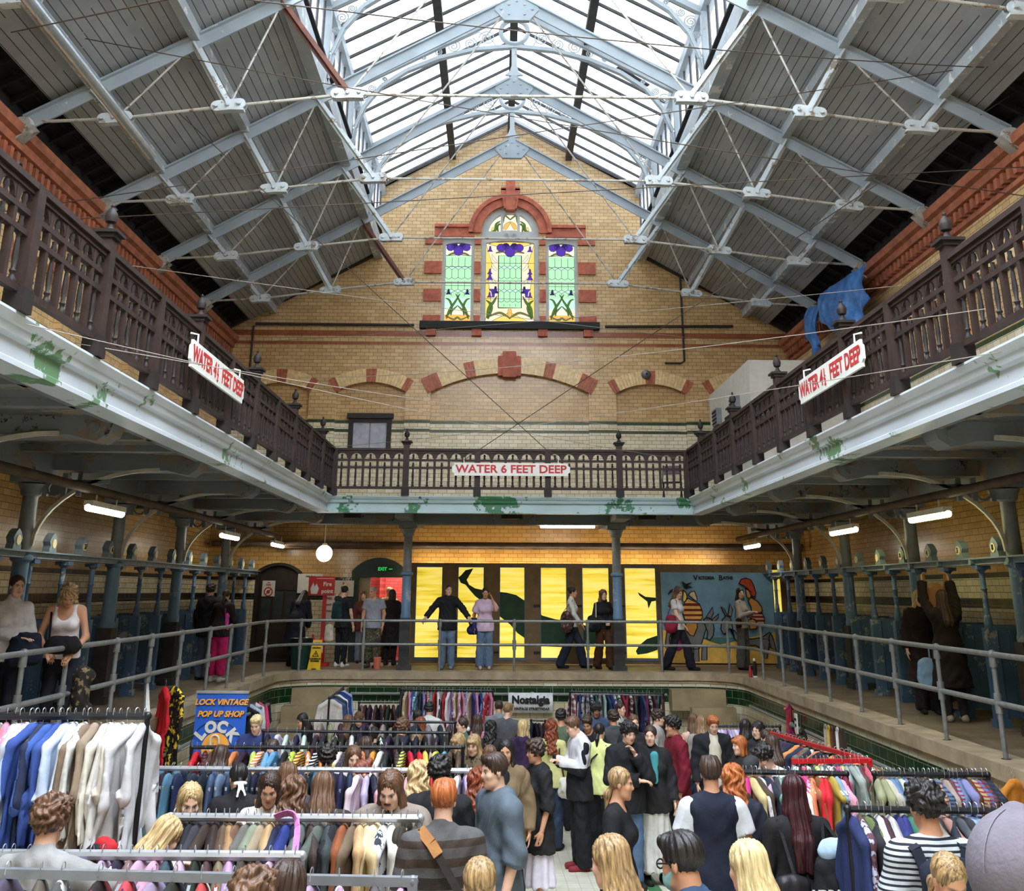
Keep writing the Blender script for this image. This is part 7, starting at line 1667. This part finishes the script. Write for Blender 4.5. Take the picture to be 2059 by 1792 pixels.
bag('c27', 'satchel', (-.25, .06, .90), (.10, .13, .15), cl((46, 44, 44)), 'dark satchel with a tan strap pad across the banded jumper', [[(.17, -.05, 1.44), (.13, .05, 1.49), (.05, .165, 1.38), (-.1, .185, 1.15), (-.22, .15, .98)]], sw=.045, smt=cl((58, 52, 48)))
root_p = PEOPLE['c27'][0]; m = strap_mb([(.14, .04, 1.502), (.09, .13, 1.445), (.055, .17, 1.39)], .06, .014); m.build('strap_pad', cl((168, 116, 70)), [o for o in COL.objects if o.name.startswith('satchel')][0], local=True).location = Vector((.25, -.06, -.90))
def urban(root):
    m = MB(); put(m, text_mb('URBAN OUT', .085, .005), Matrix.Translation((0, .125, -.03)) @ Matrix.Rotation(pi, 4, 'Z')); m.build('lettering', notice_w, root, local=True)
bag('c68', 'tote_bag', (-.22, .20, 1.08), (.2, .1, .22), cl((26, 26, 28)), 'black tote bag with white lettering carried by the wine haired person', [[(-.12, .2, 1.28), (-.17, .06, 1.475), (-.30, .2, 1.28)]], extra=urban)
bag('c68', 'tote_filling', (-.22, .20, 1.31), (.14, .07, .05), cl((166, 188, 212)), 'pale blue garment poking out of the black lettered tote', [], 'garment')
bag('c68', 'shoulder_bag', (.12, .19, .98), (.14, .08, .18), cl((34, 32, 34), rough=.4), 'plain black shoulder bag at the back of the wine haired person', [[(.1, .19, 1.14), (.16, .06, 1.475)]])
bag('c43', 'shoulder_bag', (-.24, .05, .86), (.06, .12, .1), cl((206, 200, 186)), 'cream bag with dark strap behind the yellow cardigan', [[(-.22, .05, .96), (-.17, .13, 1.30), (-.14, .03, 1.48)]], smt=cl((60, 36, 32)))
bag('c48', 'sling_bag', (.21, -.08, 1.0), (.08, .07, .1), cl((40, 40, 44)), 'dark sling bag across the pale yellow jumper', [[(.2, -.03, 1.06), (.08, .15, 1.3), (-.12, .07, 1.47)]])
bag('c37', 'shoulder_bag', (-.24, .06, .9), (.08, .14, .14), cl((150, 92, 60)), 'tan leather bag strap on the black coat at the jeans rail', [[(-.22, .12, 1.0), (-.18, .14, 1.3), (-.16, .04, 1.48)]], sw=.04)
bag('r2', 'carrier_bag', (.30, -.05, .62), (.16, .06, .22), cl((120, 150, 176), rough=.5), 'pale blue carrier bag hanging below the dark coat on the right walkway', [[(.26, -.05, .82), (.26, -.05, .95)]])
bag('r2', 'brown_garment', (.0, -.36, 1.62), (.17, .06, .24), cl((150, 106, 66)), 'tan brown knitted garment being hung on the right cubicle rail', [[(-.14, -.36, 1.75), (-.17, -.36, 1.98)], [(.14, -.36, 1.75), (.17, -.36, 1.98)]], 'garment', sw=.07)
bag('c44', 'phone', (0, -.33, 1.25), (.035, .012, .06), ink, 'phone held by the person in the track top', [], 'phone')
bag('c53', 'dark_bag', (.2, .1, 1.0), (.06, .12, .14), cl((40, 36, 36)), 'dark bag at the back of the leather jacket', [])

# ================================================================== clothes rails and what hangs on them
GMESH = {}
def garment_mesh(kind, v):
    kk = (kind, v)
    if kk in GMESH: return GMESH[kk]
    s = Solid(); rnd = random.Random(v * 7 + len(kind)); j = lambda a: rnd.uniform(-a, a); X = (1, 0, 0)
    if kind in ('shirt', 'jacket', 'long_coat'):
        th = {'shirt': .085, 'jacket': .14, 'long_coat': .12}[kind]; L = {'shirt': .80, 'jacket': .74, 'long_coat': 1.15}[kind]
        s.limb((0, 0, -.24), (j(.02), 0, -L), .19, .215, th, X, .04)
        for y in (1, -1):
            s.limb((0, y * .05, -.115), (0, y * .2, -.185), .032 if kind == 'shirt' else .042, None, 1, None, .04)
            s.limb((0, y * .2, -.2), (j(.03), y * .245, -.47), .05, .045, .5, X, .03); s.limb((j(.02), y * .245, -.47), (j(.05), y * (.25 + j(.02)), -.73 if kind != 'shirt' or v % 3 else -.5), .046, .042, .5, X, .03, True)
        s.limb((0, -.05, -.09), (0, .05, -.09), .026, None, 1, None, .02)
    elif kind in ('jeans', 'trousers'):
        for y in (1, -1): s.limb((j(.01), y * .09, -.14), (j(.02), y * .10, -.92), .10, .095, .34, X, .02, True)
        s.limb((0, -.1, -.14), (0, .1, -.14), .035, None, 1, None, .02)
    else:   # dress
        s.limb((0, 0, -.16), (0, 0, -.42), .13, .12, .28, X, .05); s.limb((0, 0, -.42), (j(.03), 0, -1.05), .12, .22, .3, X, .05, True)
        for y in (1, -1): s.limb((0, y * .04, -.10), (0, y * .18, -.18), .03, None, 1, None, .03)
    V, Fc = s.mesh(.0145); V = smooth_v(V, Fc, 1, .4)
    sx = np.sign(V[:, 0]); d = .015 * sx * np.sin(V[:, 1] * 34 + v * 2 + 3 * np.sin(V[:, 2] * 4)) + .007 * np.sin(V[:, 1] * 77 + V[:, 2] * 9)
    V = push(V, Fc, d * np.clip((-V[:, 2] - .1) * 2, 0, 1).astype(np.float32)); GMESH[kk] = to_mesh(kind, V, Fc, MATS['skin_fair']); return GMESH[kk]
hang_w = plain('hanger_wood', S(204, 164, 112), .5, var=.15); hang_b = plain('hanger_black', S(26, 26, 28), .4); hang_s = plain('hanger_steel', S(190, 190, 192), .3, .7); hang_p = plain('hanger_white', S(214, 214, 216), .4)
HMESH = {}
def hanger_mesh(mt):
    if mt.name in HMESH: return HMESH[mt.name]
    m = MB(); m.tube([(0, .018, .0)] + [(0, .02 * cos(a), .012 + .02 * sin(a)) for a in [pi * i / 6 for i in range(7)]] + [(0, -.02, -.02), (0, 0, -.05), (0, 0, -.085)], .0026, 5, 1)
    for y in (1, -1): m.bar((0, 0, -.085), (0, y * .19, -.155), .016, .028)
    HMESH[mt.name] = m.mesh('hanger', [mt, hang_s]); return HMESH[mt.name]
NAMED = [((30, 30, 32), 'black'), ((38, 42, 60), 'navy'), ((70, 90, 150), 'blue'), ((150, 178, 208), 'light blue'), ((226, 224, 220), 'white'), ((206, 196, 172), 'cream'), ((150, 120, 86), 'tan'), ((92, 62, 42), 'brown'), ((130, 34, 44), 'dark red'), ((196, 40, 48), 'red'),
         ((214, 140, 158), 'pink'), ((206, 60, 130), 'magenta'), ((226, 160, 80), 'orange'), ((222, 200, 90), 'yellow'), ((70, 96, 66), 'green'), ((104, 112, 92), 'olive'), ((40, 62, 50), 'dark green'), ((130, 132, 136), 'grey'), ((70, 72, 76), 'dark grey'), ((150, 140, 190), 'lilac'), ((86, 60, 120), 'purple'), ((90, 112, 142), 'denim blue'), ((50, 62, 86), 'dark denim')]
def cname(c): return min(NAMED, key=lambda n: sum((a - b) ** 2 for a, b in zip(n[0], c)))[1]
rail_b = plain('rail_black', S(24, 24, 26), .45, var=.2); rail_s = plain('rail_silver', S(176, 178, 182), .35, .5, var=.1); rail_r = plain('rail_red', S(190, 26, 34), .4, var=.1)
GCOUNT = [0]
def rack(label, p0, p1, floor, mt, gs, desc, hm=hang_b, posts=(True, True), square=False, grp=None, jit=.25, spread=None, zdrop=0.0, r=.016, kinds=None):
    """p0, p1: ends of the rail; gs: list of (kind, colour, pattern, colour2)"""
    p0, p1 = Vector(p0), Vector(p1); root = empty('clothes_rail', (p0.x, p0.y, floor((p0.y))), 0, label, 'clothes rail', None)
    u = (p1 - p0).normalized(); m = MB()
    if square: m.bar(p0, p1, .04, .04)
    else: m.tube([p0, p1], r, 8)
    m.build('rail', mt, root, None if square else 40)
    for p, on in zip((p0, p1), posts):
        if on:
            m = MB(); z = floor(p.y)
            if square: m.bar((p.x, p.y, z), (p.x, p.y, p.z + .02), .045, .045)
            else: m.tube([(p.x, p.y, z), p], .018, 8)
            pb = m.build('post', mt, root, None if square else 40); pn = Vector((-u.y, u.x, 0))
            m = MB(); a_, b_ = Vector((p.x, p.y, z + .03)) + pn * .3, Vector((p.x, p.y, z + .03)) - pn * .3; m.bar(a_, b_, .04, .04); m.build('foot', mt, pb)
            m = MB(); m.sphere(p, .028, 8); m.build('corner_joint', mt, pb, 40)
    n = len(gs); base_rot = atan2(u.y, u.x)
    for i, g in enumerate(gs):
        kind, c = g[0], g[1]; f = (i + .5 + random.uniform(-.22, .22)) / n
        if spread: f = spread[0] + f * (spread[1] - spread[0])
        p = p0.lerp(p1, f); me = garment_mesh(kind, random.randrange(3 if kind != 'shirt' else 5))
        mt_ = cl(c, *(g[2:4] if len(g) > 2 else ())) if kind != 'leather' else cl(c)
        o = bpy.data.objects.new({'shirt': 'shirt', 'jacket': 'jacket', 'jeans': 'jeans', 'trousers': 'trousers', 'dress': 'dress', 'long_coat': 'long_coat'}[kind], me); COL.objects.link(o)
        o.material_slots[0].link = 'OBJECT'; o.material_slots[0].material = mt_
        o.location = (p.x, p.y, p.z + .018 - zdrop); o.rotation_euler = (random.uniform(-.03, .03), random.uniform(-.05, .05), base_rot + random.uniform(-jit, jit) + (pi if random.random() < .5 else 0)); s_ = random.uniform(.94, 1.06); o.scale = (1, s_, s_)
        pat = {'plaid': 'checked ', 'stripe': 'striped ', 'vstripe': 'striped ', 'splash': 'patterned '}.get(g[2] if len(g) > 2 else None, '')
        tag(o, '%s %s%s, %s from the %s on the %s' % (cname(c), pat, {'long_coat': 'long coat'}.get(kind, kind), ordw[i] if i < len(ordw) else '%dth' % (i + 1), 'left' if abs(u.x) > .5 else 'near end', desc), {'long_coat': 'coat'}.get(kind, kind), desc + ' garments')
        h = bpy.data.objects.new('hanger', hanger_mesh(hm)); COL.objects.link(h); h.parent = o; GCOUNT[0] += 1
    return root
def rail_at(px0, py0, px1, py1, h, dY=0.0, Y=None):
    """ends of a rail h above the pool floor from its place in the photograph; dY: right end farther"""
    def solve(px, py):
        a, b = 2.0, 25.0
        for _ in range(40):
            c = (a + b) / 2
            if atY(px, py, c).z > pool_z(c) + h: a = c
            else: b = c
        return (a + b) / 2
    y = Y or solve((px0 + px1) / 2, (py0 + py1) / 2)
    return atY(px0, py0, y - dY / 2), atY(px1, py1, y + dY / 2)
R_ = random.Random(5)
def mixc(kind, cols, n, pats=(None,)):
    out = []
    for i in range(n):
        c = R_.choice(cols); c = tuple(max(0, min(255, v + R_.randint(-10, 10))) for v in c); p = R_.choice(pats)
        out.append((kind, tuple(v // 8 * 8 for v in c)) if p is None else (kind, tuple(v // 8 * 8 for v in c), p, R_.choice(((206, 206, 200), (40, 44, 60), (120, 40, 50)))))
    return out
# tall black rail of shirts at the left
a, b = rail_at(-70, 1440, 297, 1440, 2.22, 0, 7.3)
SHIRTS = [('shirt', c) for c in ((70, 62, 52), (58, 74, 104), (84, 110, 150), (60, 60, 70), (206, 206, 200), (210, 130, 150), (176, 176, 186))] + [('shirt', (176, 172, 206), 'vstripe', (226, 224, 236)), ('shirt', (176, 190, 214), 'vstripe', (226, 228, 236))] + \
  [('shirt', c) for c in ((58, 82, 150), (44, 50, 76), (62, 92, 160), (56, 80, 146), (190, 202, 224), (206, 216, 230), (214, 214, 206), (130, 110, 92), (150, 132, 112), (222, 216, 200), (214, 206, 190), (220, 216, 208), (200, 198, 198), (206, 204, 204), (204, 204, 206))]
rack('tall black clothes rail of shirts at the left edge', a, b, pool_z, rail_b, SHIRTS, 'tall black shirt rail', hang_w, (False, True), r=.024, jit=.45)
# near silver rails along the bottom left
a, b = rail_at(-60, 1718, 607, 1722, 1.56, 0, 6.2)
rk = rack('round silver clothes rail with an elbow across the bottom left', a, b, pool_z, rail_s, mixc('dress', [(40, 38, 40), (70, 50, 46), (176, 150, 180), (206, 160, 176), (120, 100, 90), (60, 70, 90)], 26, (None, None, 'splash')), 'round silver bottom left rail', hang_s, (False, True), r=.027)
a, b = rail_at(-60, 1754, 830, 1773, 1.60, 0, 5.5)
rack('square grey clothes rail across the bottom left', a, b, pool_z, plain('rail_grey_square', S(128, 130, 134), .45, .2), mixc('dress', [(40, 36, 38), (180, 60, 70), (150, 130, 150), (90, 86, 80), (206, 150, 170)], 16, (None, 'splash')), 'square grey bottom left rail', hang_b, (False, True), True)
# jackets on the black and silver rail
a, b = rail_at(342, 1643, 845, 1646, 1.62, 0, 7.2)
JK = [('jacket', c) for c in ((32, 30, 32), (28, 28, 30), (30, 30, 34), (52, 52, 58), (56, 44, 36), (48, 36, 32), (90, 70, 56), (150, 116, 80), (110, 80, 60), (100, 96, 90), (126, 132, 112), (150, 134, 112), (170, 140, 100), (40, 44, 70), (44, 56, 120), (38, 40, 60), (90, 98, 92), (62, 50, 46),
    (84, 92, 84), (58, 64, 64), (30, 32, 34), (130, 74, 44), (104, 88, 70), (186, 152, 112), (216, 192, 146), (222, 206, 160))] + [('jacket', (206, 206, 210), 'splash', (50, 54, 64)), ('jacket', (222, 218, 206))] + [('trousers', (60, 54, 46)), ('trousers', (52, 46, 40)), ('trousers', (66, 56, 48))]
rack('silver clothes rail of leather and suede jackets in the left foreground', a, b, pool_z, rail_s, JK, 'left foreground jacket rail', hang_w, (True, True), r=.024, jit=.3)
# jeans on the long silver rail
a, b = rail_at(272, 1545, 947, 1550, 1.64, 0, 10.1)
rack('long silver clothes rail of jeans across the left of the pool', a, b, pool_z, rail_s, mixc('jeans', [(44, 54, 76), (50, 62, 86), (70, 90, 124), (38, 42, 52), (34, 36, 42), (96, 118, 148)], 26) + mixc('shirt', [(206, 150, 160), (222, 216, 214), (190, 176, 206), (206, 60, 70), (40, 40, 46), (226, 226, 226)], 14), 'long silver jeans rail', hang_s, (True, True), r=.022)
# black rails towards the far left
a, b = rail_at(386, 1503, 931, 1503, 1.64, 0, 12.1)
rack('long black clothes rail with wooden hangers below the blue banner', a, b, pool_z, rail_b, mixc('shirt', [(46, 44, 48), (196, 40, 50), (226, 226, 220), (60, 84, 130), (200, 206, 90), (110, 160, 200), (206, 130, 70), (90, 70, 60), (222, 200, 90), (30, 30, 34)], 34, (None, None, 'splash', 'stripe')), 'long black rail by the banner', hang_w, r=.02)
a, b = rail_at(530, 1470, 905, 1474, 1.62, 0, 14.2)
rack('black clothes rail of dark tops behind the long black rail', a, b, pool_z, rail_b, mixc('shirt', [(34, 34, 38), (50, 48, 54), (206, 204, 206), (60, 56, 60), (40, 50, 60)], 20, (None, None, 'splash')), 'black rail of dark tops', hang_b, r=.018)
a, b = rail_at(610, 1449, 915, 1453, 1.62, 0, 16)
rack('black clothes rail farther back on the left, before the far pool wall', a, b, pool_z, rail_b, mixc('jacket', [(30, 30, 34), (60, 54, 50), (140, 130, 120), (44, 48, 60)], 14), 'farther black rail on the left', hang_b, r=.018)
# against the far pool wall
fz = lambda y: pool_z(y)
a, b = rail_at(806, 1386, 991, 1389, 1.8, 0, 22.6)
rack('black clothes rail of bright shirts against the far pool wall, left of the white banner', a, b, fz, rail_b, mixc('shirt', [(150, 176, 214), (60, 80, 140), (222, 222, 216), (176, 50, 60), (150, 140, 190), (40, 44, 56), (190, 150, 110), (90, 150, 150), (206, 130, 160)], 26, (None, 'splash', 'vstripe')), 'far left shirt rail', hang_w, r=.02)
a, b = rail_at(1146, 1391, 1334, 1395, 1.8, 0, 22.6)
rack('black clothes rail of checked shirts against the far pool wall, right of the white banner', a, b, fz, rail_b, mixc('shirt', [(44, 54, 96), (50, 84, 70), (130, 34, 50), (60, 70, 110), (150, 150, 156), (36, 40, 50), (100, 40, 60)], 24, ('plaid', 'plaid', None)), 'far checked shirt rail', hang_b, r=.02)
a, b = rail_at(722, 1413, 806, 1413, 1.5, 0, 22.4)
rack('short black clothes rail of dark tops against the far pool wall', a, b, fz, rail_b, mixc('shirt', [(40, 38, 42), (70, 50, 54), (120, 90, 96), (52, 52, 60)], 9, (None, 'splash')), 'short dark far rail', hang_b, r=.018)
a, b = atY(662, 1404, 19.3), atY(690, 1384, 22.4)
rack('black end-on clothes rail of jackets by the left stone steps', a, b, fz, rail_b, [('jacket', (186, 178, 168)), ('jacket', (60, 76, 116)), ('jacket', (40, 56, 60)), ('jacket', (206, 206, 206)), ('jacket', (40, 60, 120)), ('jacket', (36, 50, 110)), ('jacket', (150, 170, 200))], 'end-on jacket rail', hang_b, r=.02, jit=.7)
a, b = atY(492, 1418, 20.2), atY(522, 1398, 22.3)
rack('small clothes rail of pink and pale tops behind the blue banner', a, b, fz, rail_b, [('shirt', (30, 30, 36)), ('shirt', (190, 206, 226)), ('shirt', (222, 222, 226)), ('shirt', (222, 70, 120)), ('shirt', (44, 40, 50))], 'rail behind the blue banner', hang_w, r=.016)
a, b = rail_at(1068, 1449, 1096, 1450, 1.5, 0, 21.5)
rack('very short black rail with black hangers behind the red haired person', a, b, fz, rail_b, mixc('shirt', [(34, 32, 36), (60, 56, 60)], 4), 'very short black rail', hang_b, r=.016)
# right side
a, b = rail_at(1442, 1461, 1508, 1461, 1.55, 0, 17.5)
rack('clothes rail of lilac tops on white hangers at the far right', a, b, pool_z, rail_b, mixc('shirt', [(176, 150, 200), (206, 190, 216), (150, 130, 176)], 10), 'lilac rail at the far right', hang_p, r=.016)
a, b = rail_at(1530, 1461, 1568, 1461, 1.6, 0, 16.6)
rack('short black rail near the right pool wall behind the red rail', a, b, pool_z, rail_b, mixc('shirt', [(60, 56, 60), (120, 116, 120), (40, 40, 44)], 5), 'short black right wall rail', hang_b, r=.016)
a, b = rail_at(1592, 1531, 1748, 1530, 1.62, 0, 10.9)
rack('red clothes rail seen from the front at the right', a, b, pool_z, rail_r, mixc('shirt', [(200, 90, 120), (120, 110, 106), (190, 206, 90), (206, 204, 200), (70, 66, 66), (150, 150, 150), (60, 50, 46)], 18, (None, 'splash')), 'red rail at the right', hang_p, (False, True), True)
a2 = atY(1552, 1475, 14.4)
rack('red clothes rail running back along the right pool wall', (b.x - .03, b.y + .1, b.z), a2, pool_z, rail_r, mixc('shirt', [(70, 66, 70), (110, 104, 100), (50, 54, 70), (206, 130, 90), (120, 120, 124), (40, 40, 44)], 18, (None, 'splash')), 'red rail running back', hang_w, (False, True), True)
a, b = rail_at(1470, 1552, 1702, 1556, 1.64, 0, 9.7)
BR = [('shirt', (40, 40, 44)), ('jacket', (206, 190, 160)), ('jacket', (34, 34, 38)), ('shirt', (190, 50, 120)), ('jacket', (186, 170, 120)), ('jacket', (70, 56, 44)), ('shirt', (222, 222, 222)), ('jacket', (36, 40, 50)), ('shirt', (176, 150, 170)), ('jacket', (60, 56, 60)), ('jacket', (110, 150, 130)), ('jacket', (150, 170, 150)), ('jacket', (206, 206, 196)), ('shirt', (222, 216, 206)),
      ('dress', (196, 50, 110), 'splash', (226, 130, 170)), ('dress', (176, 60, 110), 'splash', (210, 160, 180)), ('shirt', (140, 90, 50)), ('shirt', (226, 130, 90)), ('dress', (120, 74, 44)), ('jacket', (196, 36, 46)), ('jacket', (190, 40, 46)), ('dress', (160, 140, 60)), ('dress', (120, 150, 170)), ('shirt', (222, 150, 170)), ('dress', (110, 30, 50))]
rack('black clothes rail of brightly coloured clothes right of the wine haired person', a, b, pool_z, rail_b, BR, 'bright rail at the right', hang_p, r=.022, jit=.35)
a, b = rail_at(1758, 1556, 1986, 1558, 1.66, 0, 9.7)
rack('black clothes rail of dark clothes against the right pool wall', a, b, pool_z, rail_b, mixc('jacket', [(40, 40, 44), (90, 112, 146), (110, 130, 160), (52, 54, 62), (150, 140, 110), (36, 38, 48), (190, 180, 160), (90, 50, 44)], 24, (None, None, 'stripe')), 'dark right wall rail', hang_b, r=.022)
a, b = rail_at(1704, 1627, 2052, 1632, 1.64, 0, 7.55)
FR = [('long_coat', (40, 50, 90)), ('long_coat', (90, 60, 70), 'splash', (170, 170, 190)), ('long_coat', (92, 104, 60)), ('long_coat', (38, 38, 42)), ('long_coat', (190, 188, 190)), ('long_coat', (60, 36, 44)), ('long_coat', (170, 166, 162)), ('long_coat', (44, 46, 100)), ('long_coat', (48, 50, 110)), ('long_coat', (60, 110, 86)), ('long_coat', (50, 52, 54))] + \
     [('shirt', c) for c in ((200, 150, 80), (120, 106, 90), (40, 40, 46), (150, 110, 100), (36, 40, 50), (70, 74, 80), (46, 48, 50), (130, 150, 180), (110, 136, 170), (60, 58, 64), (190, 60, 80), (214, 214, 216), (120, 140, 190), (180, 90, 110), (150, 160, 190))]
rack('black clothes rail of long coats in the right foreground', a, b, pool_z, rail_b, FR, 'right foreground coat rail', hang_w, r=.022, jit=.3)

# single garments hung from the walkway railing and coping
def hung(kind, p, rot, c, label, cat, hm=hang_p, v=1, sc=1.0):
    o = bpy.data.objects.new(kind, garment_mesh(kind, v)); COL.objects.link(o); o.material_slots[0].link = 'OBJECT'; o.material_slots[0].material = cl(c)
    o.location = p; o.rotation_euler = (0, 0, rot); o.scale = (sc, sc, sc); tag(o, label, cat); h = bpy.data.objects.new('hanger', hanger_mesh(hm)); COL.objects.link(h); h.parent = o; return o
p = atX(334, 1372, -4.78); hung('long_coat', p, .5, (186, 30, 40), 'red track suit hanging from the lower left rail', 'track suit', v=0)
p = atX(354, 1372, -4.78); hung('long_coat', p, .8, ((34, 32, 32), 'splash', (232, 204, 60)), 'black and yellow track suit hanging beside the red one', 'track suit', v=2)
p = atX(2036, 1556, XD - .15); hung('jacket', p, pi / 2 + .5, (206, 132, 52), 'orange jacket hung alone on the right pool wall', 'jacket', hang_b, 0, .8)
p = atX(1585, 1413, XD - .12); hung('dress', p, pi / 2 + .6, ((176, 50, 60), 'splash', (60, 60, 120)), 'red and blue scarf top hung on the right pool wall', 'top', hang_p, 1, .62)
# shoulder bag and belts on the right wall
p = atX(1613, 1480, XD - .2); s = Solid(); s.ell((0, 0, -.1), (.2, .09, .2)); s.limb((-.18, 0, .08), (.18, 0, .08), .03); V, Fc = s.mesh(.016)
o = bpy.data.objects.new('bag', to_mesh('bag', V, Fc, MATS['skin_fair'])); COL.objects.link(o); o.material_slots[0].link = 'OBJECT'; o.material_slots[0].material = cl((62, 58, 50)); o.location = p; o.rotation_euler = (0, 0, 1.2); tag(o, 'dark olive bag hanging on the right pool wall', 'bag')
m = strap_mb([(-.18, 0, .09), (-.05, 0, .32), (.18, 0, .09)], .03, .01); m.build('strap', cl((62, 58, 50)), o, local=True)
p2 = atX(1601, 1455, XD - .3); m = MB(); m.box((0, 0, 0), (.02, .13, .3)); o = m.build('price_tag', notice_w, None); o.location = p2; tag(o, 'white price tag hanging beside the olive bag', 'price tag')
m = MB(); put(m, text_mb('BAGS', .05, .002), Matrix.Translation((-.013, 0, .06)) @ Matrix.Rotation(-pi / 2, 4, 'Z')); put(m, text_mb('10', .06, .002), Matrix.Translation((-.013, 0, -.03)) @ Matrix.Rotation(-pi / 2, 4, 'Z')); m.build('lettering', ink, o, local=True)
for i, c in enumerate(((176, 160, 150), (206, 176, 90), (110, 70, 50), (70, 52, 44), (222, 220, 216), (80, 56, 46), (60, 50, 46))):
    q = atX(1660 + i * 6, 1466 + i * 1.5, XD - .25); m = MB(); k = [(0, .05 * cos(a), .05 * sin(a)) for a in [pi * j / 8 for j in range(9)]]
    for P0, P1 in zip(k[:-1], k[1:]): m.bar(P0, P1, .035, .012, 0, (1, 0, 0))
    for y in (-.05, .05): m.box((0, y, -.16), (.035, .01, .32))
    o = m.build('belt', cl(c)); o.location = q; tag(o, '%s belt, %s from the left of those on the right pool wall' % (cname(c), ordw[i]), 'belt', 'belts on the right pool wall')

# ------------------------------------------------------------------ banners and cable ties
bn = plain('banner_blue', S(40, 92, 190), .45, var=.06); bo = plain('banner_orange', S(232, 160, 60), .5, var=.04); bnv = plain('banner_navy', S(24, 40, 96), .5)
Yb = 15.6; TL, TR = atY(397, 1394, Yb), atY(499, 1394, Yb); w = TR.x - TL.x; cx = (TL.x + TR.x) / 2; zt = TL.z; zf = pool_z(Yb)
root = empty('roller_banner', (cx, Yb, zf), 0, 'tall blue roller banner with orange lettering and a hanger hook drawing', 'banner')
m = MB(); m.box((cx, Yb, (zt + zf) / 2), (w, .012, zt - zf)); sh = m.build('banner_sheet', bn, root)
m = MB(); m.box((cx, Yb, zt + .015), (w + .03, .035, .035)); m.build('top_bar', rail_s, root); m = MB(); m.box((cx, Yb + .02, zf + .06), (w + .06, .2, .1)); m.build('base', rail_s, root); m = MB(); m.tube([(cx, Yb + .04, zf), (cx, Yb + .04, zt)], .012, 6); m.build('pole', rail_s, root)
B = lambda a, b: (TL.x + (a - 200) / 1320 * w, zt - (b - 150) / 1320 * w)
for txt, cxp, cyp, sz in (('LOCK VINTAGE', 850, 365, .105), ('POP UP SHOP', 850, 650, .105)):
    q = B(cxp, cyp); m = MB(); put(m, text_mb(txt, sz, .006, .25), Matrix.Translation((q[0] + .006, Yb - .012, q[1] - .006))); m.build('letter_shadow', bnv, sh)
    m = MB(); put(m, text_mb(txt, sz, .004, .25), Matrix.Translation((q[0], Yb - .018, q[1]))); m.build('lettering', bo, sh)
q = B(790, 1450); R0 = .60 * w / 1.32 * .95
m = MB(); m.tube([(q[0] + .49 * w * cos(a), Yb - .012, q[1] + .49 * w * sin(a)) for a in [2 * pi * i / 32 for i in range(33)]], .006, 4); m.build('ring_line', bnv, sh)
m = MB(); m.lathe([(.272 * w, -.014), (.272 * w, -.008)], (q[0], Yb, q[1]), 32, 0, 'Y'); m.build('orange_disc', bo, sh)
m = MB()
for ch_, an in (('L', 2.50), ('O', 1.88), ('C', 1.30), ('K', .66)):
    put(m, text_mb(ch_, .27 * w, .012), Matrix.Translation((q[0] + .385 * w * cos(an), Yb - .016, q[1] + .385 * w * sin(an))) @ Matrix.Rotation(pi / 2 - an, 4, 'Y'))
m.build('arched_lettering', notice_w, sh)
m = MB(); m.tube([(q[0] - .10 * w, Yb - .02, q[1] - .05 * w), (q[0] - .10 * w, Yb - .02, q[1] + .15 * w)] + [(q[0] - .02 * w + .08 * w * cos(a), Yb - .02, q[1] + .15 * w + .08 * w * sin(a)) for a in [pi - pi * i / 8 for i in range(9)]] + [(q[0] + .06 * w, Yb - .02, q[1] + .08 * w)], .022 * w, 6); m.build('hook_drawing', notice_w, sh)
Yn = 23.36; TL, BR_ = atY(1022, 1393, Yn), atY(1112, 1434, Yn); cx, cz, w, h = (TL.x + BR_.x) / 2, (TL.z + BR_.z) / 2, BR_.x - TL.x, TL.z - BR_.z
root = empty('wall_banner', (cx, Yn, cz), 0, 'white cloth banner with black hand drawn lettering on the far pool wall', 'banner')
m = MB(); nseg = 16
for i in range(nseg + 1):
    x = -w / 2 + w * i / nseg; d = .012 * sin(i * 1.1)
    m.v += [(x, d, h / 2), (x, d - .01, 0), (x, d, -h / 2)]
for i in range(nseg):
    for j in (0, 1): k = i * 3 + j; m.f.append((k, k + 1, k + 4, k + 3)); m.m.append(0)
sh = m.build('cloth', cl((214, 214, 216)), root, 80, local=True); mod = sh.modifiers.new('thickness', 'SOLIDIFY'); mod.thickness = .006
m = MB(); put(m, text_mb('Nostalgia', .215, .010), Matrix.Translation((0, -.04, h * .14)), 0); put(m, text_mb('VINTAGE STREETWEAR', .072, .003, .15), Matrix.Translation((.02, -.04, -h * .3))); m.build('lettering', ink, root, local=True)
m = MB()
for x in (-w / 2, w / 2): m.tube([(x, 0, h / 2), (x, .1, h / 2 + .12)], .006, 5)
m.build('cord', wire_l, root, local=True)
# webbing straps tying rails, pink ribbon
p = atX(297, 1375, -5.05); q = rail_at(-70, 1440, 297, 1440, 2.22, 0, 7.3)[1]
m = MB(); m.bar(p, q, .03, .006); tag(m.build('webbing_strap', cl((150, 148, 140))), 'pale webbing strap tying the tall shirt rail to the railing', 'strap')
a, b = rail_at(342, 1643, 845, 1646, 1.62, 0, 7.2); c_, d_ = rail_at(-60, 1718, 607, 1722, 1.56, 0, 6.2); s0 = a.lerp(b, (552 - 342) / 503); s1 = c_.lerp(d_, (592 + 60) / 667)
m = MB(); k = [s0.lerp(s1, i / 10) + Vector((.06 * sin(pi * i / 10), 0, .10 * sin(pi * i / 10))) for i in range(11)]
for P0, P1 in zip(k[:-1], k[1:]): m.bar(P0, P1, .035, .01, 0, (0, 1, 0))
tag(m.build('pink_strap', cl((226, 130, 196))), 'bright pink strap looped between the two near rails', 'strap')
